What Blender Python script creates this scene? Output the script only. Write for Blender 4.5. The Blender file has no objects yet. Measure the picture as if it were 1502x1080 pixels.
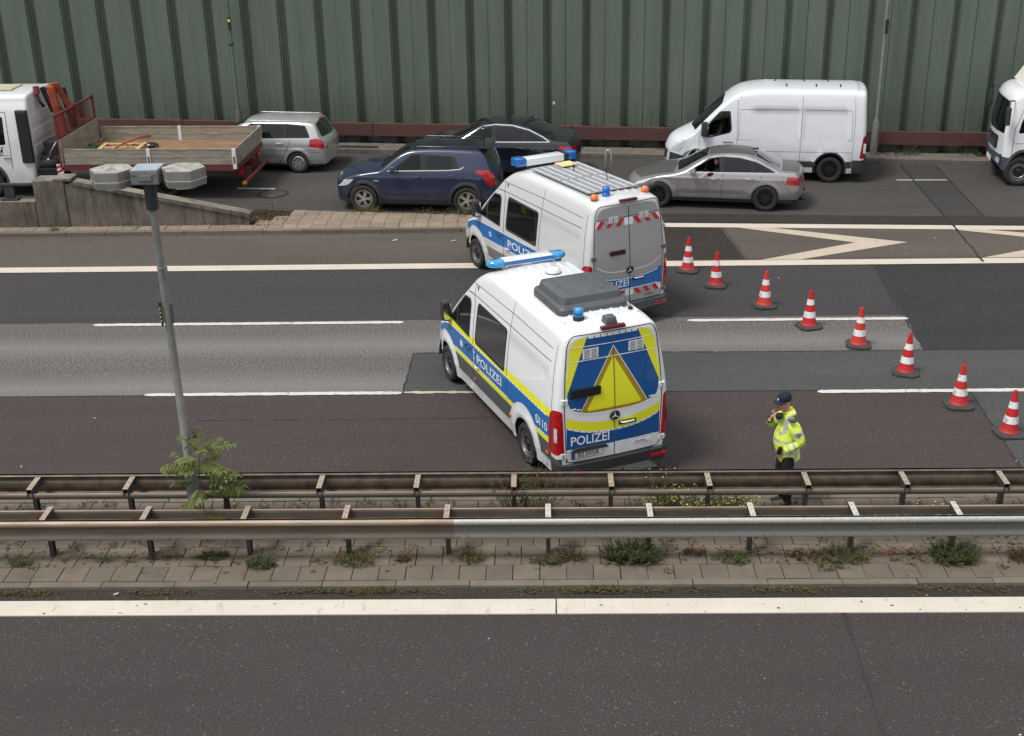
import bpy, bmesh, math, random
from math import sin, cos, pi, radians, sqrt, atan2
from mathutils import Vector, Matrix, noise
from mathutils.geometry import delaunay_2d_cdt
SC = bpy.context.scene
COL = SC.collection
random.seed(7)
# ------------------------------------------------------------------ camera
CAMH = 9.5
TH, RO, YA = 0.40582, -0.018641, -0.025538
def setup_camera():
    fwd = Vector((sin(YA)*cos(TH), cos(YA)*cos(TH), -sin(TH)))
    right = Vector((cos(YA), -sin(YA), 0)); up = right.cross(fwd)
    r = cos(RO)*right + sin(RO)*up; u = -sin(RO)*right + cos(RO)*up
    cd = bpy.data.cameras.new('camera'); cam = bpy.data.objects.new('camera', cd); COL.objects.link(cam)
    M = Matrix((( r.x, u.x, -fwd.x, 0), (r.y, u.y, -fwd.y, 0), (r.z, u.z, -fwd.z, CAMH), (0, 0, 0, 1)))
    cam.matrix_world = M
    cd.sensor_fit = 'HORIZONTAL'; cd.sensor_width = 36; cd.lens = 36*1873.0/1502.0
    cd.clip_start = .1; cd.clip_end = 2000
    SC.camera = cam
setup_camera()
# ------------------------------------------------------------------ light
SUN_EL, SUN_AZ = radians(60), radians(238)   # azimuth clockwise from +Y
def setup_light():
    w = bpy.data.worlds.new('World'); SC.world = w; w.use_nodes = True
    nt = w.node_tree; nt.nodes.clear()
    out = nt.nodes.new('ShaderNodeOutputWorld'); bg = nt.nodes.new('ShaderNodeBackground')
    sky = nt.nodes.new('ShaderNodeTexSky'); sky.sky_type = 'NISHITA'; sky.sun_disc = False
    sky.sun_elevation = SUN_EL; sky.sun_rotation = SUN_AZ; sky.dust_density = 1.0; sky.air_density = 1.0
    hs = nt.nodes.new('ShaderNodeHueSaturation'); hs.inputs['Saturation'].default_value = .22
    nt.links.new(sky.outputs[0], hs.inputs['Color'])
    # closed cloud cover: most of the sky light is an even grey-white, darker toward the horizon
    tc = nt.nodes.new('ShaderNodeTexCoord'); sp = nt.nodes.new('ShaderNodeSeparateXYZ'); nt.links.new(tc.outputs['Generated'], sp.inputs[0])
    mr = nt.nodes.new('ShaderNodeMapRange'); nt.links.new(sp.outputs[2], mr.inputs['Value']); mr.inputs['From Min'].default_value = 0; mr.inputs['From Max'].default_value = .9; mr.inputs['To Min'].default_value = 3.2; mr.inputs['To Max'].default_value = 8.5
    cl = nt.nodes.new('ShaderNodeVectorMath'); cl.operation = 'SCALE'; cl.inputs[0].default_value = (.97, .99, 1.03); nt.links.new(mr.outputs[0], cl.inputs['Scale'])
    mx = nt.nodes.new('ShaderNodeMix'); mx.data_type = 'RGBA'; mx.inputs[0].default_value = .7; nt.links.new(hs.outputs[0], mx.inputs[6]); nt.links.new(cl.outputs[0], mx.inputs[7]); nt.links.new(mx.outputs[2], bg.inputs['Color'])
    bg.inputs['Strength'].default_value = .112
    nt.links.new(bg.outputs[0], out.inputs[0])
    ld = bpy.data.lights.new('sun', 'SUN'); ld.energy = 2.1; ld.angle = radians(16); ld.color = (1, .97, .92)
    lo = bpy.data.objects.new('sun', ld); COL.objects.link(lo)
    d = Vector((sin(SUN_AZ)*cos(SUN_EL), cos(SUN_AZ)*cos(SUN_EL), sin(SUN_EL)))
    lo.rotation_euler = d.to_track_quat('Z', 'Y').to_euler(); lo.location = d*60
setup_light()
vs = SC.view_settings
vs.view_transform = 'Standard'; vs.look = 'None'; vs.exposure = 0.35; vs.gamma = 1; vs.use_curve_mapping = False
SC.cycles.max_bounces = 8; SC.cycles.transparent_max_bounces = 12
SC.cycles.sample_clamp_indirect = 4
# ------------------------------------------------------------------ tagging
def tag(o, label=None, cat=None, group=None, kind=None):
    if label: o['label'] = label
    if cat: o['category'] = cat
    if group: o['group'] = group
    if kind: o['kind'] = kind
    return o
def empty(name, loc=(0, 0, 0), rz=0, parent=None, s=1):
    o = bpy.data.objects.new(name, None); COL.objects.link(o)
    o.location = loc; o.rotation_euler = (0, 0, rz); o.scale = (s, s, s)
    o.empty_display_size = .2
    if parent: o.parent = parent
    return o
def copy_tree(o, parent=None):
    c = o.copy(); COL.objects.link(c); c.parent = parent
    for ch in list(o.children): copy_tree(ch, c)
    return c
# ------------------------------------------------------------------ materials
class NB:
    def __init__(s, name):
        s.m = bpy.data.materials.new(name); s.m.use_nodes = True
        s.nt = s.m.node_tree; s.bs = s.nt.nodes['Principled BSDF']; s.out = s.nt.nodes['Material Output']
    def n(s, t, **k):
        nd = s.nt.nodes.new('ShaderNode'+t)
        for a, b in k.items():
            if a in nd.inputs: s.inp(nd.inputs[a], b)
            else: setattr(nd, a, b)
        return nd
    def inp(s, sock, v):
        if isinstance(v, bpy.types.NodeSocket): s.nt.links.new(v, sock)
        elif isinstance(v, (tuple, list)) and sock.type == 'RGBA': sock.default_value = tuple(v)+((1,) if len(v) == 3 else ())
        else: sock.default_value = v
    def set(s, **k):
        for a, b in k.items(): s.inp(s.bs.inputs[a.replace('_', ' ')], b)
    def math(s, op, a, b=0.0, c=None):
        nd = s.n('Math'); nd.operation = op; s.inp(nd.inputs[0], a); s.inp(nd.inputs[1], b)
        if c is not None: s.inp(nd.inputs[2], c)
        return nd.outputs[0]
    def mix(s, f, a, b, mode='MIX'):
        nd = s.n('Mix'); nd.data_type = 'RGBA'; nd.blend_type = mode
        s.inp(nd.inputs[0], f); s.inp(nd.inputs[6], a); s.inp(nd.inputs[7], b)
        return nd.outputs[2]
    def noise(s, scale, vec=None, detail=4, rough=.6):
        nd = s.n('TexNoise'); nd.inputs['Scale'].default_value = scale; nd.inputs['Detail'].default_value = detail
        nd.inputs['Roughness'].default_value = rough
        if vec is not None: s.inp(nd.inputs['Vector'], vec)
        return nd.outputs['Fac']
    def ramp(s, f, a, b, lo=0.0, hi=1.0):
        nd = s.n('MapRange'); s.inp(nd.inputs['Value'], f)
        nd.inputs['From Min'].default_value = a; nd.inputs['From Max'].default_value = b
        nd.inputs['To Min'].default_value = lo; nd.inputs['To Max'].default_value = hi
        return nd.outputs[0]
    def pos(s): return s.n('NewGeometry').outputs['Position']
    def obj(s): return s.n('TexCoord').outputs['Object']
    def scl(s, v, sc, loc=(0, 0, 0)):
        nd = s.n('Mapping'); s.inp(nd.inputs['Vector'], v); nd.inputs['Scale'].default_value = sc; nd.inputs['Location'].default_value = loc
        return nd.outputs[0]
    def bump(s, h, st=.3, d=.01):
        nd = s.n('Bump'); s.inp(nd.inputs['Height'], h); nd.inputs['Strength'].default_value = st; nd.inputs['Distance'].default_value = d
        s.nt.links.new(nd.outputs[0], s.bs.inputs['Normal'])
def c3(v, k): return tuple(x*k for x in v)
def simple(name, col, rough=.6, metal=0.0, coat=0.0, var=.12, vs_=6.0, bump=0.0, bs=60):
    b = NB(name); p = b.obj()
    f = b.noise(vs_, p)
    f2 = b.ramp(f, .3, .7)
    b.set(Base_Color=b.mix(f2, c3(col, 1-var), c3(col, 1+var)), Roughness=rough, Metallic=metal)
    if coat: b.set(Coat_Weight=coat, Coat_Roughness=.06)
    if bump: b.bump(b.noise(bs, p), bump, .005)
    return b.m
def paint(name, col, metal=.0, rough=.35, coat=.8, dirt=.25, inner=(.02, .02, .022)):
    """vehicle paint: clear coat, dirt film toward the sills; inside faces of the shell are dark trim"""
    b = NB(name); p = b.obj(); z = b.n('SeparateXYZ', Vector=p).outputs[2]
    n1 = b.noise(3.0, p, 6); n2 = b.noise(40, p, 3)
    low = b.ramp(z, .95, .25, 0.0, 1.0)
    d = b.math('MULTIPLY', b.math('ADD', b.math('MULTIPLY', low, .9), .12), b.ramp(n1, .35, .75))
    d = b.math('MULTIPLY', d, dirt*2)
    colr = b.mix(d, col, (.13, .115, .10))
    colr = b.mix(b.math('MULTIPLY', b.ramp(n2, .5, .7), .05), colr, (.1, .1, .1))
    bf = b.n('NewGeometry').outputs['Backfacing']
    b.set(Base_Color=b.mix(bf, colr, inner), Metallic=b.math('MULTIPLY', b.math('SUBTRACT', 1.0, bf), metal),
          Roughness=b.math('ADD', rough, b.math('MULTIPLY', d, .3)), Coat_Weight=b.math('MULTIPLY', b.math('SUBTRACT', 1.0, bf), coat), Coat_Roughness=.05)
    return b.m
def glassm(name, tint, rough=.02, op=.5, gl=1.0):
    """car glass: part see-through, tinted, glossy surface"""
    b = NB(name); nt = b.nt
    tr = b.n('BsdfTransparent'); tr.inputs[0].default_value = (*tint, 1)
    g = b.n('BsdfPrincipled'); g.inputs['Base Color'].default_value = (.006, .007, .008, 1); g.inputs['Roughness'].default_value = rough
    g.inputs['Specular IOR Level'].default_value = 0.0
    gl_ = b.n('BsdfGlossy'); gl_.inputs['Roughness'].default_value = rough
    fr = b.n('Fresnel'); nt.links.new(b.ramp(b.n('NewGeometry').outputs['Backfacing'], 0, 1, 1.5, 1/1.5), fr.inputs[0])
    m1 = b.n('MixShader'); m1.inputs[0].default_value = op
    nt.links.new(tr.outputs[0], m1.inputs[1]); nt.links.new(g.outputs[0], m1.inputs[2])
    m2 = b.n('MixShader'); nt.links.new(b.math('MULTIPLY', fr.outputs[0], gl), m2.inputs[0])
    nt.links.new(m1.outputs[0], m2.inputs[1]); nt.links.new(gl_.outputs[0], m2.inputs[2])
    nt.links.new(m2.outputs[0], b.out.inputs[0])
    return b.m
M = {}
M['white'] = paint('paint_white', (.80, .82, .84), rough=.3, dirt=.12)
M['vanwhite'] = paint('paint_white_dusty', (.76, .78, .82), rough=.35, dirt=.35)
M['silver'] = paint('paint_silver', (.68, .69, .69), metal=.12, rough=.35, dirt=.15)
M['astra'] = paint('paint_silver_estate', (.52, .53, .52), metal=.5, rough=.32, dirt=.2)
M['navy'] = paint('paint_navy', (.004, .014, .052), metal=.0, rough=.3, dirt=.10, coat=1)
M['black'] = paint('paint_black', (.006, .007, .012), metal=.0, rough=.25, dirt=.06, coat=1)
M['matgrey'] = paint('paint_satin_grey', (.42, .405, .425), metal=.7, rough=.36, coat=.3, dirt=.1)
M['matgrey2'] = paint('wrap_satin_dark', (.13, .13, .125), metal=.5, rough=.42, coat=.1, dirt=.1)
M['truckwhite'] = paint('paint_truck_white', (.74, .75, .76), rough=.4, dirt=.25)
M['pblue'] = paint('film_blue', (.002, .078, .29), rough=.4, coat=.5, dirt=.08)
M['pblue2'] = paint('film_light_blue', (.006, .145, .44), rough=.4, coat=.5, dirt=.08)
M['pyel'] = paint('film_yellow', (.82, .80, .02), rough=.45, coat=.3, dirt=.05)
M['pbrown'] = simple('film_brown', (.36, .24, .01), .5)
M['pwhite'] = simple('film_white', (.78, .80, .82), .5, var=.05)
M['pred'] = simple('film_red', (.55, .015, .02), .45, var=.08)
M['gap'] = simple('panel_gap', (.02, .02, .02), .8)
M['plast'] = simple('plastic_dark', (.035, .037, .04), .55, var=.2, bump=.1, bs=300)
M['plast2'] = simple('plastic_grey', (.085, .09, .095), .5, var=.15, bump=.1, bs=300)
M['rubber'] = simple('rubber', (.022, .021, .021), .85, var=.25, vs_=20)
M['steel'] = simple('wheel_steel', (.26, .26, .27), .35, metal=.7)
M['alloy'] = simple('wheel_alloy', (.55, .55, .55), .28, metal=.8)
M['alloyblk'] = simple('wheel_black', (.02, .02, .022), .35, metal=.3)
M['darkmetal'] = simple('dark_metal', (.03, .03, .032), .5, metal=.5)
M['chrome'] = simple('chrome', (.75, .75, .76), .15, metal=1.0)
M['redlamp'] = simple('lamp_red', (.42, .006, .012), .12, coat=1, var=.25, vs_=14)
M['clearlamp'] = simple('lamp_clear', (.55, .57, .58), .1, coat=1, var=.35, vs_=18)
M['orangelamp'] = simple('lamp_orange', (.75, .16, .02), .15, coat=1)
M['bluelamp'] = simple('lamp_blue', (.004, .13, .50), .12, coat=1, var=.3, vs_=14)
M['bluelamp2'] = simple('lamp_blue_clear', (.02, .27, .55), .1, coat=1, var=.25, vs_=10)
M['glass'] = glassm('glass_clear', (.50, .56, .54), op=.35, gl=1.0)
M['glassdk'] = glassm('glass_tinted', (.12, .13, .14), op=.75, gl=1.3)
M['glassop'] = simple('glass_film_dark', (.012, .013, .015), .05, coat=1)
M['wshield'] = glassm('glass_windscreen', (.30, .36, .34), op=.5, gl=1.1)
M['trim'] = simple('seat_fabric', (.03, .03, .035), .9)
M['trim2'] = simple('cabin_grey', (.10, .10, .105), .8)
M['txtblk'] = simple('lettering_black', (.01, .01, .01), .5)
M['txtwht'] = simple('lettering_white', (.80, .82, .84), .4, var=.04)
M['plate'] = simple('plate_white', (.78, .78, .75), .4, var=.04)
M['euro'] = simple('plate_blue', (.01, .05, .4), .4)
# ------------------------------------------------------------------ mesh builder
class MB:
    def __init__(s): s.v = []; s.f = []; s.mi = []; s.mats = []; s.sm = []
    def mat(s, m):
        if m not in s.mats: s.mats.append(m)
        return s.mats.index(m)
    def add(s, vs, fs, m, smooth=False, T=None):
        k = len(s.v); mi = s.mat(m)
        for p in vs:
            p = Vector(p); s.v.append(T @ p if T else p)
        for f in fs: s.f.append([i+k for i in f]); s.mi.append(mi); s.sm.append(smooth)
    def box(s, lo, hi, m, T=None, bev=0.0, taper=None):
        x0, y0, z0 = lo; x1, y1, z1 = hi
        if bev <= 0:
            vs = [(x0, y0, z0), (x1, y0, z0), (x1, y1, z0), (x0, y1, z0), (x0, y0, z1), (x1, y0, z1), (x1, y1, z1), (x0, y1, z1)]
            if taper: vs = [((x-(x0+x1)/2)*(taper if z == z1 else 1)+(x0+x1)/2, (y-(y0+y1)/2)*(taper if z == z1 else 1)+(y0+y1)/2, z) for x, y, z in vs]
            s.add(vs, [(0, 3, 2, 1), (4, 5, 6, 7), (0, 1, 5, 4), (1, 2, 6, 5), (2, 3, 7, 6), (3, 0, 4, 7)], m, False, T)
        else:
            bm = bmesh.new(); bmesh.ops.create_cube(bm, size=1)
            for v in bm.verts:
                v.co = Vector((x0+(v.co.x+.5)*(x1-x0), y0+(v.co.y+.5)*(y1-y0), z0+(v.co.z+.5)*(z1-z0)))
                if taper and v.co.z > (z0+z1)/2:
                    v.co.x = (v.co.x-(x0+x1)/2)*taper+(x0+x1)/2; v.co.y = (v.co.y-(y0+y1)/2)*taper+(y0+y1)/2
            bmesh.ops.bevel(bm, geom=bm.edges[:], offset=bev, segments=2, affect='EDGES', profile=.6)
            bm.verts.index_update()
            s.add([v.co.copy() for v in bm.verts], [[v.index for v in f.verts] for f in bm.faces], m, False, T); bm.free()
    def prism(s, poly, a, b, m, axis='y', T=None, smooth=False, caps=True):
        """extrude a 2-D polygon along an axis from a to b; poly is in the two other axes in xyz order"""
        def mk(p, t):
            if axis == 'x': return (t, p[0], p[1])
            if axis == 'y': return (p[0], t, p[1])
            return (p[0], p[1], t)
        n = len(poly)
        vs = [mk(p, a) for p in poly]+[mk(p, b) for p in poly]
        fs = [(i, (i+1) % n, n+(i+1) % n, n+i) for i in range(n)]
        s.add(vs, fs, m, smooth, T)
        if caps:
            s.add([mk(p, a) for p in poly], [tuple(range(n))[::-1]], m, False, T)
            s.add([mk(p, b) for p in poly], [tuple(range(n))], m, False, T)
    def strip(s, prof, a, b, m, axis='x', n=1, T=None, smooth=False):
        """open profile extruded along an axis (sheet metal)"""
        k = len(prof); vs = []
        for j in range(n+1):
            t = a+(b-a)*j/n
            for p in prof: vs.append((t, p[0], p[1]) if axis == 'x' else ((p[0], t, p[1]) if axis == 'y' else (p[0], p[1], t)))
        fs = [(j*k+i, j*k+i+1, (j+1)*k+i+1, (j+1)*k+i) for j in range(n) for i in range(k-1)]
        s.add(vs, fs, m, smooth, T)
    def tube(s, pts, r, m, n=8, T=None, cap=True, smooth=True):
        pts = [Vector(p) for p in pts]; rr = r if isinstance(r, (list, tuple)) else [r]*len(pts)
        vs = []; up = None
        for i, p in enumerate(pts):
            d = (pts[min(i+1, len(pts)-1)]-pts[max(i-1, 0)]).normalized()
            if up is None: up = d.orthogonal().normalized()
            up = (up-d*up.dot(d)).normalized(); sd = d.cross(up)
            for k in range(n):
                a = 2*pi*k/n; vs.append(p+(up*cos(a)+sd*sin(a))*rr[i])
        fs = [(i*n+k, i*n+(k+1) % n, (i+1)*n+(k+1) % n, (i+1)*n+k) for i in range(len(pts)-1) for k in range(n)]
        if cap: fs += [tuple(range(n))[::-1], tuple((len(pts)-1)*n+k for k in range(n))]
        s.add(vs, fs, m, smooth, T)
    def lathe(s, prof, m, n=24, T=None, axis='z', smooth=True, close=False):
        """prof: (radius, height)"""
        vs = []
        for r, h in prof:
            for k in range(n):
                a = 2*pi*k/n
                vs.append((r*cos(a), r*sin(a), h) if axis == 'z' else ((r*cos(a), h, r*sin(a)) if axis == 'y' else (h, r*cos(a), r*sin(a))))
        L = len(prof); fs = [(i*n+k, i*n+(k+1) % n, ((i+1) % L)*n+(k+1) % n, ((i+1) % L)*n+k) for i in range(L if close else L-1) for k in range(n)]
        s.add(vs, fs, m, smooth, T)
    def build(s, name, parent=None, loc=None, autosm=None):
        me = bpy.data.meshes.new(name); me.from_pydata([tuple(v) for v in s.v], [], s.f)
        for m in s.mats: me.materials.append(m)
        me.polygons.foreach_set('material_index', s.mi); me.polygons.foreach_set('use_smooth', s.sm)
        me.update()
        if autosm is not None:
            try: me.set_sharp_from_angle(angle=radians(autosm))
            except Exception: pass
        o = bpy.data.objects.new(name, me); COL.objects.link(o)
        if parent: o.parent = parent
        if loc: o.location = loc
        return o
def rp(pts, r, n=4):
    """polygon with rounded corners"""
    out = []; k = len(pts)
    rs = r if isinstance(r, (list, tuple)) else [r]*k
    for i in range(k):
        p = Vector(pts[i]); a = Vector(pts[i-1]); b = Vector(pts[(i+1) % k])
        da = a-p; db = b-p; ri = min(rs[i], da.length*.45, db.length*.45)
        if ri < 1e-4: out.append(tuple(p)); continue
        A = p+da.normalized()*ri; B = p+db.normalized()*ri
        for j in range(n+1):
            t = j/n; q = A*(1-t)**2+p*2*t*(1-t)+B*t*t; out.append(tuple(q))
    return out
def rect(x0, z0, x1, z1, r=0): 
    p = [(x0, z0), (x1, z0), (x1, z1), (x0, z1)]
    return rp(p, r) if r else p
def circ(cx, cy, r, n=28, a0=0, a1=2*pi): return [(cx+r*cos(a0+(a1-a0)*i/n), cy+r*sin(a0+(a1-a0)*i/n)) for i in range(n)]
def text_tris(s, h, font_bold=False, w=None):
    """flat lettering -> (verts2d, faces), lower-left at the origin, cap height h"""
    cu = bpy.data.curves.new('t', 'FONT'); cu.body = s; cu.size = 1
    cu.resolution_u = 3
    if font_bold: cu.offset = .012
    o = bpy.data.objects.new('t', cu); COL.objects.link(o)
    dg = bpy.context.evaluated_depsgraph_get(); me = bpy.data.meshes.new_from_object(o.evaluated_get(dg))
    vs = [(v.co.x, v.co.y) for v in me.vertices]; fs = [list(p.vertices) for p in me.polygons]
    bpy.data.objects.remove(o); bpy.data.curves.remove(cu); bpy.data.meshes.remove(me)
    x0 = min(v[0] for v in vs); x1 = max(v[0] for v in vs); y0 = min(v[1] for v in vs); y1 = max(v[1] for v in vs)
    sy = h/(y1-y0); sx = sy if w is None else w/(x1-x0)
    return [((x-x0)*sx, (y-y0)*sy) for x, y in vs], fs
def pchip(pts):
    xs = [p[0] for p in pts]; ys = [p[1] for p in pts]; n = len(xs)
    h = [xs[i+1]-xs[i] for i in range(n-1)]; d = [(ys[i+1]-ys[i])/h[i] for i in range(n-1)]
    m = [0]*n
    for i in range(1, n-1):
        if d[i-1]*d[i] > 0:
            w1 = 2*h[i]+h[i-1]; w2 = h[i]+2*h[i-1]; m[i] = (w1+w2)/(w1/d[i-1]+w2/d[i])
    m[0] = d[0]; m[-1] = d[-1]
    def f(x):
        if x <= xs[0]: return ys[0]
        if x >= xs[-1]: return ys[-1]
        lo, hi = 0, n-1
        while hi-lo > 1:
            k = (lo+hi)//2
            if xs[k] <= x: lo = k
            else: hi = k
        t = (x-xs[lo])/h[lo]; H = h[lo]
        return ys[lo]*(1+2*t)*(1-t)**2+m[lo]*H*t*(1-t)**2+ys[lo+1]*t*t*(3-2*t)+m[lo+1]*H*t*t*(t-1)
    return f
def inpoly(x, y, P):
    c = False; j = len(P)-1
    for i in range(len(P)):
        xi, yi = P[i]; xj, yj = P[j]
        if (yi > y) != (yj > y) and x < (xj-xi)*(y-yi)/(yj-yi)+xi: c = not c
        j = i
    return c
def dens(P, step=.06, closed=True):
    out = []; n = len(P)
    for i in range(n if closed else n-1):
        a = P[i]; b = P[(i+1) % n]; L = math.hypot(b[0]-a[0], b[1]-a[1]); k = max(1, int(L/step))
        for j in range(k): out.append((a[0]+(b[0]-a[0])*j/k, a[1]+(b[1]-a[1])*j/k))
    return out
def sstep(a, b, x):
    t = max(0, min(1, (x-a)/(b-a))); return t*t*(3-2*t)
# ------------------------------------------------------------------ vehicle shell
class Body:
    """A vehicle shell as one smooth surface (sides + top, plus front and rear caps). x runs rearward from the nose,
    -y is the driver's side, z up. Regions drawn on it (windows, doors, lamps, stripes) are cut exactly into the surface."""
    US = .6
    def __init__(s, L, zt, crown, W, plan, z0, fil=.08, rf=.08, rr=.08, D=None, disp=None, cp=2.2, step=.085):
        s.L = L; s.zt = pchip(zt); s.cr = pchip(crown); s.W = pchip(W); s.plan = pchip(plan); s.z0 = z0 if callable(z0) else (lambda x: z0)
        s.fil = fil if callable(fil) else (lambda x: fil)
        s.rf = rf; s.rr = rr; s.D = D or (lambda x, y, z: x); s.disp = disp or (lambda x, z: 0); s.cp = cp; s.step = step
        s.reg = []; s.dec = {}; s.SU = 2.6
        s.cache = {}; s.cnt = 0
    def inset(s, x):
        i = 0
        for d, r in ((x, s.rf), (s.L-x, s.rr)):
            if d < r: t = (r-d)/r; i += r*(1-sqrt(max(0, 1-t*t)))
        return i
    def par(s, x):
        k = round(x, 5)
        if k in s.cache: return s.cache[k]
        i = s.inset(x); zt = s.zt(x)-i; zr = zt-s.cr(x); z0 = s.z0(x)+i*.7
        f = min(s.fil(x), (zr-z0)*.35); pl = s.plan(x)
        def w(z): return s.W(z+i)*pl-i+s.disp(x, z)
        yr = w(zr); ds = s.US*f/(zr-z0); dt = (1-s.US)*f/yr
        s.cache[k] = r = (zt, zr, z0, f, w, yr, ds, dt)
        return r
    def sec(s, x, u):
        zt, zr, z0, f, w, yr, ds, dt = s.par(x); US = s.US
        def side(u):
            z = z0+(zr-z0)*u/US; return (w(z), z)
        def top(u):
            y = yr*(1-(u-US)/(1-US)); return (y, zr+(zt-zr)*(1-(max(0, y)/yr)**s.cp))
        if u <= US-ds: return side(u)
        if u >= US+dt: return top(u)
        A = side(US-ds); B = top(US+dt); P = (yr, zr)
        t = (u-US+ds)/(ds+dt); a = (1-t)**2; b = 2*t*(1-t); c = t*t
        return (A[0]*a+P[0]*b+B[0]*c, A[1]*a+P[1]*b+B[1]*c)
    def pt(s, x, u):
        sg = -1
        if u > 1: u = 2-u; sg = 1
        y, z = s.sec(x, u)
        return Vector((s.D(x, y*sg, z), y*sg, z))
    def nrm(s, x, u):
        e = .004; x0 = max(0, x-e); x1 = min(s.L, x+e)
        if s.L-x < .0015: return Vector((1, 0, 0))
        if x < .0015: return Vector((-1, 0, 0))
        a = s.pt(x1, u)-s.pt(x0, u); b = s.pt(x, min(2, u+e))-s.pt(x, max(0, u-e))
        n = a.cross(b)
        return n.normalized() if n.length > 1e-12 else Vector((0, 0, 1))
    def u_of_z(s, x, z):
        zt, zr, z0, f, w, yr, ds, dt = s.par(x); lo, hi = 0.0, s.US+dt
        for _ in range(22):
            m = (lo+hi)/2
            if s.sec(x, m)[1] < z: lo = m
            else: hi = m
        return lo
    def u_of_y(s, x, y):
        zt, zr, z0, f, w, yr, ds, dt = s.par(x); lo, hi = s.US-ds, 1.0
        for _ in range(22):
            m = (lo+hi)/2
            if s.sec(x, m)[0] > y: lo = m
            else: hi = m
        return lo
    def to(s, sp, p):
        x = max(0, min(s.L, p[0]))
        if sp == 'L': return (x, s.u_of_z(x, p[1]))
        if sp == 'R': return (x, 2-s.u_of_z(x, p[1]))
        if p[1] <= 0: return (x, s.u_of_y(x, -p[1]))
        return (x, 2-s.u_of_y(x, p[1]))
    # region API: sp in 'side' (both), 'L','R','top','rear','front'; mat/key None = leave; key 'X' = cut away
    def R(s, sp, poly, mat=None, key=None):
        if sp == 'side':
            s.reg.append(('L', poly, mat, key+'@L' if key and key != 'X' else key)); s.reg.append(('R', poly, mat, key+'@R' if key and key != 'X' else key))
        else: s.reg.append((sp, poly, mat, key))
    def line(s, sp, pts, w=.012, mat=None):
        """thin panel gap along a polyline"""
        mat = mat or M['gap']; pts = [Vector(p) for p in pts]
        a = []; b = []
        for i, p in enumerate(pts):
            d = (pts[min(i+1, len(pts)-1)]-pts[max(0, i-1)]).normalized(); n = Vector((-d.y, d.x))*w/2
            a.append(tuple(p+n)); b.append(tuple(p-n))
        s.dec_strip(sp, pts, w, mat)
    def dec_strip(s, sp, pts, w, mat, off=.0025, step=.08, name='panel_seam'):
        P = []
        for i in range(len(pts)-1):
            a, b = Vector(pts[i]), Vector(pts[i+1]); k = max(1, int((b-a).length/step))
            P += [a+(b-a)*j/k for j in range(k)]
        P.append(Vector(pts[-1])); vs = []; fs = []
        for i, p in enumerate(P):
            d = (P[min(i+1, len(P)-1)]-P[max(0, i-1)]).normalized(); n = Vector((-d.y, d.x))*w/2
            vs += [tuple(p+n), tuple(p-n)]
            if i: fs.append((2*i-2, 2*i-1, 2*i+1, 2*i))
        s.decal(sp, vs, fs, mat, off, name)
    def map(s, sp, p, off=.003):
        if sp in ('rear', 'front'):
            x = s.L if sp == 'rear' else 0
            q = Vector((s.D(x, p[0], p[1]), p[0], p[1])); q.x += off if sp == 'rear' else -off
            return q
        x, u = s.to(sp, p); return s.pt(x, u)+s.nrm(x, u)*off
    def decal(s, sp, vs, fs, mat, off=.003, name='lettering'):
        for q in (('L', 'R') if sp == 'side' else (sp,)):
            mb = s.dec.setdefault(name+'^'+q, MB())
            mb.add([s.map(q, v, off) for v in vs], fs, mat)
    def quad(s, sp, x0, z0, x1, z1, mat, off=.003, name='marking', n=1):
        vs = []; fs = []
        for i in range(n+1):
            x = x0+(x1-x0)*i/n; vs += [(x, z0), (x, z1)]
            if i: fs.append((2*i-2, 2*i, 2*i+1, 2*i-1))
        s.decal(sp, vs, fs, mat, off, name)
    def poly(s, sp, P, mat, off=.003, name='marking'):
        s.decal(sp, P, [tuple(range(len(P)))], mat, off, name)
    def uniq(s, name): s.cnt += 1; return '%s~%d' % (name, s.cnt)
    def dashes(s, sp, f, x0, x1, step, w, mat, off=.003, gapk=.15, name='marking'):
        x = x0; name = s.uniq(name)
        while x+step*(1-gapk) <= x1+1e-6:
            xa, xb = x, x+step*(1-gapk); s.decal(sp, [(xa, f(xa)-w/2), (xb, f(xb)-w/2), (xb, f(xb)+w/2), (xa, f(xa)+w/2)], [(0, 1, 2, 3)], mat, off, name); x += step
    def text(s, sp, txt, x, z, h, mat, off=.004, bold=True, w=None, name='lettering', flip=False):
        vs, fs = text_tris(txt, h, bold, w); name = s.uniq(name)
        s.decal(sp, [(x+a, z+b) for a, b in vs], fs, mat, off, name)
    def build(s, parent, base_mat, front_mat=None, names=None):
        US = s.US; SU = s.SU; groups = {}
        def emit(verts3, nrms, tris, conv):
            for t, (mat, key) in tris:
                if key == 'X': continue
                g = groups.setdefault(key, dict(v=[], n=[], f=[], mi=[], mats=[], idx={}))
                if mat not in g['mats']: g['mats'].append(mat)
                f = []
                for i in t:
                    kk = (conv, i)
                    if kk not in g['idx']: g['idx'][kk] = len(g['v']); g['v'].append(verts3[i]); g['n'].append(nrms[i])
                    f.append(g['idx'][kk])
                g['f'].append(f); g['mi'].append(g['mats'].index(mat))
        # --- main patch
        xs = []; nx = int(s.L/s.step)
        for i in range(nx+1): xs.append(s.L*i/nx)
        for r, e in ((s.rf, 0), (s.rr, s.L)):
            for a in (0, .25, .5, .75): d = r*(1-cos(a*pi/2)); xs.append(d if e == 0 else s.L-d)
        xs = sorted(set(round(x, 4) for x in xs)); us = set()
        nu = int(SU*1.0/s.step/1.0)
        for i in range(2*nu+1): us.add(round(i/nu, 4))
        for k in (-1, 0, 1): us.add(US+k*.02); us.add(2-US+k*.02)
        for k in (-.05, -.035, .035, .05): us.add(US+k); us.add(2-US+k)
        us = sorted(us)
        V = [(x, u*SU) for x in xs for u in us]; E = []
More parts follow.
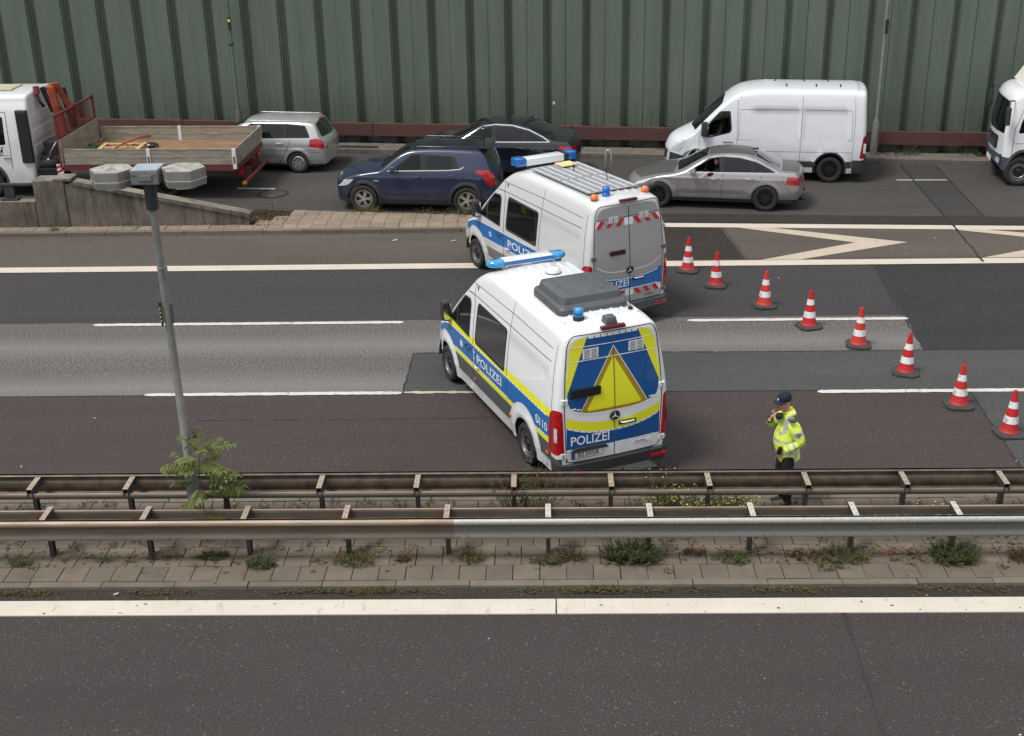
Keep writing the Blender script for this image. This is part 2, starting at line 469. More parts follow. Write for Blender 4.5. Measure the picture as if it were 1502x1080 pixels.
        # domain edges
        for P in ([(x, 0) for x in xs], [(x, 2*SU) for x in xs], [(0, u*SU) for u in us], [(s.L, u*SU) for u in us]):
            k = len(V); V += P; E += [(k+i, k+i+1) for i in range(len(P)-1)]
        regs = [r for r in s.reg if r[0] in ('L', 'R', 'top')]; dn = []
        for sp, poly, mat, key in regs:
            P = dens(poly, .05); k = len(V); Q = [s.to(sp, p) for p in P]
            V += [(a, b*SU) for a, b in Q]; E += [(k+i, k+(i+1) % len(P)) for i in range(len(P))]
            xa = min(p[0] for p in P); xb = max(p[0] for p in P); ya = min(p[1] for p in P); yb = max(p[1] for p in P)
            dn.append((sp, P, mat, key, xa, xb, ya, yb))
        o = delaunay_2d_cdt([Vector(v) for v in V], E, [], 0, 1e-5)
        VV = [(min(max(p.x, 0), s.L), min(max(p.y/SU, 0), 2)) for p in o[0]]
        v3 = [s.pt(x, u) for x, u in VV]; nn = [s.nrm(x, u) for x, u in VV]; tris = []
        for t in o[2]:
            cx = sum(VV[i][0] for i in t)/3; cu = sum(VV[i][1] for i in t)/3
            ul = cu if cu <= 1 else 2-cu; y, z = s.sec(cx, ul); sgn = -1 if cu <= 1 else 1
            zt, zr, z0, f, w, yr, ds, dt = s.par(cx)
            mat, key = base_mat, 'body'
            for sp, P, m, k, xa, xb, ya, yb in dn:
                if cx < xa or cx > xb: continue
                if sp == 'top':
                    if ul < US-ds or not (ya <= y*sgn <= yb): continue
                    a = y*sgn
                else:
                    if (sp == 'L') != (sgn < 0) or ul > US+dt or not (ya <= z <= yb): continue
                    a = z
                if inpoly(cx, a, P):
                    if m: mat = m
                    if k: key = k
            tt = tuple(t)
            # orientation outward
            a, b, c = (v3[i] for i in tt); n = (b-a).cross(c-a)
            if n.dot(nn[tt[0]]+nn[tt[1]]+nn[tt[2]]) < 0: tt = tt[::-1]
            tris.append((tt, (mat, key)))
        emit(v3, nn, tris, 'm')
        # --- caps
        for sp, x, sg in (('front', 0.0, -1), ('rear', s.L, 1)):
            ring = [s.pt(x, u) for u in us]; out = [(p.y, p.z) for p in ring]
            base = list(out)
            V = []; E = []
            V += base; E += [(i, i+1) for i in range(len(base)-1)]+[(len(base)-1, 0)]
            y0 = min(p[0] for p in base); y1 = max(p[0] for p in base); za = min(p[1] for p in base); zb = max(p[1] for p in base)
            st = s.step
            for i in range(1, int((y1-y0)/st)):
                for j in range(1, int((zb-za)/st)):
                    q = (y0+(y1-y0)*i/int((y1-y0)/st), za+(zb-za)*j/int((zb-za)/st))
                    if inpoly(q[0], q[1], base): V.append(q)
            rl = []
            for spp, poly, mat, key in s.reg:
                if spp != sp: continue
                P = dens(poly, .06); k = len(V); V += P; E += [(k+i, k+(i+1) % len(P)) for i in range(len(P))]; rl.append((P, mat, key))
            o = delaunay_2d_cdt([Vector(v) for v in V], E, [], 0, 1e-5)
            v3 = [Vector((s.D(x, p.x, p.y), p.x, p.y)) for p in o[0]]; nn = []
            for p in o[0]:
                e = .01; dy = (s.D(x, p.x+e, p.y)-s.D(x, p.x-e, p.y))/(2*e); dz = (s.D(x, p.x, p.y+e)-s.D(x, p.x, p.y-e))/(2*e)
                nn.append(Vector((1, -dy, -dz)).normalized()*sg)
            tris = []
            for t in o[2]:
                cy = sum(o[0][i].x for i in t)/3; cz = sum(o[0][i].y for i in t)/3
                if not inpoly(cy, cz, base): continue
                mat, key = base_mat, 'body'
                for P, m, k in rl:
                    if inpoly(cy, cz, P):
                        if m: mat = m
                        if k: key = k
                tt = tuple(t); a, b, c = (v3[i] for i in tt); n = (b-a).cross(c-a)
                if n.x*sg < 0: tt = tt[::-1]
                tris.append((tt, (mat, key)))
            emit(v3, nn, tris, sp)
        objs = {}
        for key, g in groups.items():
            nm = key.split('@')[0].split('#')[0]
            me = bpy.data.meshes.new(nm); me.from_pydata([tuple(v) for v in g['v']], [], g['f'])
            for m in g['mats']: me.materials.append(m)
            me.polygons.foreach_set('material_index', g['mi']); me.polygons.foreach_set('use_smooth', [True]*len(g['f'])); me.update()
            me.normals_split_custom_set_from_vertices([tuple(n) for n in g['n']])
            ob = bpy.data.objects.new(nm, me); COL.objects.link(ob); ob.parent = parent; objs[key] = ob
        for nm, mb in s.dec.items(): mb.build(nm.split('^')[0].split('~')[0], parent)
        return objs
def adopt(objs, child, par):
    """make one cut region a sub-part of another (window of a door)"""
    if child in objs and par in objs:
        objs[child].parent = objs[par]
# ------------------------------------------------------------------ wheels, mirrors, seats
def wheel(parent, x, y, R, w, kind, side=-1):
    """side=-1: outer face toward -y"""
    e = empty('wheel', (x, y, R), 0, parent)
    t = MB(); h = w/2; r0 = R*.62
    prof = [(r0, -h*.80), (r0+.02, -h*.97), (R*.84, -h*1.02), (R*.95, -h*.92), (R*.995, -h*.7), (R, 0), (R*.995, h*.7), (R*.95, h*.92), (R*.84, h*1.02), (r0+.02, h*.97), (r0, h*.8)]
    t.lathe(prof, M['rubber'], 36, axis='y')
    o1 = t.build('tyre', e)
    b = MB(); s_ = side; f = s_*h*.70
    rimm = {'steel': M['steel'], 'cap': M['alloy'], 'alloy': M['alloy'], 'black': M['alloyblk']}[kind]
    b.lathe([(r0+.004, s_*h*.85), (r0-.015, s_*h*.84), (r0-.03, s_*h*.5), (r0-.035, -s_*h*.7)], rimm, 32, axis='y')
    b.lathe([(r0-.03, s_*h*.15), (.02, s_*h*.15)], M['darkmetal'], 24, axis='y')
    if kind == 'steel':
        b.lathe([(r0-.035, s_*h*.62), (R*.50, s_*h*.45), (R*.40, s_*h*.40)], M['darkmetal'], 32, axis='y')
        b.lathe([(R*.41, s_*h*.42), (R*.34, s_*h*.62), (R*.20, s_*h*.60), (R*.16, s_*h*.75), (0.002, s_*h*.76)], M['darkmetal'], 24, axis='y')
        b.lathe([(R*.50, s_*h*.62), (R*.44, s_*h*.70), (R*.40, s_*h*.60)], rimm, 32, axis='y')
        for k in range(16):
            a = 2*pi*k/16; T = Matrix.Rotation(a, 4, 'Y')
            b.box((R*.44, -.012, -.014), (R*.57, .012, .014), rimm, Matrix.Translation((0, s_*h*.60, 0)) @ T)
    elif kind == 'cap':
        b.lathe([(r0-.012, s_*h*.80), (R*.5, s_*h*.93), (R*.3, s_*h*.86), (.002, s_*h*.9)], rimm, 32, axis='y')
        for k in range(7):
            a = 2*pi*k/7; cx, cz = R*.42*cos(a), R*.42*sin(a)
            b.lathe([(.024, s_*h*.93), (.001, s_*h*.935)], M['darkmetal'], 10, T=Matrix.Translation((cx, 0, cz)), axis='y')
    else:
        ns = 5 if kind == 'alloy' else 7
        for k in range(ns):
            for dd in (-.16, .16):
                a = 2*pi*k/ns+dd
                p0 = (R*.13*cos(2*pi*k/ns+dd*.8), R*.13*sin(2*pi*k/ns+dd*.8)); p1 = ((r0-.02)*cos(a), (r0-.02)*sin(a))
                q = Vector((p1[0]-p0[0], p1[1]-p0[1])); n = Vector((-q.y, q.x)).normalized()
                w0, w1 = .018, .015
                P = [(p0[0]+n.x*w0, p0[1]+n.y*w0), (p0[0]-n.x*w0, p0[1]-n.y*w0), (p1[0]-n.x*w1, p1[1]-n.y*w1), (p1[0]+n.x*w1, p1[1]+n.y*w1)]
                b.prism(P, s_*h*.45, s_*h*.82, rimm, 'y')
        b.lathe([(R*.19, s_*h*.45), (R*.18, s_*h*.82), (R*.1, s_*h*.84), (R*.08, s_*h*.7), (.002, s_*h*.7)], rimm, 20, axis='y')
    b.build('rim', e, autosm=35)
    return e
def wheels(parent, xf, xr, y, R, w, kind):
    for x in (xf, xr):
        for sd in (-1, 1): wheel(parent, x, sd*y, R, w, kind, sd)
def arch_liner(parent, xs, y, R, z=None):
    for x in xs:
        for sd in (-1, 1):
            b = MB()
            prof = [(x+R*cos(a), (z or R*.8)+R*sin(a)) for a in [pi*k/14 for k in range(15)]]
            y0, y1 = sd*(y+.10), sd*(y-.30)
            b.strip(prof, min(y0, y1), max(y0, y1), M['plast'], 'y')
            b.prism(prof, sd*(y-.30)-.005, sd*(y-.30)+.005, M['plast'], 'y')
            b.build('wheel_arch_liner', parent)
def underbody(parent, x0, x1, w, z0, z1):
    b = MB(); b.box((x0, -w, z0), (x1, w, z1), M['plast'], bev=.03); b.build('underbody', parent)
def seat(parent, x, y, z, s=1, mat=None):
    b = MB(); m = mat or M['trim']
    b.box((x-.25*s, y-.25*s, z), (x+.25*s, y+.25*s, z+.16*s), m, bev=.05)
    T = Matrix.Translation((x+.22*s, y, z+.1)) @ Matrix.Rotation(radians(14), 4, 'Y')
    b.box((-.06, -.24*s, 0), (.07, .24*s, .62*s), m, T, bev=.05, taper=.85)
    b.box((-.04, -.13*s, .64*s), (.06, .13*s, .84*s), m, T, bev=.04)
    return b.build('seat', parent, autosm=40)
def cabin(parent, xd, xs, yw, zf, belt, rear=None, tall=0):
    """dashboard, steering wheel, seats, floor seen through the glass"""
    b = MB(); b.box((xd-.35, -yw, belt-.35), (xd+.12, yw, belt-.03), M['trim'], bev=.06); b.build('dashboard', parent)
    b = MB(); T = Matrix.Translation((xd+.32, -yw*.5, belt-.02)) @ Matrix.Rotation(radians(-62), 4, 'Y')
    ring = [(.18*cos(a), .18*sin(a), 0) for a in [2*pi*k/20 for k in range(21)]]
    b.tube(ring, .014, M['plast'], 6, T); b.box((-.17, -.02, -.02), (.17, .02, .0), M['plast'], T)
    b.tube([(0, 0, 0), (0, 0, -.4)], .03, M['plast'], 6, T)
    b.build('steering_wheel', parent)
    for x in xs:
        for sd in (-1, 1): seat(parent, x, sd*yw*.52, zf)
    if rear:
        b = MB(); x = rear; b.box((x-.28, -yw*.9, zf), (x+.22, yw*.9, zf+.17), M['trim'], bev=.05)
        b.box((x+.15, -yw*.88, zf+.1), (x+.30, yw*.88, zf+.68), M['trim'], bev=.05); b.build('rear_bench', parent)
def mirror(parent, p, d=1, mat=None, big=False):
    """door mirror at p on side d (-1 near)"""
    b = MB(); m = mat or M['plast']; x, y, z = p
    if big:
        b.box((x-.10, y+d*.05-.08, z-.02), (x+.08, y+d*.05+.10, z+.36), m, bev=.05)
        b.box((x-.02, y-d*.14-.05, z+.0), (x+.04, y-d*.14+.16, z+.06), m)
        b.box((x+.082, y+d*.05-.06, z+.02), (x+.088, y+d*.05+.08, z+.32), M['chrome'])
    else:
        b.box((x-.07, y-.02 if d > 0 else y-.20, z), (x+.07, y+.20 if d > 0 else y+.02, z+.14), m, bev=.035, taper=.85)
        b.box((x-.03, y-.06, z-.02), (x+.03, y+.06, z+.03), M['plast'])
        b.box((x+.072, y+.01 if d > 0 else y-.17, z+.02), (x+.076, y+.17 if d > 0 else y-.01, z+.12), M['chrome'])
    return b.build('wing_mirror', parent, autosm=40)
def handle(parent, p, w=.2, mat=None):
    b = MB(); x, y, z = p; sd = 1 if y > 0 else -1
    b.tube([(x-w/2, y-sd*.01, z), (x-w/2+.02, y+sd*.03, z+.004), (x+w/2-.02, y+sd*.03, z+.004), (x+w/2, y-sd*.01, z)], .013, mat or M['plast'], 6)
    return b.build('handle', parent)
# ------------------------------------------------------------------ police van
def police_van(ver, loc, rz, s, label):
    root = empty('police_van', loc, rz, s=s)
    tag(root, label, 'police van', 'police vans parked across the lanes')
    A = ver == 'A'; base = M['white'] if A else M['silver']; blue = M['pblue'] if A else M['pblue2']
    def D(x, y, z):
        r = sstep(4.7, 5.93, x); f = 1-sstep(0, 1.1, x); q = (y/.95)**2
        return x-r*(.10*sstep(1.25, 2.65, z)+.05*q)+f*(.26*q+.10*max(0, z-.5))
    def disp(x, z):
        d = 0
        for cx in (1.02, 4.69):
            r = math.hypot(x-cx, z-.36)
            if .36 < r < .8 and z > .2: d += .028*math.exp(-((r-.50)/.09)**2)
        if 2.5 < x < 5.65 and 1.28 < z < 1.98: d -= .010*sstep(1.28, 1.34, z)*(1-sstep(1.92, 1.98, z))*sstep(3.95, 4.0, x)*(1-sstep(5.55, 5.62, x))
        d += .006*math.exp(-((z-.52)/.03)**2)
        return d
    b = Body(5.93, [(0, .80), (.12, .98), (.45, 1.12), (.95, 1.27), (1.25, 1.56), (1.65, 1.95), (1.98, 2.25), (2.25, 2.47), (2.6, 2.62), (3.1, 2.685), (5.5, 2.67), (5.93, 2.63)],
             [(0, .05), (.5, .06), (1.0, .12), (1.9, .13), (2.4, .07), (3, .05), (5.93, .05)],
             [(.25, .93), (.5, .965), (.75, .985), (1.1, .99), (1.35, .98), (1.7, .945), (1.95, .912), (2.15, .875), (2.4, .82), (2.62, .76)],
             [(0, .86), (.3, .93), (.8, .985), (1.3, 1), (5.4, 1), (5.93, .985)], .28,
             fil=lambda x: .06+.08*sstep(1.2, 2.8, x), rf=.10, rr=.09, D=D, disp=disp, step=.10)
    # wheel openings
    for cx in (1.02, 4.69): b.R('side', circ(cx, .36, .43, 30), M['gap'], 'X')
    yl0 = lambda x: .80+.0*x; yl1 = .88; 
    if A:
        top = lambda x: 1.24-(.26*sstep(1.4, .15, x))
        xs = [.10+i*.15 for i in range(39)]
        up = [(x, top(x)) for x in xs]
        b.R('side', [(x, .88) for x in xs]+[(x, z) for x, z in reversed(up)], M['pblue2'])
        b.R('side', [(x, top(x)) for x in xs if x > .55]+[(x, top(x)+.125) for x in reversed(xs) if x > .55], M['pyel'])
        b.R('side', [(1.45, .79), (5.9, .79), (5.9, .88), (1.45, .88)], M['pyel'])
        b.R('side', [(.0, .2), (5.93, .2), (5.93, .52), (.0, .52)], base)
        b.R('side', [(1.3, .50), (5.74, .50), (5.74, .79), (1.3, .79)], M['plast2'])
    else:
        top = lambda x: 1.20-(.20*sstep(1.3, .15, x))
        xs = [.10+i*.15 for i in range(39)]
        b.R('side', [(x, .86) for x in xs]+[(x, top(x)) for x in reversed(xs)], blue)
        b.R('side', [(1.3, .46), (5.74, .46), (5.74, .70), (1.3, .70)], simple_cached('van_side_moulding', (.17, .175, .175)))
    for cx in (1.02, 4.69):   # pale arch blister, cut off at the moulding
        b.R('side', circ(cx, .38, .66, 28, -.05, pi+.05) if cx > 2 else circ(cx, .38, .64, 28, -.05, pi+.05), base)
        b.R('side', [(cx-.66, .1), (cx+.66, .1), (cx+.66, .50 if A else .45), (cx-.66, .50 if A else .45)], base)
    b.R('side', rp([(0, .2), (.62, .2), (.60, .50), (.0, .62)], .03), M['plast2'])
    for cx in (1.02, 4.69): b.R('side', circ(cx, .36, .43, 30), M['gap'], 'X')
    b.R('side', [(5.66, .2), (5.93, .2), (5.93, .60), (5.70, .60)], M['plast2'])
    # doors and windows
    b.R('side', rp([(1.20, .50), (2.36, .46), (2.40, 1.2), (2.36, 2.02), (2.28, 2.10), (1.90, 2.08), (1.20, 1.36)], .05), None, 'door')
    b.R('side', rp([(1.26, 1.36), (2.26, 1.30), (2.25, 1.93), (2.18, 2.01), (1.90, 1.99)], .05), M['plast'], 'door')
    b.R('side', rp([(1.34, 1.385), (1.62, 1.37), (1.62, 1.66)], .02), M['glass'], 'door_quarter_window')
    b.R('side', rp([(1.66, 1.37), (2.22, 1.335), (2.21, 1.91), (2.15, 1.975), (1.93, 1.96), (1.66, 1.70)], .03), M['glass'], 'window')
    b.R('side', rp([(2.50, 1.30), (3.86, 1.27), (3.86, 2.02), (2.52, 2.05)], .09), M['gap'] if A else M['plast'], 'side_window_frame')
    b.R('side', rp([(2.55, 1.35), (3.82, 1.32), (3.82, 1.98), (2.57, 2.00)], .08), M['glassop'] if A else M['glass'], 'side_window')
    b.R('top', rp([(1.02, -.80), (1.93, -.72), (1.98, 0), (1.93, .72), (1.02, .80), (.97, 0)], .06), M['wshield'], 'windscreen')
    # tail lamps wrap the corner
    b.R('side', rp([(5.66, .66), (5.93, .66), (5.93, 1.42), (5.80, 1.40), (5.70, 1.30)], .04), M['redlamp'], 'tail_light')
    b.R('front', rp([(-.80, .62), (-.50, .62), (-.52, .80), (-.80, .92)], .04), M['clearlamp'], 'headlight#1')
    b.R('front', rp([(.50, .62), (.80, .62), (.80, .92), (.52, .80)], .04), M['clearlamp'], 'headlight#2')
    b.R('side', rp([(.0, .70), (.30, .80), (.34, 1.0), (.1, .95)], .03), M['clearlamp'], 'headlight_side')
    b.R('front', rp([(-.45, .50), (.45, .50), (.48, .78), (-.48, .78)], .05), M['gap'], 'grille')
    b.R('front', [(-.9, .2), (.9, .2), (.9, .46), (-.9, .46)], M['plast2'], 'bumper')
    # ---- rear face
    door = [(-.80, .52), (.80, .52), (.835, 1.4), (.80, 2.0), (.755, 2.42), (.68, 2.565), (-.68, 2.565), (-.755, 2.42), (-.80, 2.0), (-.835, 1.4)]
    b.R('rear', [(-1, .2), (1, .2), (1, .52), (-1, .52)], M['plast2'])
    L_ = [(-.78, .53), (-.004, .53), (-.004, 2.55), (-.66, 2.55), (-.74, 2.42), (-.79, 1.98), (-.825, 1.4)]
    L_ = rp(L_, [.1, 0, 0, .04, .06, .05, .05]); R_ = [(-y, z) for y, z in L_]
    dm = None if A else paint_cached('film_silver', (.46, .46, .47)); b.R('rear', L_, dm, 'rear_door#1'); b.R('rear', R_, dm, 'rear_door#2')
    for sd in (-1, 1):
        k = '#1' if sd < 0 else '#2'
        F = lambda P: [(sd*y, z) for y, z in P]
        if A:
            def bot(y): return 1.30+.16*(abs(y)/.8)**4
            win = [(.02, 2.16), (.69, 2.16), (.755, 2.06), (.78, 1.60)]+[(y, bot(y)) for y in (.74, .66, .5, .3, .02)]
            b.R('rear', F([(.004, 2.54), (.66, 2.54), (.735, 2.42), (.785, 2.0), (.815, 1.55), (.80, 1.3), (.004, 1.3)]), M['pyel'], 'rear_door'+k)
            b.R('rear', F([(.004, 2.545), (.42, 2.545), (.78, 1.66), (.79, 1.45), (.004, 1.40)]), blue, 'rear_door'+k)
            b.R('rear', F([(.70, 1.50), (.84, 1.50), (.84, .5), (.70, .5)]), base)
            b.R('rear', F(rp(win, .04)), blue, 'rear_window'+k)
            b.R('rear', F([(.86, 2.14), (.87, 2.14), (.87, 1.3)]), None)
            b.R('rear', F([(.575, 2.16), (.69, 2.16), (.755, 2.06), (.78, 1.66)]), M['pyel'], 'rear_window'+k)
            tri0 = [(0, 2.27), (.62, 1.335), (.0, 1.30)]
            b.R('rear', F([(0, 2.32), (.555, 1.37), (.555, 1.285), (0, 1.285)]), M['pbrown'])
            b.R('rear', F([(0, 2.17), (.455, 1.385), (.455, 1.35), (0, 1.35)]), M['pyel'])
            def yz(y): return 1.13+.15*(abs(y)/.8)**2.5
            ys_ = [.004+.1*i for i in range(9)]
            b.R('rear', F([(y, yz(y)-.02) for y in ys_]+[(y, bot(y)-.02) for y in reversed(ys_)]), base, 'rear_door'+k)
            b.R('rear', F([(y, yz(y)-.16) for y in ys_]+[(y, yz(y)) for y in reversed(ys_)]), M['pyel'], 'rear_door'+k)
            b.R('rear', F([(y, .74) for y in ys_]+[(y, yz(y)-.16) for y in reversed(ys_)]), blue, 'rear_door'+k)
            b.R('rear', F([(.80, .0), (1.2, .0), (1.2, 2.6), (.80, 2.6)]), base, 'body')
        else:
            ys_ = [.004+.1*i for i in range(9)]
            def yz(y): return 1.06+.10*(abs(y)/.8)**2.5
            b.R('rear', F([(y, .80) for y in ys_]+[(y, yz(y)) for y in reversed(ys_)]), blue, 'rear_door'+k)
            win = [(.02, 2.12), (.69, 2.12), (.755, 2.02), (.785, 1.55)]+[(y, 1.22+.2*(y/.8)**4) for y in (.74, .66, .5, .3, .02)]
            b.R('rear', F(rp(win, .04)), paint_cached('film_silver', (.46, .46, .47)), 'rear_window'+k)
        b.R('rear', F(rp([(.83, .62), (1.0, .62), (1.0, 1.40), (.86, 1.37)], .02)), M['redlamp'], 'tail_light_rear'+k)
    b.quad('L', 5.865, .88, 5.91, 1.12, M['clearlamp'], .006, 'reversing_lamp'); b.quad('R', 5.865, .88, 5.91, 1.12, M['clearlamp'], .006, 'reversing_lamp')
    # seams
    b.dec_strip('side', [(1.90, 2.10), (2.3, 2.12), (2.5, 2.12), (5.62, 2.10)], .012, M['gap'])
    b.dec_strip('side', [(1.55, 1.84), (1.95, 2.22), (2.25, 2.31), (3.95, 2.33), (5.6, 2.30)], .010, M['gap'])
    b.dec_strip('side', [(2.40, .46), (2.43, 1.2), (2.40, 2.02), (2.31, 2.12), (1.90, 2.10), (1.42, 1.62)], .016, M['gap'])
    b.dec_strip('side', [(3.95, .5), (3.95, 2.52)], .010, M['gap'])
    b.dec_strip('side', [(2.33, 2.12), (2.33, 2.40)], .010, M['gap'])
    b.dec_strip('side', [(5.74, .6), (5.76, 1.4), (5.76, 2.4)], .010, M['gap'])
    b.dec_strip('rear', dens(rp(door, .08), .1)+[door[0]], .016, M['gap'])
    b.dec_strip('rear', [(0, .53), (0, 2.5)], .014, M['gap'] if not A else M['plast2'], .004)
    if A:
        b.dec_strip('rear', [(-.765, 1.9), (-.75, 2.06), (-.69, 2.16), (0, 2.17), (.69, 2.16), (.75, 2.06), (.765, 1.9)], .014, M['pwhite'], .004)
        b.dec_strip('rear', [(-.74, 2.38), (.74, 2.38)], .012, M['pwhite'], .004)
        for sd in (-1, 1): b.dec_strip('rear', [(sd*.0, 2.33), (sd*.565, 1.36), (sd*.565, 1.30)], .012, M['pwhite'], .005)
        b.dec_strip('rear', [(y, bot(y)-.008) for y in [-.76+.08*i for i in range(20)]], .022, M['pwhite'], .005)
        b.dashes('side', lambda x: top(x)-.004, .55, 5.7, .13, .022, M['pwhite'])
        b.dashes('side', lambda x: .885, 1.55, 4.1, .13, .022, M['pwhite']); b.dashes('side', lambda x: .885, 5.3, 5.72, .13, .022, M['pwhite'])
        b.dashes('rear', lambda y: yz(y)-.165, -.79, .79, .105, .03, M['pwhite'])
        b.dashes('rear', lambda y: .735, -.0, .79, .105, .026, M['pwhite']); b.dashes('rear', lambda y: 2.515, -.41, .44, .105, .04, M['pwhite'])
        b.dashes('rear', lambda y: .725, -.8, -.7, .1, .026, M['pwhite'])
        b.quad('rear', -.73, 1.405, -.645, 1.43, M['pwhite'], .006); b.quad('rear', -.635, 1.385, -.575, 1.41, M['pwhite'], .006)
        b.quad('rear', .60, 1.385, .70, 1.41, M['pwhite'], .006)
        b.text('L', 'POLIZEI', 2.62, .97, .165, M['txtwht'], w=1.12); 
        b.text('R', 'POLIZEI', 2.62, .97, .165, M['txtwht'], w=1.12)
        b.text('L', '110', 5.34, .955, .15, M['txtwht'], w=.30)
        vs, fs = [], []
        ring = circ(5.24, 1.03, .075, 18); ring2 = circ(5.24, 1.03, .055, 18)
        b.decal('L', ring+ring2, [(i, (i+1) % 18, 18+(i+1) % 18, 18+i) for i in range(18)], M['txtwht'], .004, 'lettering')
        b.poly('L', [(5.20, 1.05), (5.225, 1.07), (5.24, 1.03), (5.28, 1.0), (5.275, .98), (5.23, 1.0)], M['txtwht'], .004, 'lettering')
        star = [((.095 if i % 2 == 0 else .045)*cos(2*pi*i/20)+1.86, (.095 if i % 2 == 0 else .045)*sin(2*pi*i/20)+1.06) for i in range(20)]
        b.poly('side', star, M['txtwht'], .004, 'police_star')
        b.text('rear', 'POLIZEI', -.73, .80, .155, M['txtwht'], w=.64)
        b.dec_strip('side', [(2.46, .9), (2.46, 1.2)], .02, M['pwhite'], .004)
        for z in (1.12, 1.0): b.quad('L', 2.44, z, 2.52, z+.02, M['pwhite'], .004)
    else:
        b.dashes('side', lambda x: top(x), .15, 5.7, .075, .022, M['pwhite'])
        b.dashes('side', lambda x: .862, 1.5, 4.1, .075, .022, M['pwhite'])
        for x0 in (2.62,):
            b.text('side', 'POLIZEI', x0, .94, .17, M['txtwht'], w=1.25)
        b.poly('side', circ(1.80, 1.02, .06, 16), M['txtwht'], .004, 'police_star')
        b.poly('side', circ(1.80, 1.02, .035, 12), blue, .006, 'police_star')
        b.text('rear', 'POLIZEI', -.70, .865, .145, M['txtwht'], w=.68)
        b.dashes('rear', lambda y: 1.035+.10*(abs(y)/.8)**2.5, -.79, .79, .10, .025, M['pwhite'])
        b.dashes('rear', lambda y: .805, -.79, .79, .10, .022, M['pwhite'])
        # red and white warning bands
        for (z0, z1, bw) in ((2.13, 2.275, .77), (.665, .785, .79)):
            for sd in (-1, 1):
                b.decal('rear', [(sd*.01, z0), (sd*bw, z0), (sd*(bw-.03), z1), (sd*.01, z1)], [(0, 1, 2, 3)], M['pwhite'], .003, 'warning_band~%d' % (z0*100))
                h = z1-z0; x = .10
                while x < bw-.06:
                    P = [(x+h*.75, z0), (min(bw-.01, x+h*.75+.10), z0), (x+.10, z1), (x, z1)]
                    b.decal('rear', [(sd*a, c) for a, c in P], [(0, 1, 2, 3)], M['pred'], .006, 'warning_band~%d' % (z0*100)); x += .225
        b.dec_strip('rear', [(y, 1.20+.2*(y/.8)**4) for y in [-.76+.08*i for i in range(20)]], .018, M['pwhite'], .005)
        b.dec_strip('rear', [(-.745, 2.30), (.745, 2.30)], .010, M['gap'], .004)
    # rear badge, handle, plate
    o = b.build(root, base)
    for q in 'LR': adopt(o, 'window@'+q, 'door@'+q); adopt(o, 'door_quarter_window@'+q, 'door@'+q)
    for q in '12': adopt(o, 'rear_window#'+q, 'rear_door#'+q)
    X = lambda y, z, off=0: D(5.93, y, z)+off
    m = MB(); T = Matrix.Translation((X(0, 1.20), 0, 1.20))
    m.lathe([(.001, .010), (.080, .010), (.088, .016), (.088, .0)], M['gap'], 20, T, 'x')
    for k in range(3):
        a = pi/2+2*pi*k/3; m.prism([(.011*cos(a+1.6), .011*sin(a+1.6)), (.072*cos(a), .072*sin(a)), (.011*cos(a-1.6), .011*sin(a-1.6))], .012, .018, M['pwhite'], 'x', T)
    m.lathe([(.076, .014), (.082, .020), (.088, .014)], M['steel'], 24, T, 'x')
    m.build('emblem', root, autosm=40)
    m = MB(); T = Matrix.Translation((X(.22, 1.08), .22, 1.055 if A else 1.0)); m.box((-.0, -.15, -.035), (.012, .15, .035), M['gap'], T, bev=.004); m.tube([(.0, -.12, .01), (.045, -.09, .015), (.045, .09, .015), (.0, .12, .01)], .016, M['white'] if A else M['silver'], 6, T); m.build('handle', root)
    m = MB()
    if A:
        y0, y1, z0, z1 = -.72, -.20, .585, .695
        m.box((X(-.46, .64), y0-.01, z0-.01), (X(-.46, .64)+.012, y1+.01, z1+.01), M['gap']); m.box((X(-.46, .64)+.012, y0, z0), (X(-.46, .64)+.016, y1, z1), M['plate'])
        m.box((X(-.46, .64)+.016, y0, z0), (X(-.46, .64)+.018, y0+.045, z1), M['euro'])
        vs, fs = text_tris('B', .078, True); m.add([(X(-.46, .64)+.019, -.625+a, .603+c) for a, c in vs], fs, M['txtblk'])
        for zz in (.615, .665): m.lathe([(.001, .0195), (.018, .0195)], M['txtblk'], 12, Matrix.Translation((X(-.46, .64), -.545, zz)), 'x', False)
        vs, fs = text_tris('3058', .078, True, w=.235); m.add([(X(-.46, .64)+.019, -.505+a, .603+c) for a, c in vs], fs, M['txtblk'])
        m.build('number_plate', root)
        m = MB(); m.prism(rp([(-.76, .70), (-.10, .70), (-.16, .755), (-.68, .765)], .03), X(-.4, .73), X(-.4, .73)+.04, M['plast'], 'x'); m.build('plate_lamp_bar', root)
        m = MB(); xx = X(.45, .68)+.002
        m.box((xx, .27, .63), (xx+.003, .66, .70), M['pwhite']); m.box((xx+.003, .278, .638), (xx+.004, .652, .692), M['white'])
        vs, fs = text_tris('A-AA', .026, True, .18); m.add([(xx+.006, .37+a, .662+c) for a, c in vs], fs, M['txtblk'])
        m.box((xx+.004, .34, .648), (xx+.006, .60, .652), M['txtblk']); m.build('dealer_sticker', root)
        m = MB(); xx = X(-.5, 1.72)+.004
        m.box((xx, -.74, 1.60), (xx+.04, -.24, 1.74), M['txtblk'], bev=.006); m.build('message_display', root)
        for sd, z in ((-1, 2.265), (1, 2.275)):
            m = MB(); yc = sd*.385; xx = X(yc, z)+.012; m.box((xx, yc-.13, z-.08), (xx+.006, yc+.13, z+.08), M['pwhite'])
            for i in range(6):
                for j in (-1, 1): m.box((xx+.006, yc+j*.06-.045, z-.065+i*.025), (xx+.009, yc+j*.06+.045, z-.058+i*.025), M['plast'])
            m.build('air_vent', root)
    else:
        m = MB(); xx = X(.45, .6)+.003
        vs, fs = text_tris('A-AA', .026, True, .18); m.add([(xx+.002, .37+a, .60+c) for a, c in vs], fs, M['txtblk']); m.box((xx, .33, .585), (xx+.002, .62, .589), M['txtblk']); m.build('dealer_sticker', root)
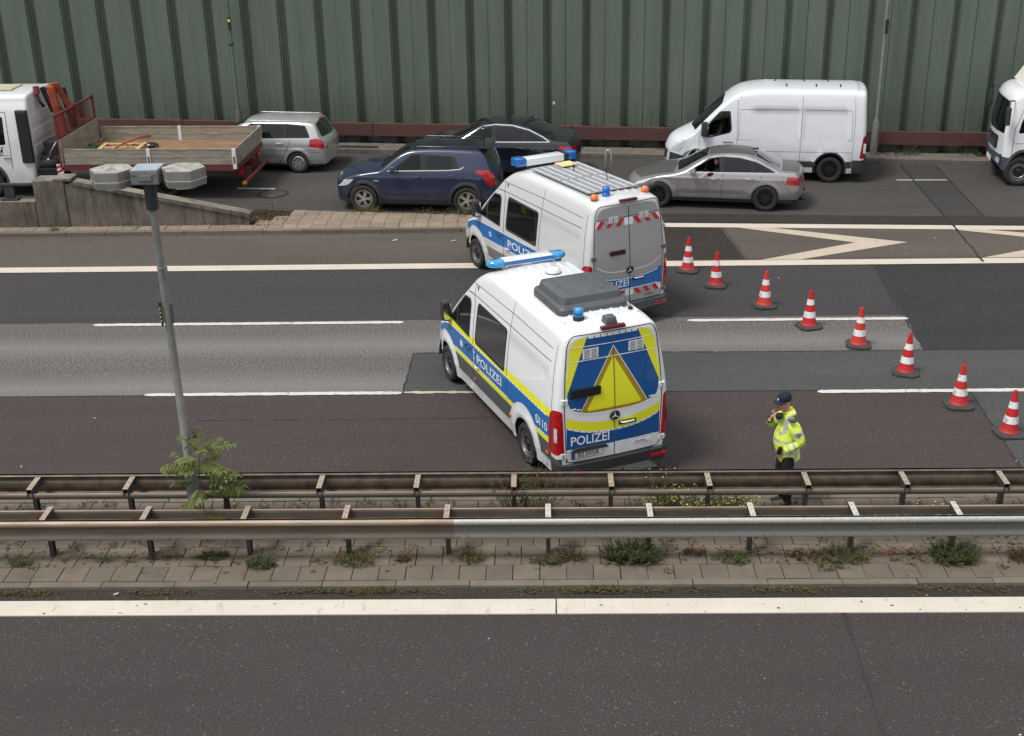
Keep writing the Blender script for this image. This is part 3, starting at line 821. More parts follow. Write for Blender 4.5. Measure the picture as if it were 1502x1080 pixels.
        m = MB(); xx = X(-.4, 1.6)+.004; m.box((xx, -.47, 1.56), (xx+.04, -.12, 1.65), simple_cached('display_brown', (.03, .008, .008)), bev=.006); m.build('message_display', root)
        for sd in (-1, 1):
            m = MB(); yc = sd*.36; z = 2.275; xx = X(yc, z)+.009; 
            for i in range(5):
                for j in (-1, 1): m.box((xx, yc+j*.06-.05, z-.06+i*.026), (xx+.006, yc+j*.06+.05, z-.045+i*.026), M['pwhite'])
            m.build('air_vent', root)
    # third brake light and camera
    m = MB(); m.box((5.78, -.20, 2.60), (5.86, .20, 2.65), simple_cached('lamp_dark_red', (.13, .01, .015)), bev=.012); m.build('brake_light', root)
    if A:
        m = MB(); m.box((5.60, -.10, 2.64), (5.80, .10, 2.76), M['plast2'], bev=.025, taper=.8); m.build('reversing_camera', root, autosm=40)
    # hinges
    for sd in (-1, 1):
        for z in (.60, 1.50):
            m = MB(); y = sd*(.90 if z < 1 else .885); m.box((5.80, min(y, y-sd*.11), z), (5.90, max(y, y-sd*.11), z+.09), M['white'] if A else M['steel'], bev=.01)
            for dz in (.025, .06): m.box((5.897, y-sd*.05-.010, z+dz-.008), (5.903, y-sd*.05+.010, z+dz+.008), M['gap'])
            m.build('hinge', root)
    # bumper and step
    m = MB()
    pr_ = [(5.72, -.97), (5.90, -.93), (5.985, -.80), (6.0, 0), (5.985, .80), (5.90, .93), (5.72, .97), (5.60, .9), (5.60, -.9)]
    m.prism(pr_, .30, .50, M['plast'] if A else M['plast2'], 'z')
    m.build('rear_bumper', root, autosm=50)
    for sd in (-1, 1):
        m = MB(); m.box((5.90, min(sd*.88, sd*.60), .37), (5.995, max(sd*.88, sd*.60), .43), M['redlamp'], bev=.01); m.build('reflector', root)
    if A:
        m = MB(); m.box((5.90, -.62, .27), (6.22, .62, .33), M['plast'], bev=.02)
        for i in range(9): m.box((5.95+i*.028, -.55, .33), (5.962+i*.028, .55, .336), M['plast2'])
        m.box((5.7, -.5, .24), (5.95, -.42, .29), M['darkmetal']); m.box((5.7, .42, .24), (5.95, .5, .29), M['darkmetal']); m.build('rear_step', root, autosm=40)
        m = MB(); m.tube([(5.8, .05, .30), (6.05, .05, .26), (6.12, .05, .36)], .025, M['darkmetal']); m.build('tow_hitch', root)
    else:
        m = MB(); m.box((5.92, -.70, .33), (6.06, .86, .39), M['plast'], bev=.02); m.build('rear_step', root, autosm=40)
    # roof
    m = MB()
    for i in range(8):
        y = -.62+i*.177; m.box((2.85, y-.014, 2.64), (5.45, y+.014, 2.688-.045*(y/.8)**2), base, bev=.004)
    if A:
        m.build('roof_rib', root)
        m = MB(); P = [(4.02, -.50), (4.15, -.57), (5.12, -.60), (5.22, -.54), (5.22, .54), (5.12, .60), (4.15, .57), (4.02, .50)]
        rings = [(1.0, 2.665), (1.0, 2.74), (.95, 2.775), (.87, 2.80), (.82, 2.90), (.77, 2.915)]; cx, cy = 4.62, 0
        vs = []; fs = []
        P = rp(P, .06, 3); n = len(P)
        for k, z in rings: vs += [(cx+(x-cx)*k, cy+(y-cy)*(k+.03*(k < 1)), z) for x, y in P]
        for j in range(len(rings)-1): fs += [(j*n+i, j*n+(i+1) % n, (j+1)*n+(i+1) % n, (j+1)*n+i) for i in range(n)]
        fs.append(tuple((len(rings)-1)*n+i for i in range(n))); m.add(vs, fs, M['plast2'], True)
        for y in (-.30, .25): m.box((4.18, y-.02, 2.905), (4.95, y+.02, 2.924), M['plast2'], bev=.008)
        m.build('air_conditioning_unit', root, autosm=30)
        m = MB(); m.lathe([(.13, 2.67), (.13, 2.70)], M['gap'], 24, Matrix.Translation((3.35, .14, 0))); m.lathe([(.125, 2.70), (.12, 2.75), (.09, 2.785), (.001, 2.80)], M['white'], 24, Matrix.Translation((3.35, .14, 0))); m.build('roof_vent', root)
    else:
        m.build('roof_rib', root)
        m = MB(); m.box((2.95, -.60, 2.70), (5.30, .60, 2.712), simple_cached('solar_panel', (.27, .28, .295), .4), bev=.004)
        for i in range(7):
            y = -.53+i*.177; m.box((3.0, y-.009, 2.712), (4.1, y+.009, 2.718), M['pwhite']); m.box((4.2, y-.009, 2.712), (5.25, y+.009, 2.718), M['pwhite'])
        m.build('solar_panel', root)
        m = MB(); m.box((3.0, -.02, 2.74), (3.34, .36, 2.77), simple_cached('cream_plate', (.72, .60, .28)), bev=.01); m.box((3.05, .02, 2.71), (3.3, .3, 2.74), M['gap']); m.build('roof_plate', root)
        m = MB(); m.tube([(3.6, .10, 2.71), (3.6, .10, 2.86)], .012, M['gap'], 6); m.build('antenna', root)
        for sd in (-1, 1):
            m = MB(); T = Matrix.Translation((5.52, sd*.60, 2.655)); m.lathe([(.085, 0), (.085, .03), (.065, .075), (.03, .095), (.001, .10)], M['orangelamp'], 16, T); m.build('amber_lamp', root)
    yb = -.38 if A else -.28; xb = 5.42 if A else 5.45
    m = MB(); T = Matrix.Translation((xb, yb, 2.655)); m.lathe([(.085, 0), (.085, .06), (.078, .065)], M['gap'] if A else M['bluelamp'], 20, T)
    m.lathe([(.078, .06), (.078, .17), (.065, .19), (.001, .195)], M['bluelamp2'] if A else M['bluelamp'], 20, T)
    m.lathe([(.081, .10), (.081, .12)], M['bluelamp'], 20, T); m.build('beacon', root)
    m = MB(); m.lathe([(.04, 2.66), (.035, 2.69), (.001, 2.70)], M['gap'], 12, Matrix.Translation((5.33 if A else 4.6, .55 if A else .30, 0))); m.tube([(5.33 if A else 4.6, .55 if A else .30, 2.69), (5.24 if A else 4.55, .57 if A else .30, 2.92)], .008, M['gap'], 6)
    if not A: m.lathe([(.001, 2.93), (.06, 2.925), (.06, 2.91)], M['gap'], 12, Matrix.Translation((4.55, .3, 0)))
    m.build('antenna', root)
    # light bar
    lb = MB()
    if A:
        xb = 2.55; T = Matrix.Translation((xb, 0, 2.665))
        lb.box((-.13, -.45, 0), (.13, .45, .10), M['white'], T, bev=.03)
        lb.box((.115, -.45, .02), (.135, .45, .085), M['pblue2'], T, bev=.006)
        lb.box((-.12, -.60, -.04), (.12, -.50, .02), M['gap'], T); lb.box((-.12, .50, -.04), (.12, .60, .02), M['gap'], T)
        o1 = lb.build('light_bar', root, autosm=40)
        for sd in (-1, 1):
            e = MB(); P = rp([(-.13, sd*.44), (.13, sd*.44), (.13, sd*.60), (.03, sd*.73), (-.10, sd*.73), (-.14, sd*.64)], .06)
            n = len(P); vs = [(x*k+xb, sd*.44+(y-sd*.44)*k, 2.665+z) for k, z in ((.9, -.01), (1, .01), (1, .05), (.93, .08), (.80, .095)) for x, y in P]
            fs = [(j*n+i, j*n+(i+1) % n, (j+1)*n+(i+1) % n, (j+1)*n+i) for j in range(4) for i in range(n)]+[tuple(4*n+i for i in range(n))]
            e.add(vs, fs, M['bluelamp2'], True); q = e.build('blue_light', o1, autosm=40)
    else:
        xb = 2.50; T = Matrix.Translation((xb, 0, 2.66))
        lb.box((-.14, -.50, .02), (.14, .44, .17), M['white'], T, bev=.012)
        lb.box((-.13, .44, .03), (.13, .56, .16), M['gap'], T); lb.box((-.10, -.5, -.04), (.10, .5, .02), M['gap'], T)
        o1 = lb.build('light_bar', root, autosm=40)
        for sd in (-1, 1):
            e = MB(); y0, y1 = (-.74, -.50) if sd < 0 else (.56, .76)
            e.box((xb-.15, y0, 2.68), (xb+.15, y1, 2.86), M['bluelamp'], bev=.035); e.build('blue_light', o1, autosm=40)
    # cab
    cabin(root, 1.35, (2.05,), .84, .85, 1.38)
    if not A:
        m = MB(); m.box((2.7, -.5, .5), (3.3, .7, 1.25), M['trim2'], bev=.05); m.tube([(3.1, -.55, .5), (3.1, -.55, 2.0)], .03, M['steel']); m.tube([(2.85, -.6, 1.9), (3.3, -.3, 1.5)], .015, M['steel']); m.box((2.75, -.72, 1.72), (2.95, -.62, 1.86), M['pyel'], bev=.02); m.build('workstation', root)
    m = MB(); m.box((.5, -.78, .22), (5.6, .78, .34), M['plast']); m.box((2.42, -.86, .5), (2.46, .86, 2.3), M['trim2']); m.box((.3, -.80, .35), (5.8, .80, .48), M['plast']); m.build('cabin_floor', root)
    wheels(root, 1.02, 4.69, .86, .345, .235, 'steel')
    arch_liner(root, (1.02, 4.69), .88, .46, .36)
    for sd in (-1, 1):
        mirror(root, (1.28, sd*1.02, 1.33), sd, big=True)
        handle(root, (2.22, sd*1.005, 1.13), .22)
        handle(root, (2.62, sd*.995, .90), .18, M['white'])
        for x, z in ((2.5, .62), (4.1, .62), (5.6, .62)):
            m = MB(); m.box((x-.04, sd*(.995)-.006, z-.02), (x+.04, sd*(.995)+.006, z+.02), M['orangelamp']); m.build('side_marker', root)
    return root
_sc = {}
def simple_cached(n, c, r=.55):
    if n not in _sc: _sc[n] = simple(n, c, r)
    return _sc[n]
def paint_cached(n, c):
    if n not in _sc: _sc[n] = paint(n, c, metal=.4, rough=.35, dirt=.1)
    return _sc[n]
# ------------------------------------------------------------------ cars
def car(name, label, cat, loc, rz, s, P):
    """P: profile dict"""
    root = empty(name, loc, rz, s=s); tag(root, label, cat, 'vehicles held up on the slip road')
    L = P['L']; xf, xr = P['ax']; ra = P['ra']; za = P.get('za', ra-.04)
    fx, rx, fz, rz_ = P.get('fx', .30), P.get('rx', .22), P.get('fz', .10), P.get('rz', .08)
    hw = P['hw']
    def D(x, y, z):
        q = (y/hw)**2; f = 1-sstep(0, P.get('fl', 1.0), x); r = sstep(L-P.get('rl', .8), L, x)
        return x+f*(fx*q+fz*abs(z-.5))-r*(rx*q+rz_*max(0, z-.55)+P.get('rlow', .0)*max(0, .5-z))
    sh = P.get('shoulder', .84)
    def disp(x, z):
        d = .010*math.exp(-((z-P.get('crease', .74))/.03)**2)*sstep(.3, .8, x)
        d -= .012*math.exp(-((z-.42)/.08)**2)*sstep(xf+.4, xf+.7, x)*(1-sstep(xr-.7, xr-.4, x))
        for cx in (xf, xr):
            r = math.hypot(x-cx, z-za)
            if r < ra+.25: d += .016*math.exp(-((r-ra-.03)/.05)**2)
        return d
    b = Body(L, P['zt'], P['crown'], P['W'], P['plan'], P.get('z0', .22), fil=P.get('fil', lambda x: .055), rf=P.get('rf', .09), rr=P.get('rr', .09), D=D, disp=disp, step=.062)
    base = P['paint']
    low = P.get('low')
    if low: b.R('side', [(0, .1), (L, .1), (L, low), (0, low)], M['plast'])
    if P.get('clad'):
        for cx in (xf, xr): b.R('side', circ(cx, za, ra+.07, 30), M['plast'])
    for cx in (xf, xr): b.R('side', circ(cx, za, ra, 30), None, 'X')
    if P.get('hood'): b.R('top', P['hood'], P['hoodmat'], 'bonnet')
    if P.get('roofp'): b.R('top', P['roofp'], P['hoodmat'], 'roof')
    if P.get('bootp'): b.R('top', P['bootp'], P['hoodmat'], 'boot_lid')
    for i, d in enumerate(P['doors']): b.R('side', rp(d, .04), None, 'door#%d' % i)
    if P.get('dlo'): b.R('side', rp(P['dlo'], .05), M['gap'])
    for i, (w, own, mt) in enumerate(P['wins']):
        if mt == 'open': b.R('side', rp(w, .03), None, 'X') if P.get('openboth') else (b.R('L', rp(w, .03), None, 'X'), b.R('R', rp(w, .03), M['glass'], 'window#o@R'))
        else: b.R('side', rp(w, .03), M[mt], 'window#%d' % i)
    b.R('top', rp(P['ws'], .06), M['wshield'], 'windscreen')
    if P.get('rw'): b.R(P.get('rwsp', 'top'), rp(P['rw'], .06), M[P.get('rwm', 'glassop')], 'rear_window')
    for k in ('L', 'R'):
        sg = -1 if k == 'L' else 1
        if P.get('tl'): b.R(k, rp(P['tl'], .03), M['redlamp'], 'tail_light@'+k)
        if P.get('hl'): b.R(k, rp(P['hl'], .03), M['clearlamp'], 'headlight@'+k)
        if P.get('tlr'): b.R('rear', [(sg*y, z) for y, z in P['tlr']], M['redlamp'], 'tail_light@'+k)
        if P.get('hlf'): b.R('front', [(sg*y, z) for y, z in P['hlf']], M['clearlamp'], 'headlight@'+k)
    for g in P.get('grille', []): b.R('front', rp(g, .04), M['gap'], 'grille')
    if P.get('rbot'): b.R('rear', [(-1, .1), (1, .1), (1, P['rbot']), (-1, P['rbot'])], M['plast'])
    for ln in P['seams']: b.dec_strip('side', ln, .010, M['gap'])
    for ln in P.get('tseams', []): b.dec_strip('top', ln, .010, M['gap'])
    for ln in P.get('chrome', []): b.dec_strip('side', ln, .020, M['chrome'], .005, name='chrome_trim')
    o = b.build(root, base)
    for k, ob in list(o.items()):
        pass
    for i, (w, own, mt) in enumerate(P['wins']):
        for q in 'LR':
            if own is not None: adopt(o, 'window#%d@%s' % (i, q), 'door#%d@%s' % (own, q))
    if 'window#o@R' in o: adopt(o, 'window#o@R', 'door#0@R')
    wheels(root, xf, xr, P['track'], P['R'], P.get('tw', .215), P['wheel'])
    arch_liner(root, (xf, xr), P['track'], ra+.02, za)
    underbody(root, .35, L-.35, hw-.12, .18, .30)
    cabin(root, P['dash'], P['seats'], hw-.22, .32, P['belt'], P['bench'])
    for sd in (-1, 1):
        mirror(root, (P['mir'][0], sd*P['mir'][1], P['mir'][2]), sd, P.get('mirm', base))
        for x, z in P['handles']:
            y = b.side_y(x, z); handle(root, (x, sd*(y+.005), z), .18, P.get('hm', base))
    return root, b, o
def side_y(s, x, z):
    return abs(s.pt(x, s.u_of_z(x, z)).y)
Body.side_y = side_y
def sedan(label, loc, rz, s, kind):
    g = kind == 'grey'
    P = dict(L=4.72, hw=.90, ax=(.90, 3.71), ra=.365, R=.335, track=.80, wheel='black' if g else 'alloy',
      zt=[(0, .62), (.15, .70), (.5, .80), (1.0, .90), (1.32, .955), (1.5, 1.03), (1.8, 1.20), (2.1, 1.335), (2.4, 1.40), (2.75, 1.425), (3.1, 1.41), (3.45, 1.34), (3.8, 1.19), (4.12, 1.045), (4.3, 1.02), (4.6, 1.0), (4.72, .95)],
      crown=[(0, .06), (.6, .06), (1.3, .07), (1.7, .12), (2.3, .09), (3.1, .09), (3.7, .11), (4.1, .06), (4.72, .04)],
      W=[(.2, .82), (.35, .88), (.55, .905), (.75, .905), (.90, .875), (.97, .84), (1.2, .71), (1.36, .60), (1.45, .55)],
      plan=[(0, .84), (.3, .93), (.9, .985), (1.6, 1), (3.6, 1), (4.3, .965), (4.72, .88)],
      fx=.32, rx=.20, fz=.10, rz=.16, rlow=.2, z0=.20, belt=.93, crease=.80,
      fil=lambda x: .05+.02*sstep(1.3, 2, x), rf=.10, rr=.08,
      paint=M['matgrey'] if g else M['black'],
      doors=[[(1.42, .27), (2.50, .26), (2.56, .9), (2.50, 1.28), (2.20, 1.27), (1.46, .93)], [(2.53, .26), (3.22, .27), (3.42, .62), (3.58, .90), (3.42, 1.15), (3.1, 1.26), (2.60, 1.28), (2.59, .9)]],
      dlo=[(1.62, .945), (3.98, .965), (3.80, 1.06), (3.45, 1.21), (3.0, 1.30), (2.55, 1.315), (2.2, 1.27)],
      wins=[([(1.70, .96), (2.49, .965), (2.46, 1.29), (2.24, 1.25)], 0, 'open' if g else 'glass'), ([(2.60, .965), (3.32, .97), (3.28, 1.235), (3.0, 1.275), (2.58, 1.29)], 1, 'glassdk'), ([(3.37, .975), (3.86, .985), (3.62, 1.11), (3.34, 1.22)], None, 'glassdk')],
      ws=[(1.40, -.66), (2.14, -.50), (2.17, 0), (2.14, .50), (1.40, .66), (1.34, 0)],
      rw=[(3.42, -.46), (4.04, -.56), (4.10, 0), (4.04, .56), (3.42, .46), (3.37, 0)], rwm='glassop',
      tl=[(4.32, .70), (4.72, .66), (4.72, .86), (4.40, .88)], tlr=[(.45, .70), (.85, .68), (.85, .88), (.45, .88)],
      hl=[(0, .55), (.28, .62), (.55, .76), (.15, .72)], hlf=[(.35, .50), (.8, .52), (.8, .66), (.35, .60)],
      grille=[[(-.30, .25), (.30, .25), (.36, .62), (-.36, .62)], [(-.75, .22), (-.4, .22), (-.4, .4), (-.75, .42)], [(.4, .22), (.75, .22), (.75, .42), (.4, .4)]],
      seams=[[(1.40, .26), (1.42, .92)], [(2.54, .25), (2.58, .9), (2.54, 1.28)], [(3.22, .26), (3.44, .62), (3.60, .92)], [(1.42, .27), (3.22, .26)], [(4.15, .95), (4.3, .62), (4.5, .5)]],
      tseams=[[(.25, -.60), (1.25, -.72)], [(.25, .60), (1.25, .72)], [(4.15, -.6), (4.68, -.6)], [(4.15, .6), (4.68, .6)]],
      chrome=[[(1.56, .945), (2.6, .952), (3.99, .972)], [(1.62, .955), (2.2, 1.285), (2.55, 1.33), (3.0, 1.318), (3.45, 1.225), (3.82, 1.07), (3.99, .972)]] if not g else [[(1.56, .945), (2.6, .952), (3.99, .972)]],
      dash=1.75, seats=(2.45,), bench=3.25, mir=(1.80, .93, .93), handles=[(2.35, .80), (3.28, .82)], rbot=.34)
    if g:
        P['hoodmat'] = M['matgrey2']
        P['hood'] = [(.28, -.62), (1.28, -.74), (1.34, 0), (1.28, .74), (.28, .62), (.15, 0)]
        P['roofp'] = rp([(2.18, -.50), (3.38, -.46), (3.38, .46), (2.18, .50)], .04)
        P['bootp'] = [(4.12, -.62), (4.66, -.60), (4.66, .60), (4.12, .62)]
        P['low'] = .30
    root, b, o = car('sedan', label, 'car', loc, rz, s, P)
    m = MB()
    m.prism([(3.28, 1.40), (3.46, 1.37), (3.46, 1.43)], -.012, .012, M['gap'] if g else M['black'], 'y'); m.build('antenna_fin', root)
    if g:
        m = MB()
        for y in (-.55, -.45, .45, .55): m.tube([(4.60, y, .27), (4.76, y, .27)], .035, M['darkmetal'], 10)
        m.build('exhaust_tip', root)
    return root
def suv(label, loc, rz, s):
    P = dict(L=4.22, hw=.90, ax=(.85, 3.45), ra=.385, R=.345, track=.80, wheel='alloy', clad=True, low=.34,
      zt=[(0, .72), (.12, .84), (.5, .97), (1.05, 1.06), (1.25, 1.12), (1.55, 1.34), (1.85, 1.52), (2.1, 1.585), (2.6, 1.61), (3.4, 1.595), (3.82, 1.56), (3.95, 1.47), (4.07, 1.28), (4.15, 1.12), (4.22, .98)],
      crown=[(0, .05), (1.0, .06), (1.4, .11), (2, .08), (3.5, .07), (3.9, .07), (4.22, .04)],
      W=[(.2, .84), (.4, .89), (.6, .905), (.85, .905), (1.0, .885), (1.2, .80), (1.45, .68), (1.6, .60)],
      plan=[(0, .86), (.3, .94), (.9, .99), (1.6, 1), (3.5, 1), (3.9, .97), (4.22, .88)],
      fx=.26, rx=.12, fz=.06, rz=.06, belt=1.05, crease=.88, z0=.24, rf=.10, rr=.09,
      paint=M['navy'], hoodmat=simple_cached('roof_black', (.012, .014, .022), .22),
      roofp=rp([(2.02, -.56), (3.80, -.55), (3.80, .55), (2.02, .56)], .04),
      doors=[[(1.30, .32), (2.38, .32), (2.42, 1.0), (2.36, 1.45), (2.0, 1.43), (1.36, 1.04)], [(2.42, .32), (2.98, .34), (3.14, .70), (3.36, .95), (3.30, 1.35), (2.46, 1.45)]],
      dlo=[(1.52, 1.06), (3.28, 1.10), (3.15, 1.40), (2.1, 1.45)],
      wins=[([(1.62, 1.075), (2.32, 1.09), (2.28, 1.42), (2.08, 1.41)], 0, 'glass'), ([(2.46, 1.095), (3.12, 1.115), (3.06, 1.39), (2.46, 1.42)], 1, 'glassdk')],
      ws=[(1.28, -.70), (1.98, -.58), (2.02, 0), (1.98, .58), (1.28, .70), (1.20, 0)],
      rw=[(3.90, -.52), (4.11, -.60), (4.13, 0), (4.11, .60), (3.90, .52), (3.88, 0)],
      tl=[(3.72, 1.04), (3.95, .98), (4.08, .72), (4.22, .72), (4.22, .98), (4.08, 1.10), (3.72, 1.10)], tlr=[(.60, .70), (.86, .70), (.86, .98), (.62, .98)],
      hl=[(.0, .62), (.25, .68), (.50, .84), (.15, .80)], hlf=[(.45, .60), (.80, .60), (.80, .78), (.42, .70)],
      grille=[[(-.5, .25), (.5, .25), (.55, .46), (-.55, .46)], [(-.42, .60), (.42, .60), (.42, .66), (-.42, .66)]],
      seams=[[(1.28, .32), (1.30, 1.0)], [(2.40, .32), (2.44, 1.0), (2.40, 1.44)], [(2.98, .34), (3.16, .70), (3.38, .95), (3.34, 1.1)], [(1.3, .33), (2.98, .33)]],
      chrome=[[(1.48, 1.05), (2.5, 1.075), (3.02, 1.09), (3.30, 1.12), (3.38, 1.17)]],
      tseams=[[(.2, -.6), (1.15, -.74)]], dash=1.6, seats=(2.3,), bench=3.1, mir=(1.66, .93, 1.04), handles=[(2.24, .93), (3.10, .97)], mirm=M['navy'], hm=M['navy'], rbot=.45)
    root, b, o = car('suv', label, 'car', loc, rz, s, P)
    m = MB(); m.box((3.72, -.54, 1.55), (4.02, .54, 1.595), M['black'], bev=.015); m.build('rear_spoiler', root, autosm=40)
    for sd in (-1, 1):
        m = MB(); m.box((.235, sd*.70-.06, .40), (.30, sd*.70+.06, .52), M['clearlamp'], bev=.02); m.build('fog_light', root)
        m = MB(); y = b.side_y(1.22, .80); m.box((1.12, sd*y-.008, .785), (1.26, sd*y+.008, .825), M['chrome'], bev=.005); m.build('side_indicator', root)
        m = MB(); m.tube([(2.1, sd*.585, 1.55), (2.2, sd*.585, 1.605), (3.6, sd*.57, 1.60), (3.68, sd*.57, 1.57)], .012, M['black']); m.build('roof_rail', root)
    return root
def estate(label, loc, rz, s):
    P = dict(L=4.52, hw=.88, ax=(.92, 3.62), ra=.345, R=.315, track=.77, wheel='cap',
      zt=[(0, .64), (.15, .74), (.5, .86), (1.0, .97), (1.2, 1.02), (1.5, 1.20), (1.8, 1.37), (2.1, 1.46), (2.5, 1.50), (3.3, 1.50), (3.9, 1.48), (4.12, 1.43), (4.28, 1.22), (4.38, 1.03), (4.46, .95), (4.52, .88)],
      crown=[(0, .05), (1.0, .06), (1.4, .12), (2, .09), (3.6, .07), (4.0, .07), (4.52, .04)],
      W=[(.2, .80), (.4, .865), (.6, .885), (.8, .885), (.95, .86), (1.1, .79), (1.35, .665), (1.5, .58)],
      plan=[(0, .86), (.3, .94), (.9, .985), (1.6, 1), (3.6, 1), (4.1, .965), (4.52, .88)],
      fx=.28, rx=.14, fz=.08, rz=.04, belt=.97, crease=.70, z0=.22, rf=.10, rr=.09, paint=M['astra'],
      doors=[[(1.34, .27), (2.42, .26), (2.46, .95), (2.40, 1.37), (2.1, 1.35), (1.38, .97)], [(2.45, .26), (3.06, .28), (3.26, .62), (3.42, .95), (3.34, 1.36), (2.50, 1.38)]],
      dlo=[(1.55, .975), (4.06, 1.02), (3.86, 1.34), (3.3, 1.385), (2.2, 1.38)],
      wins=[([(1.64, .99), (2.38, 1.0), (2.34, 1.36), (2.12, 1.33)], 0, 'glass'), ([(2.50, 1.0), (3.24, 1.015), (3.20, 1.36), (2.48, 1.37)], 1, 'glassdk'), ([(3.30, 1.02), (3.98, 1.04), (3.80, 1.31), (3.27, 1.355)], None, 'glassdk')],
      ws=[(1.22, -.68), (2.0, -.54), (2.04, 0), (2.0, .54), (1.22, .68), (1.14, 0)],
      rw=[(4.16, -.52), (4.38, -.60), (4.41, 0), (4.38, .60), (4.16, .52), (4.14, 0)],
      tl=[(4.02, .78), (4.44, .70), (4.52, .72), (4.46, .95), (4.30, 1.0), (4.05, .98)], tlr=[(.58, .70), (.86, .70), (.86, .90), (.60, .90)],
      hl=[(0, .58), (.25, .64), (.5, .80), (.15, .76)], hlf=[(.35, .52), (.8, .54), (.8, .68), (.35, .62)],
      grille=[[(-.35, .50), (.35, .50), (.35, .60), (-.35, .60)], [(-.6, .22), (.6, .22), (.6, .38), (-.6, .38)]],
      seams=[[(1.32, .27), (1.36, .95)], [(2.43, .26), (2.48, .95), (2.44, 1.38)], [(3.06, .28), (3.28, .62), (3.44, .98)], [(1.34, .28), (3.06, .27)], [(4.05, .62), (4.5, .60)]],
      dash=1.6, seats=(2.3,), bench=3.1, mir=(1.62, .90, .96), handles=[(2.26, .84), (3.10, .86)], low=.26)
    root, b, o = car('estate_car', label, 'car', loc, rz, s, P)
    m = MB(); m.tube([(3.85, 0, 1.48), (4.0, 0, 1.70)], .007, M['gap'], 6); m.build('antenna', root)
    m = MB(); m.box((4.08, -.13, 1.425), (4.16, .13, 1.455), M['redlamp'], bev=.01); m.build('brake_light', root)
    m = MB(); m.box((4.48, -.26, .66), (4.50, .26, .77), M['plate']); m.build('number_plate', root)
    for sd in (-1, 1):
        m = MB(); m.tube([(2.1, sd*.60, 1.45), (2.2, sd*.60, 1.46), (3.9, sd*.58, 1.45), (4.0, sd*.575, 1.43)], .010, M['astra']); m.build('roof_rail', root)
    return root
def cargo_van(label, loc, rz, s):
    root = empty('cargo_van', loc, rz, s=s); tag(root, label, 'van', 'vehicles held up on the slip road')
    L = 5.55; base = M['vanwhite']
    def D(x, y, z):
        q = (y/1.0)**2; f = 1-sstep(0, 1.1, x); r = sstep(4.6, L, x)
        return x+f*(.34*q+.10*max(0, z-.5))-r*(.06*sstep(1.2, 2.4, z)+.05*q)
    def disp(x, z):
        d = 0
        for cx in (.92, 4.60):
            r = math.hypot(x-cx, z-.36)
            if r < .8: d += .022*math.exp(-((r-.47)/.07)**2)
        for a, c in ((2.05, 3.75), (3.80, 5.05)):
            if a < x < c: d -= .014*sstep(1.08, 1.12, z)*(1-sstep(1.86, 1.90, z))*sstep(a, a+.05, x)*(1-sstep(c-.05, c, x))
        return d
    b = Body(L, [(0, .82), (.12, 1.0), (.4, 1.15), (.75, 1.30), (1.0, 1.50), (1.35, 1.84), (1.65, 2.11), (1.9, 2.27), (2.2, 2.37), (2.7, 2.42), (5.2, 2.43), (L, 2.39)],
             [(0, .05), (.5, .07), (.9, .12), (1.6, .13), (2.1, .07), (3, .05), (L, .05)],
             [(.2, .95), (.5, 1.0), (.9, 1.01), (1.15, 1.005), (1.5, .975), (1.9, .93), (2.15, .89), (2.4, .82)],
             [(0, .84), (.3, .92), (.8, .975), (1.3, 1), (5.1, 1), (L, .985)], .26,
             fil=lambda x: .06+.07*sstep(1, 2.4, x), rf=.12, rr=.10, D=D, disp=disp, step=.10)
    b.R('side', [(1.2, .40), (4.2, .40), (4.2, .56), (1.2, .56)], M['plast']); b.R('side', [(4.9, .40), (5.3, .40), (5.3, .58), (4.9, .58)], M['plast'])
    b.R('side', [(5.22, .2), (L, .2), (L, .62), (5.22, .62)], M['plast']); b.R('side', rp([(0, .2), (.62, .2), (.55, .45), (.30, .62), (0, .68)], .03), M['plast'])
    for cx in (.92, 4.60): b.R('side', circ(cx, .36, .47, 28, 0, pi)+[(cx-.47, .2), (cx+.47, .2)], M['plast'])
    for cx in (.92, 4.60): b.R('side', circ(cx, .36, .42, 28), None, 'X')
    b.R('side', rp([(1.02, .45), (1.98, .42), (2.02, 1.15), (1.96, 1.86), (1.86, 1.92), (1.55, 1.88), (1.04, 1.34)], .06), None, 'door')
    b.R('side', rp([(1.06, 1.17), (1.30, 1.13), (1.86, 1.27), (1.90, 1.36), (1.84, 1.84), (1.56, 1.83), (1.08, 1.32)], .05), M['gap'], 'door')
    b.R('L', rp([(1.12, 1.19), (1.30, 1.16), (1.83, 1.30), (1.85, 1.38), (1.80, 1.80), (1.58, 1.79), (1.14, 1.33)], .05), None, 'X')
    b.R('R', rp([(1.12, 1.19), (1.30, 1.16), (1.83, 1.30), (1.85, 1.38), (1.80, 1.80), (1.58, 1.79), (1.14, 1.33)], .05), M['glass'], 'window')
    b.R('top', rp([(.84, -.82), (1.60, -.74), (1.66, 0), (1.60, .74), (.84, .82), (.72, 0)], .08), M['wshield'], 'windscreen')
    b.R('side', rp([(.0, .70), (.22, .72), (.46, 1.02), (.30, 1.06), (.0, .88)], .03), M['clearlamp'], 'headlight')
    b.R('side', rp([(5.42, .66), (L, .66), (L, 1.28), (5.48, 1.22)], .03), M['redlamp'], 'tail_light')
    b.R('front', rp([(-.5, .42), (.5, .42), (.6, .72), (-.6, .72)], .05), M['gap'], 'grille'); b.R('front', [(-.95, .2), (.95, .2), (.95, .40), (-.95, .40)], M['plast'], 'bumper')
    for sd in (-1, 1):
        b.R('rear', [(sd*.005, .5), (sd*.80, .5), (sd*.82, 1.9), (sd*.74, 2.28), (sd*.005, 2.28)], None, 'rear_door#%d' % (sd > 0))
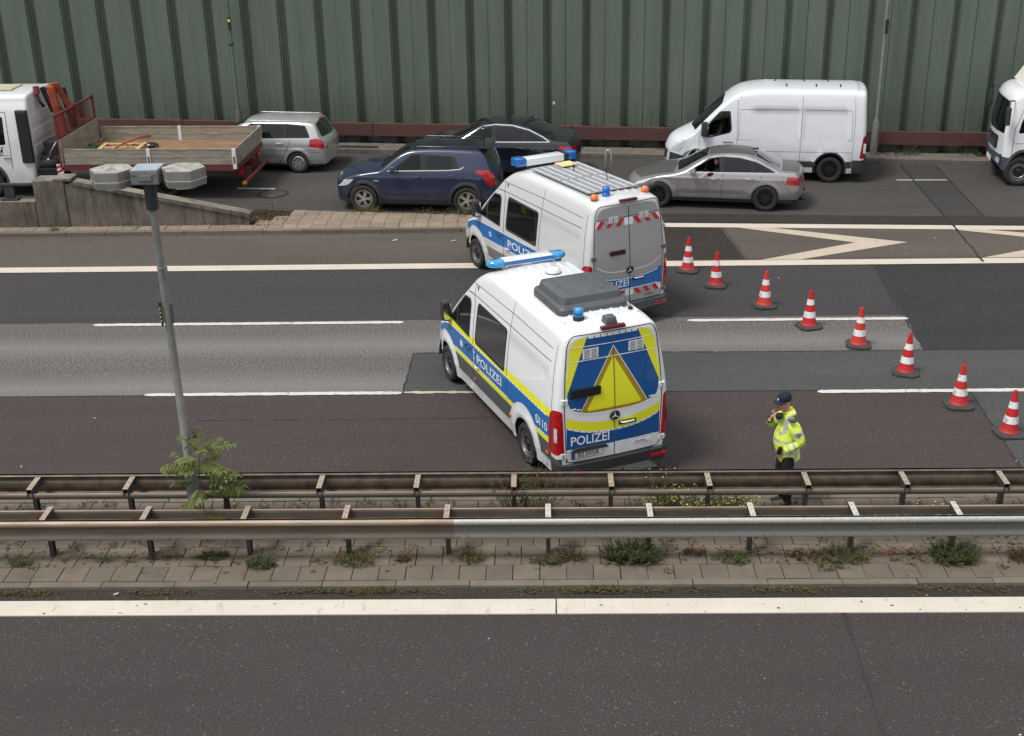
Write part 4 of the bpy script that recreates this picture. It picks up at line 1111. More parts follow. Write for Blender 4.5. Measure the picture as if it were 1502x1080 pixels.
    for ln in ([(2.02, .42), (2.06, 1.2), (2.02, 2.20)], [(3.77, .42), (3.77, 2.24)], [(5.20, .42), (5.24, 1.8), (5.22, 2.22)], [(1.0, .45), (1.02, 1.3)], [(2.08, 1.88), (3.73, 1.90)], [(3.82, 1.90), (5.16, 1.90)], [(2.05, 1.10), (3.74, 1.10)], [(3.80, 1.12), (5.16, 1.14)], [(2.10, 1.12), (2.10, 1.86)], [(5.16, 1.14), (5.16, 1.88)], [(2.05, .80), (5.2, .82)], [(1.2, .575), (4.1, .575)]):
        b.dec_strip('side', ln, .012, simple_cached('seam_grey', (.22, .22, .24)) )
    b.dec_strip('top', [(5.30, -.8), (5.30, .8)], .012, M['gap']); b.dec_strip('rear', [(0, .5), (0, 2.28)], .014, M['gap'])
    o = b.build(root, base); adopt(o, 'window', 'door@R')
    m = MB()
    for i in range(5): m.box((2.7, -.56+i*.28-.015, 2.37), (5.2, -.56+i*.28+.015, 2.424-.04*((-.56+i*.28)/.8)**2), base, bev=.005)
    for x in (3.3, 4.1, 4.75): m.box((x, -.45, 2.40), (x+.03, -.2, 2.45), M['gap']); m.box((x-.3, .30, 2.40), (x-.27, .5, 2.45), M['gap'])
    m.build('roof_rib', root)
    for sd in (-1, 1):
        m = MB(); y = b.side_y(5.5, 1.1); m.box((5.46, sd*(y-.02)-.02, .80), (5.53, sd*(y-.02)+.02, 1.05), M['clearlamp'], bev=.01); m.build('reversing_lamp', root)
        mirror(root, (1.16, sd*1.03, 1.20), sd, M['plast'], big=True)
    handle(root, (1.80, -1.015, 1.03), .24, M['gap']); handle(root, (1.80, 1.015, 1.03), .24, M['gap'])
    m = MB(); m.prism([(5.35, -.98), (5.50, -.95), (5.60, -.8), (5.62, 0), (5.60, .8), (5.50, .95), (5.35, .98)], .30, .56, M['plast'], 'z'); m.build('rear_bumper', root, autosm=50)
    cabin(root, 1.15, (1.72,), .86, .72, 1.22)
    m = MB(); m.box((.5, -.80, .22), (5.2, .80, .34), M['plast']); m.box((2.08, -.88, .4), (2.12, .88, 2.2), M['trim2']); m.box((.3, -.82, .35), (5.4, .82, .46), M['plast']); m.build('cabin_floor', root)
    m = MB(); y0 = -.93
    m.build('door_lining', root) if False else None
    wheels(root, .92, 4.60, .88, .345, .23, 'black'); arch_liner(root, (.92, 4.60), .90, .45, .36)
    return root
# ------------------------------------------------------------------ trucks
def truck_cab(root, paintm, L=1.85, h=2.72, bump=M['plast2'], quarter=False):
    def D(x, y, z):
        q = (y/1.1)**2; f = 1-sstep(0, .9, x)
        return x+f*(.16*q+.14*sstep(1.3, 2.6, z))
    b = Body(L, [(0, h-.22), (.15, h-.09), (.45, h-.01), (L, h)], [(0, .04), (.5, .05), (L, .05)],
             [(.3, 1.06), (.8, 1.10), (1.5, 1.10), (2.0, 1.06), (2.4, 1.00), (2.7, .90)], [(0, .96), (.3, 1), (L, 1)],
             .42, fil=lambda x: .14, rf=.10, rr=.07, D=D, step=.10)
    b.R('front', rp([(-.98, 1.42), (.98, 1.42), (.93, 2.30), (-.93, 2.30)], .10), M['wshield'], 'windscreen')
    b.R('front', rp([(-.62, .92), (.62, .92), (.66, 1.30), (-.66, 1.30)], .05), M['gap'], 'grille')
    b.R('front', rp([(-1.2, .3), (1.2, .3), (1.2, .80), (.70, .84), (-.70, .84), (-1.2, .80)], .04), bump, 'bumper')
    for sd, k in ((-1, '#1'), (1, '#2')):
        b.R('front', rp([(sd*.60, .60), (sd*.95, .58), (sd*.97, .74), (sd*.62, .72)], .03), M['clearlamp'], 'headlight'+k)
    b.R('side', [(0, .3), (.28, .3), (.28, .78), (0, .80)], bump)
    b.R('side', rp([(.26, .82), (1.30, .82), (1.32, 1.4), (1.30, 2.36), (.52, 2.36), (.26, 1.6)], .05), None, 'door')
    b.R('side', rp([(.36, 1.46), (1.24, 1.50), (1.24, 2.26), (.62, 2.27), (.40, 1.75)], .06), M['glass'], 'window')
    b.R('side', circ(.62, .48, .55, 24), M['plast2']); b.R('side', circ(.62, .48, .47, 24), None, 'X')
    b.dec_strip('side', [(1.33, .82), (1.35, 1.5), (1.33, 2.38), (.50, 2.39), (.23, 1.6), (.23, .82)], .016, M['gap'])
    b.dec_strip('side', [(.26, 1.18), (1.30, 1.20)], .012, M['gap'])
    o = b.build(root, paintm)
    for q in 'LR': adopt(o, 'window@'+q, 'door@'+q)
    m = MB(); m.box((.42, -.95, 1.05), (.75, .95, 1.40), M['trim'], bev=.05); m.box((.1, -.98, .55), (L-.1, .98, .85), M['trim']); m.build('dashboard', root)
    for sd in (-1, 1):
        seat(root, 1.15, sd*.55, 1.0)
        handle(root, (1.22, sd*1.105, 1.12), .18, M['gap'])
        m = MB(); y = sd*1.22; m.tube([(.28, sd*1.0, 2.32), (.12, y, 2.36), (.10, y+sd*.05, 2.2)], .022, M['plast']); m.box((.04, y-.02, 1.72), (.16, y+.16 if sd > 0 else y-.0+.04, 2.2), M['plast'], bev=.03) if sd > 0 else m.box((.04, y-.16, 1.72), (.16, y+.02, 2.2), M['plast'], bev=.03)
        m.build('wing_mirror', root, autosm=40)
    m = MB()
    for k in (-.5, .1): m.tube([(D(0, k, 1.45)-.02, k, 1.42), (D(0, k+.5, 1.75)-.03, k+.55, 1.62)], .012, M['gap'], 6)
    m.build('wiper', root)
    return b
def emblem_bird(b):
    b.poly('L', [(.50, 1.10), (.56, 1.02), (.60, 1.06), (.70, 1.12), (.63, 1.02), (.66, .96), (.58, .98), (.54, .93), (.54, 1.0)], M['txtblk'], .004, 'door_emblem')
    b.text('L', 'BAU', .44, .87, .035, M['txtblk'], name='door_emblem') if False else None
def flatbed(loc, rz):
    root = empty('flatbed_truck', loc, rz); tag(root, 'white flatbed truck with folded orange crane and low aluminium side boards', 'truck', 'vehicles held up on the slip road')
    b = truck_cab(root, M['truckwhite'], 1.95, 2.86)
    # small dark mark on the door
    x0 = 1.02
    P = [(0, .05), (.03, .0), (.06, .03), (.10, .10), (.075, .0), (.10, -.05), (.05, -.03), (.02, -.07), (.03, -.01)]
    b2 = MB()
    for p in [P]: b2.add([b.map('L', (x0+a*1.3, 1.34+c*1.3), .006) for a, c in p], [tuple(range(len(p)))], M['txtblk'])
    for z, w in ((1.42, .16), (1.24, .12), (1.21, .10)): b2.add([b.map('L', q, .006) for q in ((x0-.02, z), (x0-.02+w, z), (x0-.02+w, z+.012), (x0-.02, z+.012))], [(0, 1, 2, 3)], M['plast2'])
    b2.build('door_emblem', root)
    m = MB(); m.box((.55, -.45, 2.855), (1.35, .35, 2.90), simple_cached('roof_hatch', (.42, .40, .28), .8), bev=.02); m.build('roof_hatch', root)
    m = MB(); m.box((1.66, -1.16, 1.0), (1.97, -1.02, 2.45), M['plast'], bev=.02)
    for i in range(30): m.box((1.68, -1.175, 1.03+i*.046), (1.95, -1.155, 1.05+i*.046), M['gap'])
    m.build('air_intake', root)
    m = MB()
    for i in range(3): m.box((1.945, -.85, 1.15+i*.42), (1.965, .85, 1.42+i*.42), M['truckwhite'], bev=.01)
    m.build('rear_panel', root)
    # chassis
    m = MB()
    for sd in (-1, 1): m.box((.6, sd*.42-.05, .62), (7.4, sd*.42+.05, .86), M['darkmetal'])
    for x in (2.2, 3.6, 5.2, 6.8): m.box((x, -.42, .66), (x+.1, .42, .8), M['darkmetal'])
    m.box((2.0, -1.05, .35), (2.75, -.55, .85), M['darkmetal'], bev=.05)
    m.tube([(2.1, -.95, .95), (2.6, -.95, .95)], .13, M['gap'], 12); m.box((2.1, -1.0, .7), (2.7, -.6, 1.15), M['gap'], bev=.03); m.box((2.2, -.9, 1.1), (2.6, -.5, 1.55), M['gap'], bev=.04); m.tube([(2.25, -1.02, .8), (2.45, -1.0, 1.3), (2.65, -.9, 1.6)], .025, M['steel']); m.lathe([(.05, -.02), (.06, .02), (.001, .03)], M['steel'], 10, Matrix.Translation((2.35, -1.03, 1.05)) @ Matrix.Rotation(radians(90), 4, 'X')); m.tube([(2.15, -.8, 1.2), (2.5, -.6, 1.0), (2.7, -.7, .6)], .03, M['gap']); m.tube([(2.2, -.9, 1.3), (2.4, -.7, .8)], .025, M['gap'])
    m.box((2.05, -.7, .85), (2.5, .7, 1.25), M['darkmetal'], bev=.04); m.build('chassis', root)
    for x in (.62, 5.6):
        for sd in (-1, 1): wheel(root, x, sd*.95, .38, .26, 'black', sd)
    # crane
    red = simple('crane_orange', (.30, .055, .022), .6, var=.45, vs_=4)
    rr = simple('frame_dark_red', (.13, .026, .026), .6, var=.3)
    m = MB(); m.box((2.15, -.3, 1.0), (2.6, .3, 1.5), red, bev=.03); m.lathe([(.16, 1.4), (.15, 2.0), (.12, 2.3)], red, 14, Matrix.Translation((2.4, 0, 0)))
    m.build('crane_base', root)
    m = MB()
    def beam(p, q, w, h, mt):
        p = Vector(p); q = Vector(q); d = q-p; T = Matrix.Translation(p) @ d.to_track_quat('X', 'Z').to_matrix().to_4x4(); m.box((0, -w/2, -h/2), (d.length, w/2, h/2), mt, T, bev=.02)
    beam((2.62, -.28, 1.25), (2.42, -.30, 2.95), .16, .20, red); beam((2.44, -.05, 2.98), (2.86, .15, 2.0), .14, .17, red); beam((2.40, -.3, 2.95), (2.56, -.1, 2.93), .15, .16, red)
    beam((2.5, .25, 2.8), (2.6, .5, 1.5), .12, .16, M['darkmetal'])
    m.build('crane_arm', root)
    m = MB(); beam((2.1, -.15, 2.9), (2.3, -.1, 2.2), .12, .12, M['darkmetal']); m.tube([(2.0, -.35, 2.85), (2.08, -.4, 2.55), (2.2, -.4, 2.4)], .045, M['darkmetal'], 8); m.lathe([(.09, 2.75), (.09, 2.95)], simple_cached('hook_red', (.3, .05, .05)), 10, Matrix.Translation((2.02, -.35, 0)))
    m.tube([(2.2, -.2, 2.7), (2.5, -.1, 1.9), (2.55, 0, 1.3)], .02, M['gap']); m.tube([(2.24, -.25, 2.9), (2.5, .1, 2.2)], .025, M['gap']); m.build('crane_hose', root)
    # bed
    x0, x1, hw, zf = 2.92, 7.74, 1.42, 1.05
    alu = NB('board_aluminium'); p = alu.obj(); n = alu.noise(2.2, alu.scl(p, (1, 1, 6)), 6); n2 = alu.noise(30, p, 4)
    alu.set(Base_Color=alu.mix(alu.ramp(n, .40, .72), (.36, .33, .27), (.20, .165, .12)), Roughness=.55, Metallic=.15); alu.bump(n2, .15)
    flr = NB('board_rusty_floor'); p = flr.obj(); n = flr.noise(2.5, flr.scl(p, (1, 3, 1)), 7)
    flr.set(Base_Color=flr.mix(flr.ramp(n, .35, .7), (.27, .16, .085), (.14, .085, .05)), Roughness=.85); flr.bump(n, .3)
    AL, FL = alu.m, flr.m
    m = MB(); m.box((x0, -hw+.03, zf-.06), (x1-.03, hw-.03, zf), FL); m.build('bed_floor', root)
    m = MB(); m.box((x0, -hw, zf-.20), (x1, -hw+.08, zf-.061), rr); m.box((x0, hw-.08, zf-.20), (x1, hw, zf-.061), rr); m.box((x1-.08, -hw, zf-.20), (x1, hw, zf-.061), rr)
    for i in range(9): m.box((x0+.1+i*.55, -hw+.08, zf-.18), (x0+.18+i*.55, hw-.08, zf-.061), rr)
    m.build('bed_frame', root)
    zt = zf+.40
    for sd in (-1, 1):
        for (a, c) in ((x0+.06, (x0+x1)/2-.06), ((x0+x1)/2+.06, x1-.10)):
            m = MB(); y = sd*(hw-.02); m.box((a, y-.018, zf-.03), (c, y+.018, zt), AL, bev=.006)
            m.box((a, y-.024, zf+.17), (c, y+.024, zf+.185), AL); m.box((a, y-.026, zt-.03), (c, y+.026, zt+.004), AL); m.build('side_board', root)
        for x in ((x0+x1)/2, x1-.05):
            m = MB(); y = sd*(hw-.01); m.box((x-.05, y-.035, zf-.15), (x+.05, y+.035, zt+.01), M['truckwhite'], bev=.008); m.box((x-.025, y+sd*.03-.01, zf-.0), (x+.025, y+sd*.03+.01, zf+.2), simple_cached('rust_patch', (.15, .08, .04))); m.build('board_post', root)
    m = MB(); m.box((x1-.04, -hw+.05, zf-.05), (x1, hw-.05, zt), AL, bev=.006); m.box((x1-.045, -hw+.05, zf+.17), (x1+.005, hw-.05, zf+.185), AL)
    for y in (-1.05, -.93, .93, 1.05):
        m.prism([(y-.05, zf+.02), (y, zf+.02), (y+.04, zf+.14), (y-.01, zf+.14)], x1, x1+.006, simple_cached('board_mark_red', (.25, .05, .05)), 'x')
    m.build('tail_board', root)
    m = MB(); m.box((x0-.03, -hw, zf-.1), (x0+.0, hw, zf+.66), AL, bev=.006)
    m.build('head_board', root)
    m = MB()
    for y in (-hw, 0, hw-.06): m.box((x0-.09, y, zf-.15), (x0-.03, y+.06, zf+1.32), rr)
    for z in (zf+.66, zf+1.27): m.box((x0-.088, -hw+.005, z), (x0-.032, hw-.005, z+.05), rr)
    for i in range(50):
        y = -hw+.06+i*.05; m.box((x0-.064, y, zf+.7), (x0-.058, y+.006, zf+1.27), rr)
    for i in range(11): m.box((x0-.066, -hw+.05, zf+.72+i*.05), (x0-.06, hw-.05, zf+.726+i*.05), rr)
    m.build('mesh_guard', root)
    m = MB(); m.tube([(x1+.12, -1.22, .46), (x1+.12, 1.22, .46)], .06, rr, 10); m.tube([(x1+.12, -1.27, .46), (x1+.12, -1.215, .46)], .065, simple_cached('end_cap_orange', (.5, .2, .03)), 10)
    for y in (-.42, .42): m.box((x1-.35, y-.04, .42), (x1+.1, y+.04, .72), rr)
    m.build('underrun_bar', root)
    for sd in (-1, 1):
        m = MB(); m.box((x1-.05, sd*.95-.18, .66), (x1+.02, sd*.95+.18, .80), M['redlamp'], bev=.01); m.build('tail_light', root)
    m = MB(); m.box((2.66, -1.28, .60), (2.84, -1.26, 1.0), M['pwhite'])
    for i in range(3): m.prism([(2.66, .62+i*.13), (2.84, .70+i*.13), (2.84, .76+i*.13), (2.66, .68+i*.13)], -1.286, -1.28, M['pred'], 'y')
    m.build('warning_board', root)
    T = root.matrix_basis.copy() if False else Matrix.Translation(loc) @ Matrix.Rotation(rz, 4, 'Z')
    # load: pallet pieces, strap, net
    wood = simple('pallet_wood', (.50, .33, .14), .8, var=.3, vs_=9, bump=.3, bs=50)
    m = MB()
    for i in range(3):
        y = -.95+i*.42; m.box((-.62, y+.42, .22), (.62, y+.54, .245), wood); m.box((-.62, y+.42, 0), (.62, y+.54, .025), wood)
        for x in (-.6, -.06, .48): m.box((x, y+.42, .025), (x+.12, y+.54, .22), wood)
    for x in (-.6, .48): m.box((x, -.53, .246), (x+.12, .43, .266), wood)
    o = m.build('wooden_pallet'); o.matrix_world = T @ Matrix.Translation((4.25, -.45, zf+.001)) @ Matrix.Rotation(.06, 4, 'Z'); tag(o, 'light wooden pallet lying on the rusty floor of the flatbed truck', 'pallet')
    m = MB(); m.tube([(0, -.6, .30), (.15, -.2, .36), (.45, .35, .42), (.62, .75, .36)], .03, simple_cached('bar_red', (.40, .07, .06)), 8); o = m.build('red_bar'); o.matrix_world = T @ Matrix.Translation((4.2, -.42, zf+.0)); tag(o, 'red bar laid across the wooden pallet on the flatbed truck', 'bar')
    m = MB(); random.seed(5)
    for i in range(26):
        a = random.random()*6.3; p = Vector((random.uniform(-.22, .22), random.uniform(-.25, .25), random.uniform(.03, .2)))
        m.tube([p, p+Vector((cos(a)*.15, sin(a)*.15, .05)), p+Vector((cos(a+1)*.2, sin(a+1)*.2, -.02))], .02, simple_cached('net_green', (.015, .09, .06)), 5)
    o = m.build('green_net'); o.matrix_world = T @ Matrix.Translation((3.35, -.35, zf)); tag(o, 'crumpled green net at the front of the truck bed', 'net')
    m = MB()
    ring = [(.36*cos(a), .26*sin(a), .05) for a in [2*pi*k/24 for k in range(25)]]; m.tube(ring, .03, M['gap'], 6)
    m.box((-.3, -.2, 0), (.3, .2, .03), M['plast'], bev=.01); m.box((.05, -.1, .03), (.15, 0, .07), M['pwhite'])
    o = m.build('black_tray'); o.matrix_world = T @ Matrix.Translation((4.55, .55, zf)); tag(o, 'black tub behind the wooden pallet on the truck bed', 'tub')
    return root
def box_truck(loc, rz):
    root = empty('delivery_truck', loc, rz); tag(root, 'white cab-over truck entering at the right edge beside the green wall', 'truck', 'vehicles held up on the slip road')
    b = truck_cab(root, M['white'], 1.75, 2.62, bump=simple_cached('bumper_blue_grey', (.06, .07, .10)))
    m = MB(); T = Matrix.Translation((.6, 0, 2.60)); m.prism([(0, 0), (.25, .40), (1.1, .52), (1.1, 0)], -.95, .95, simple_cached('spoiler_cream', (.72, .68, .60)), 'y', T); m.build('roof_spoiler', root)
    x = b.D(0, 0, 1.18)-.012
    vs, fs = text_tris('MAN', .075, True)
    w = max(v[0] for v in vs); m = MB(); m.add([(x, w/2-a, 1.16+c) for a, c in vs], fs, M['chrome']); m.build('maker_lettering', root)
    m = MB()
    for i in range(4): m.box((x-.004, -.56, .95+i*.05), (x+.01, .56, .962+i*.05), M['plast2'])
    m.build('grille_bar', root)
    m = MB(); m.box((b.D(0, 0, .6)-.02, -.26, .52), (b.D(0, 0, .6), .26, .63), M['plate']); 
    m.build('number_plate', root)
    m = MB()
    for sd in (-1, 1): m.box((1.2, sd*.42-.05, .6), (7.5, sd*.42+.05, .84), M['darkmetal'])
    m.build('chassis', root)
    m = MB(); m.box((1.95, -1.22, .95), (7.6, 1.22, 3.3), M['vanwhite'], bev=.04); m.build('cargo_box', root, autosm=40)
    for x in (.62, 5.6):
        for sd in (-1, 1): wheel(root, x, sd*.95, .40, .26, 'steel', sd)
    return root
# ------------------------------------------------------------------ ground
def asphalt(name, col, grain=.35, light=0.0, track=None, stain=.12, col2=None, gs=1.0):
    """fine aggregate speckle, blotches and optional worn wheel tracks along X"""
    b = NB(name); p = b.pos()
    n1 = b.noise(38*gs, p, 2, .7); n2 = b.noise(.35, b.scl(p, (.35, 1.6, 1)), 5); n3 = b.noise(3.2, p, 5); n4 = b.n('TexVoronoi', Vector=p); n4.inputs['Scale'].default_value = 46*gs
    grain *= .95; c = b.mix(b.ramp(n1, .36, .66), c3(col, 1-grain), c3(col, 1+grain))
    c = b.mix(b.math('MULTIPLY', b.ramp(n4.outputs['Color'], .84, .97), .30+light*.9), c, (.30, .28, .26))
    n5 = b.noise(1.1, b.scl(p, (.12, 1.0, 1)), 4); c = b.mix(b.ramp(n5, .48, .70, 0, .30), c, c3(col, .66))
    n6 = b.noise(.8, p, 6, .75); c = b.mix(b.ramp(n6, .64, .70, 0, .28), c, c3(col, .55))
    c = b.mix(b.ramp(n2, .35, .68, 0, stain*2), c, c3(col2 or col, .62))
    c = b.mix(b.ramp(n3, .55, .75, 0, stain), c, c3(col, 1.5))
    if track:
        y = b.n('SeparateXYZ', Vector=p).outputs[1]
        w = b.math('ADD', y, b.math('MULTIPLY', n2, .5)); w = b.math('ADD', w, b.math('MULTIPLY', n1, .35))
        for (yc, wd, k) in track:
            g = b.ramp(b.math('ABSOLUTE', b.math('SUBTRACT', w, yc)), wd, 0, 0, k)
            c = b.mix(g, c, c3(col, 1.75) if k > 0 else c)
    b.set(Base_Color=c, Roughness=.9, Specular_IOR_Level=.2)
    b.bump(b.math('ADD', n1, b.math('MULTIPLY', n4.outputs['Distance'], .8)), .5, .008)
    return b.m
def sheet(name, x0, x1, y0, y1, z, mat, poly=None, kind='structure'):
    mb = MB()
    P = poly or [(x0, y0), (x1, y0), (x1, y1), (x0, y1)]
    mb.add([(x, y, z) for x, y in P], [tuple(range(len(P)))], mat)
    return tag(mb.build(name), kind=kind)
XL, XR = -60, 60
KB = lambda x: 38.45-.13*x       # kerb at the back of the slip road
WB = lambda x: 39.40-.13*x       # face of the noise barrier
def isl_back(x):                 # rear edge of the paved island, then of the painted line
    return 32.62-.135*(x+6.55) if x < 3.1 else 31.30-.066*(x-3.1)
def ground():
    am = asphalt('asphalt_far', (0.065, 0.059, 0.055))
    sheet('ground', -300, 300, -100, 400, -.03, simple('ground_soil', (.10, .09, .07), .9))
    a_near = asphalt('asphalt_near', (0.056, 0.049, 0.047), .40, .05)
    sheet('road', XL, XR, -30, 14.62, 0, a_near)
    aA = asphalt('asphalt_inner_lane', (0.063, 0.052, 0.050), .40, .03)
    sheet('road', XL, XR, 17.0, 20.96, 0, aA)
    aB = asphalt('asphalt_worn_lane', (0.129, 0.121, 0.116), .75, .45, track=[(21.75, .80, .55), (23.75, .70, .5)], gs=.8)
    sheet('road', XL, XR, 20.96, 24.68, 0, aB)
    aC = asphalt('asphalt_outer_lane', (0.055, 0.052, 0.053), .38, .03)
    sheet('road', XL, XR, 24.68, 28.25, 0, aC)
    aD = asphalt('asphalt_shoulder', (0.107, 0.090, 0.079), .35, .04, stain=.25)
    sheet('road', XL, XR, 28.25, 30.80, 0, aD)
    aE = asphalt('asphalt_slip_road', (0.074, 0.069, 0.066), .38, .08, stain=.3)
    sheet('road', 0, 0, 0, 0, 0, aE, [(XL, 30.80), (XR, 30.80), (XR, KB(XR)), (XL, KB(XL))])
    # patches, 4 mm proud
    pG = asphalt('asphalt_patch_grey', (0.074, 0.075, 0.074), .35, .03, stain=.2)
    sheet('asphalt_patch', 0, 0, 0, 0, .004, pG, [(-2.53, 20.97), (7.62, 20.97), (12.0, 20.97), (14, 22.80), (3.4, 22.80), (-2.50, 22.86)])
    pD = asphalt('asphalt_patch_dark', (0.040, 0.040, 0.042), .28, .02, stain=.25)
    sheet('asphalt_patch', 0, 0, 0, 0, .006, pD, [(7.36, 22.78), (XR, 22.80), (XR, 27.80), (7.60, 27.80), (7.50, 25.5)])
    sheet('asphalt_patch', 0, 0, 0, 0, .005, pG, [(7.50, 17.05), (XR, 17.05), (XR, 20.90), (7.62, 20.90)])
    pB = asphalt('asphalt_patch_brown', (0.109, 0.090, 0.078), .35, .05, stain=.25)
    sheet('asphalt_patch', 0, 0, 0, 0, .004, pB, [(4.75, 28.40), (XR, 28.40), (XR, 30.4), (11.0, 30.60), (4.5, 30.95)])
    pW = asphalt('asphalt_dark_strip', (0.040, 0.036, 0.032), .3, .02, stain=.3)
    sheet('asphalt_patch', 0, 0, 0, 0, .0045, pW, [(2.9, 28.40), (4.75, 28.40), (4.5, 31.0), (3.0, 31.1)])
    sheet('asphalt_patch', 0, 0, 0, 0, .004, pW, [(3.0, 31.42), (25, 29.90), (25, 30.7), (10.6, 31.65), (3.0, 32.2)])
    pR = asphalt('asphalt_repair', (0.057, 0.054, 0.052), .3, .03, stain=.3)
    sheet('asphalt_patch', 0, 0, 0, 0, .004, pR, [(10.29, 31.7), (11.31, 31.6), (11.52, 36.9), (10.54, 37.0)])
    # gutters
    gm = asphalt('gutter', (0.048, 0.039, 0.032), .6, .2, stain=.4)
    sheet('gutter', XL, XR, 14.33, 14.60, .004, gm); 
    # cracks / joints as bitumen seams
    tar = simple('bitumen_seam', (.022, .022, .022), .7)
    mb = MB()
    def seam(pts, w=.03, z=.009, wob=.02):
        random.seed(len(mb.v)); P = []
        for i in range(len(pts)-1):
            a = Vector(pts[i]); b = Vector(pts[i+1]); k = max(1, int((b-a).length/.18))
            for j in range(k): P.append(a+(b-a)*j/k+Vector((random.uniform(-wob, wob), random.uniform(-wob, wob)*.4)))
        P.append(Vector(pts[-1])); vs = []; fs = []
        for i, p in enumerate(P):
            d = (P[min(i+1, len(P)-1)]-P[max(0, i-1)]).normalized(); n = Vector((-d.y, d.x)); ww = w*random.uniform(.35, 1.2)/2
            vs += [(*(p+n*ww), z), (*(p-n*ww), z)]
            if i: fs.append((2*i-2, 2*i-1, 2*i+1, 2*i))
        mb.add(vs, fs, tar)
    seam([(7.60, 27.85), (7.42, 25.2), (7.36, 22.78)], .05); seam([(7.62, 20.9), (7.50, 17.1)], .04)
    seam([(3.88, 13.98), (3.86, 13.5)], .06, .0095, .01); seam([(3.87, 13.7), (3.80, 11.9), (3.76, 10.5)], .032, .009, .008); seam([(10.54, 36.9), (10.28, 31.0), (10.12, 28.0)], .06, .0125); seam([(11.52, 36.8), (11.27, 31.0)], .06)
    seam([(XL, 20.965), (XR, 20.965)], .022, .0075, .004); seam([(3.35, 22.79), (30, 22.80)], .03, .0085, .006); seam([(-2.52, 20.97), (-2.50, 22.86), (-.6, 22.86), (3.3, 22.80)], .04)
    seam([(XL, 24.66), (-1.5, 24.66)], .012, .0075, .004); seam([(-40, 28.27), (7.5, 28.0)], .018, .0075, .02); seam([(-6.0, 19.9), (1, 19.92)], .012, .0075, .01)
    seam([(4.55, 31.0), (4.8, 28.35)], .03); seam([(7.5, 27.86), (12, 27.80), (20, 27.8)], .05, .0085)
    seam([(2.9, 31.47), (11, 30.96), (20, 30.4)], .02); seam([(7.75, 25.9), (8.0, 25.7), (7.95, 25.5)], .02); seam([(7.7, 26.2), (7.78, 25.8), (8.1, 25.6)], .02)
    seam([(.16, 13.995), (.16, 14.33)], .018, .016, .004)
    seam([(-5.0, 14.32), (-3.5, 14.33), (2, 14.32)], .01, .0115); seam([(1.6, 14.36), (3.0, 14.38)], .05, .010, .01); seam([(4.2, 14.35), (5.6, 14.36)], .03, .010)
    tag(mb.build('road_seam'), kind='structure')
    # markings
    def marking_mat(name, col, wear=.5, crackx=False):
        b = NB(name); p = b.pos(); n = b.noise(45, p, 3, .7); n2 = b.noise(1.6, p, 4); n3 = b.noise(9, b.scl(p, (1, .35, 1)), 5)
        v = b.n('TexVoronoi', Vector=b.scl(p, (1.0, .8, 1))); v.feature = 'DISTANCE_TO_EDGE'; v.inputs['Scale'].default_value = 7.0
        c = b.mix(b.ramp(n2, .3, .7), c3(col, .86), col)
        c = b.mix(b.ramp(n, .62-.10*wear, .80, 0, .6), c, (.12, .11, .10))
        c = b.mix(b.ramp(n3, .60, .74, 0, wear), c, (.16, .145, .13))
        if crackx: c = b.mix(b.ramp(v.outputs['Distance'], .012, .0, 0, .22), c, (.2, .18, .15))
        b.set(Base_Color=c, Roughness=.75); b.bump(n, .3, .004)
        return b.m
    m1 = marking_mat('marking_thick', (.62, .565, .49), .4, True); m2 = marking_mat('marking_thin', (.62, .59, .55), 1.0); m3 = marking_mat('marking_old', (.52, .44, .34), .5)
    m4 = marking_mat('marking_clean', (.60, .53, .45), .35)
    def thick(n, x0, x1, y0, y1, m, z=.013, base=0.0):
        b = MB(); b.box((x0, y0, base), (x1, y1, z), m); tag(b.build(n), kind='structure')
    thick('road_marking', XL, .155, 13.985, 14.325, m1, .014); thick('road_marking', .17, XR, 13.985, 14.325, m1, .014)
    # worn dashes get ragged edges
    def dash(x0, x1, yc, w, m, z=.011, rag=.010):
        random.seed(int(x0*10)); n = max(2, int((x1-x0)/.08)); vs = []; fs = []
        for i in range(n+1):
            x = x0+(x1-x0)*i/n; e = .35 if i in (0, n) else 1
            vs += [(x, yc-w/2*e+random.uniform(-rag, rag), z), (x, yc+w/2*e+random.uniform(-rag, rag), z)]
            if i: fs.append((2*i-2, 2*i, 2*i+1, 2*i-1))
        b = MB(); b.add(vs, fs, m); tag(b.build('road_marking'), kind='structure')
    for k in range(-3, 4):
        if k != 0: pass
    for x0 in (-7.22-12.2, -7.22): dash(x0, x0+4.68, 20.99, .125, m2)
    dash(-2.50, 0.2, 21.0, .09, m3, .0115, .02); dash(4.92, 11.0, 20.90, .13, m2); dash(17.1, 23.2, 20.90, .13, m2)
    for x0 in (-21.6, -9.3, 2.98, 15.2): dash(x0, x0+(6.45 if x0 < 0 else 4.50), 24.50-.004*x0*.0-.004*(x0+3), .135, m2)
    b = MB(); b.add([(-60, 28.0, .012), (-60, 28.38, .012), (2.9, 28.29, .012), (2.9, 27.92, .012)], [(3, 2, 1, 0)], m4); b.add([(2.9, 27.92, .012), (2.9, 28.29, .012), (60, 28.10, .012), (60, 27.72, .012)], [(3, 2, 1, 0)], m4)
    tag(b.build('road_marking'), kind='structure')
    b = MB(); b.add([(2.6, 31.02, .012), (2.6, 31.36, .012), (30, 29.52, .012), (30, 29.20, .012)], [(3, 2, 1, 0)], m4); tag(b.build('road_marking'), kind='structure')
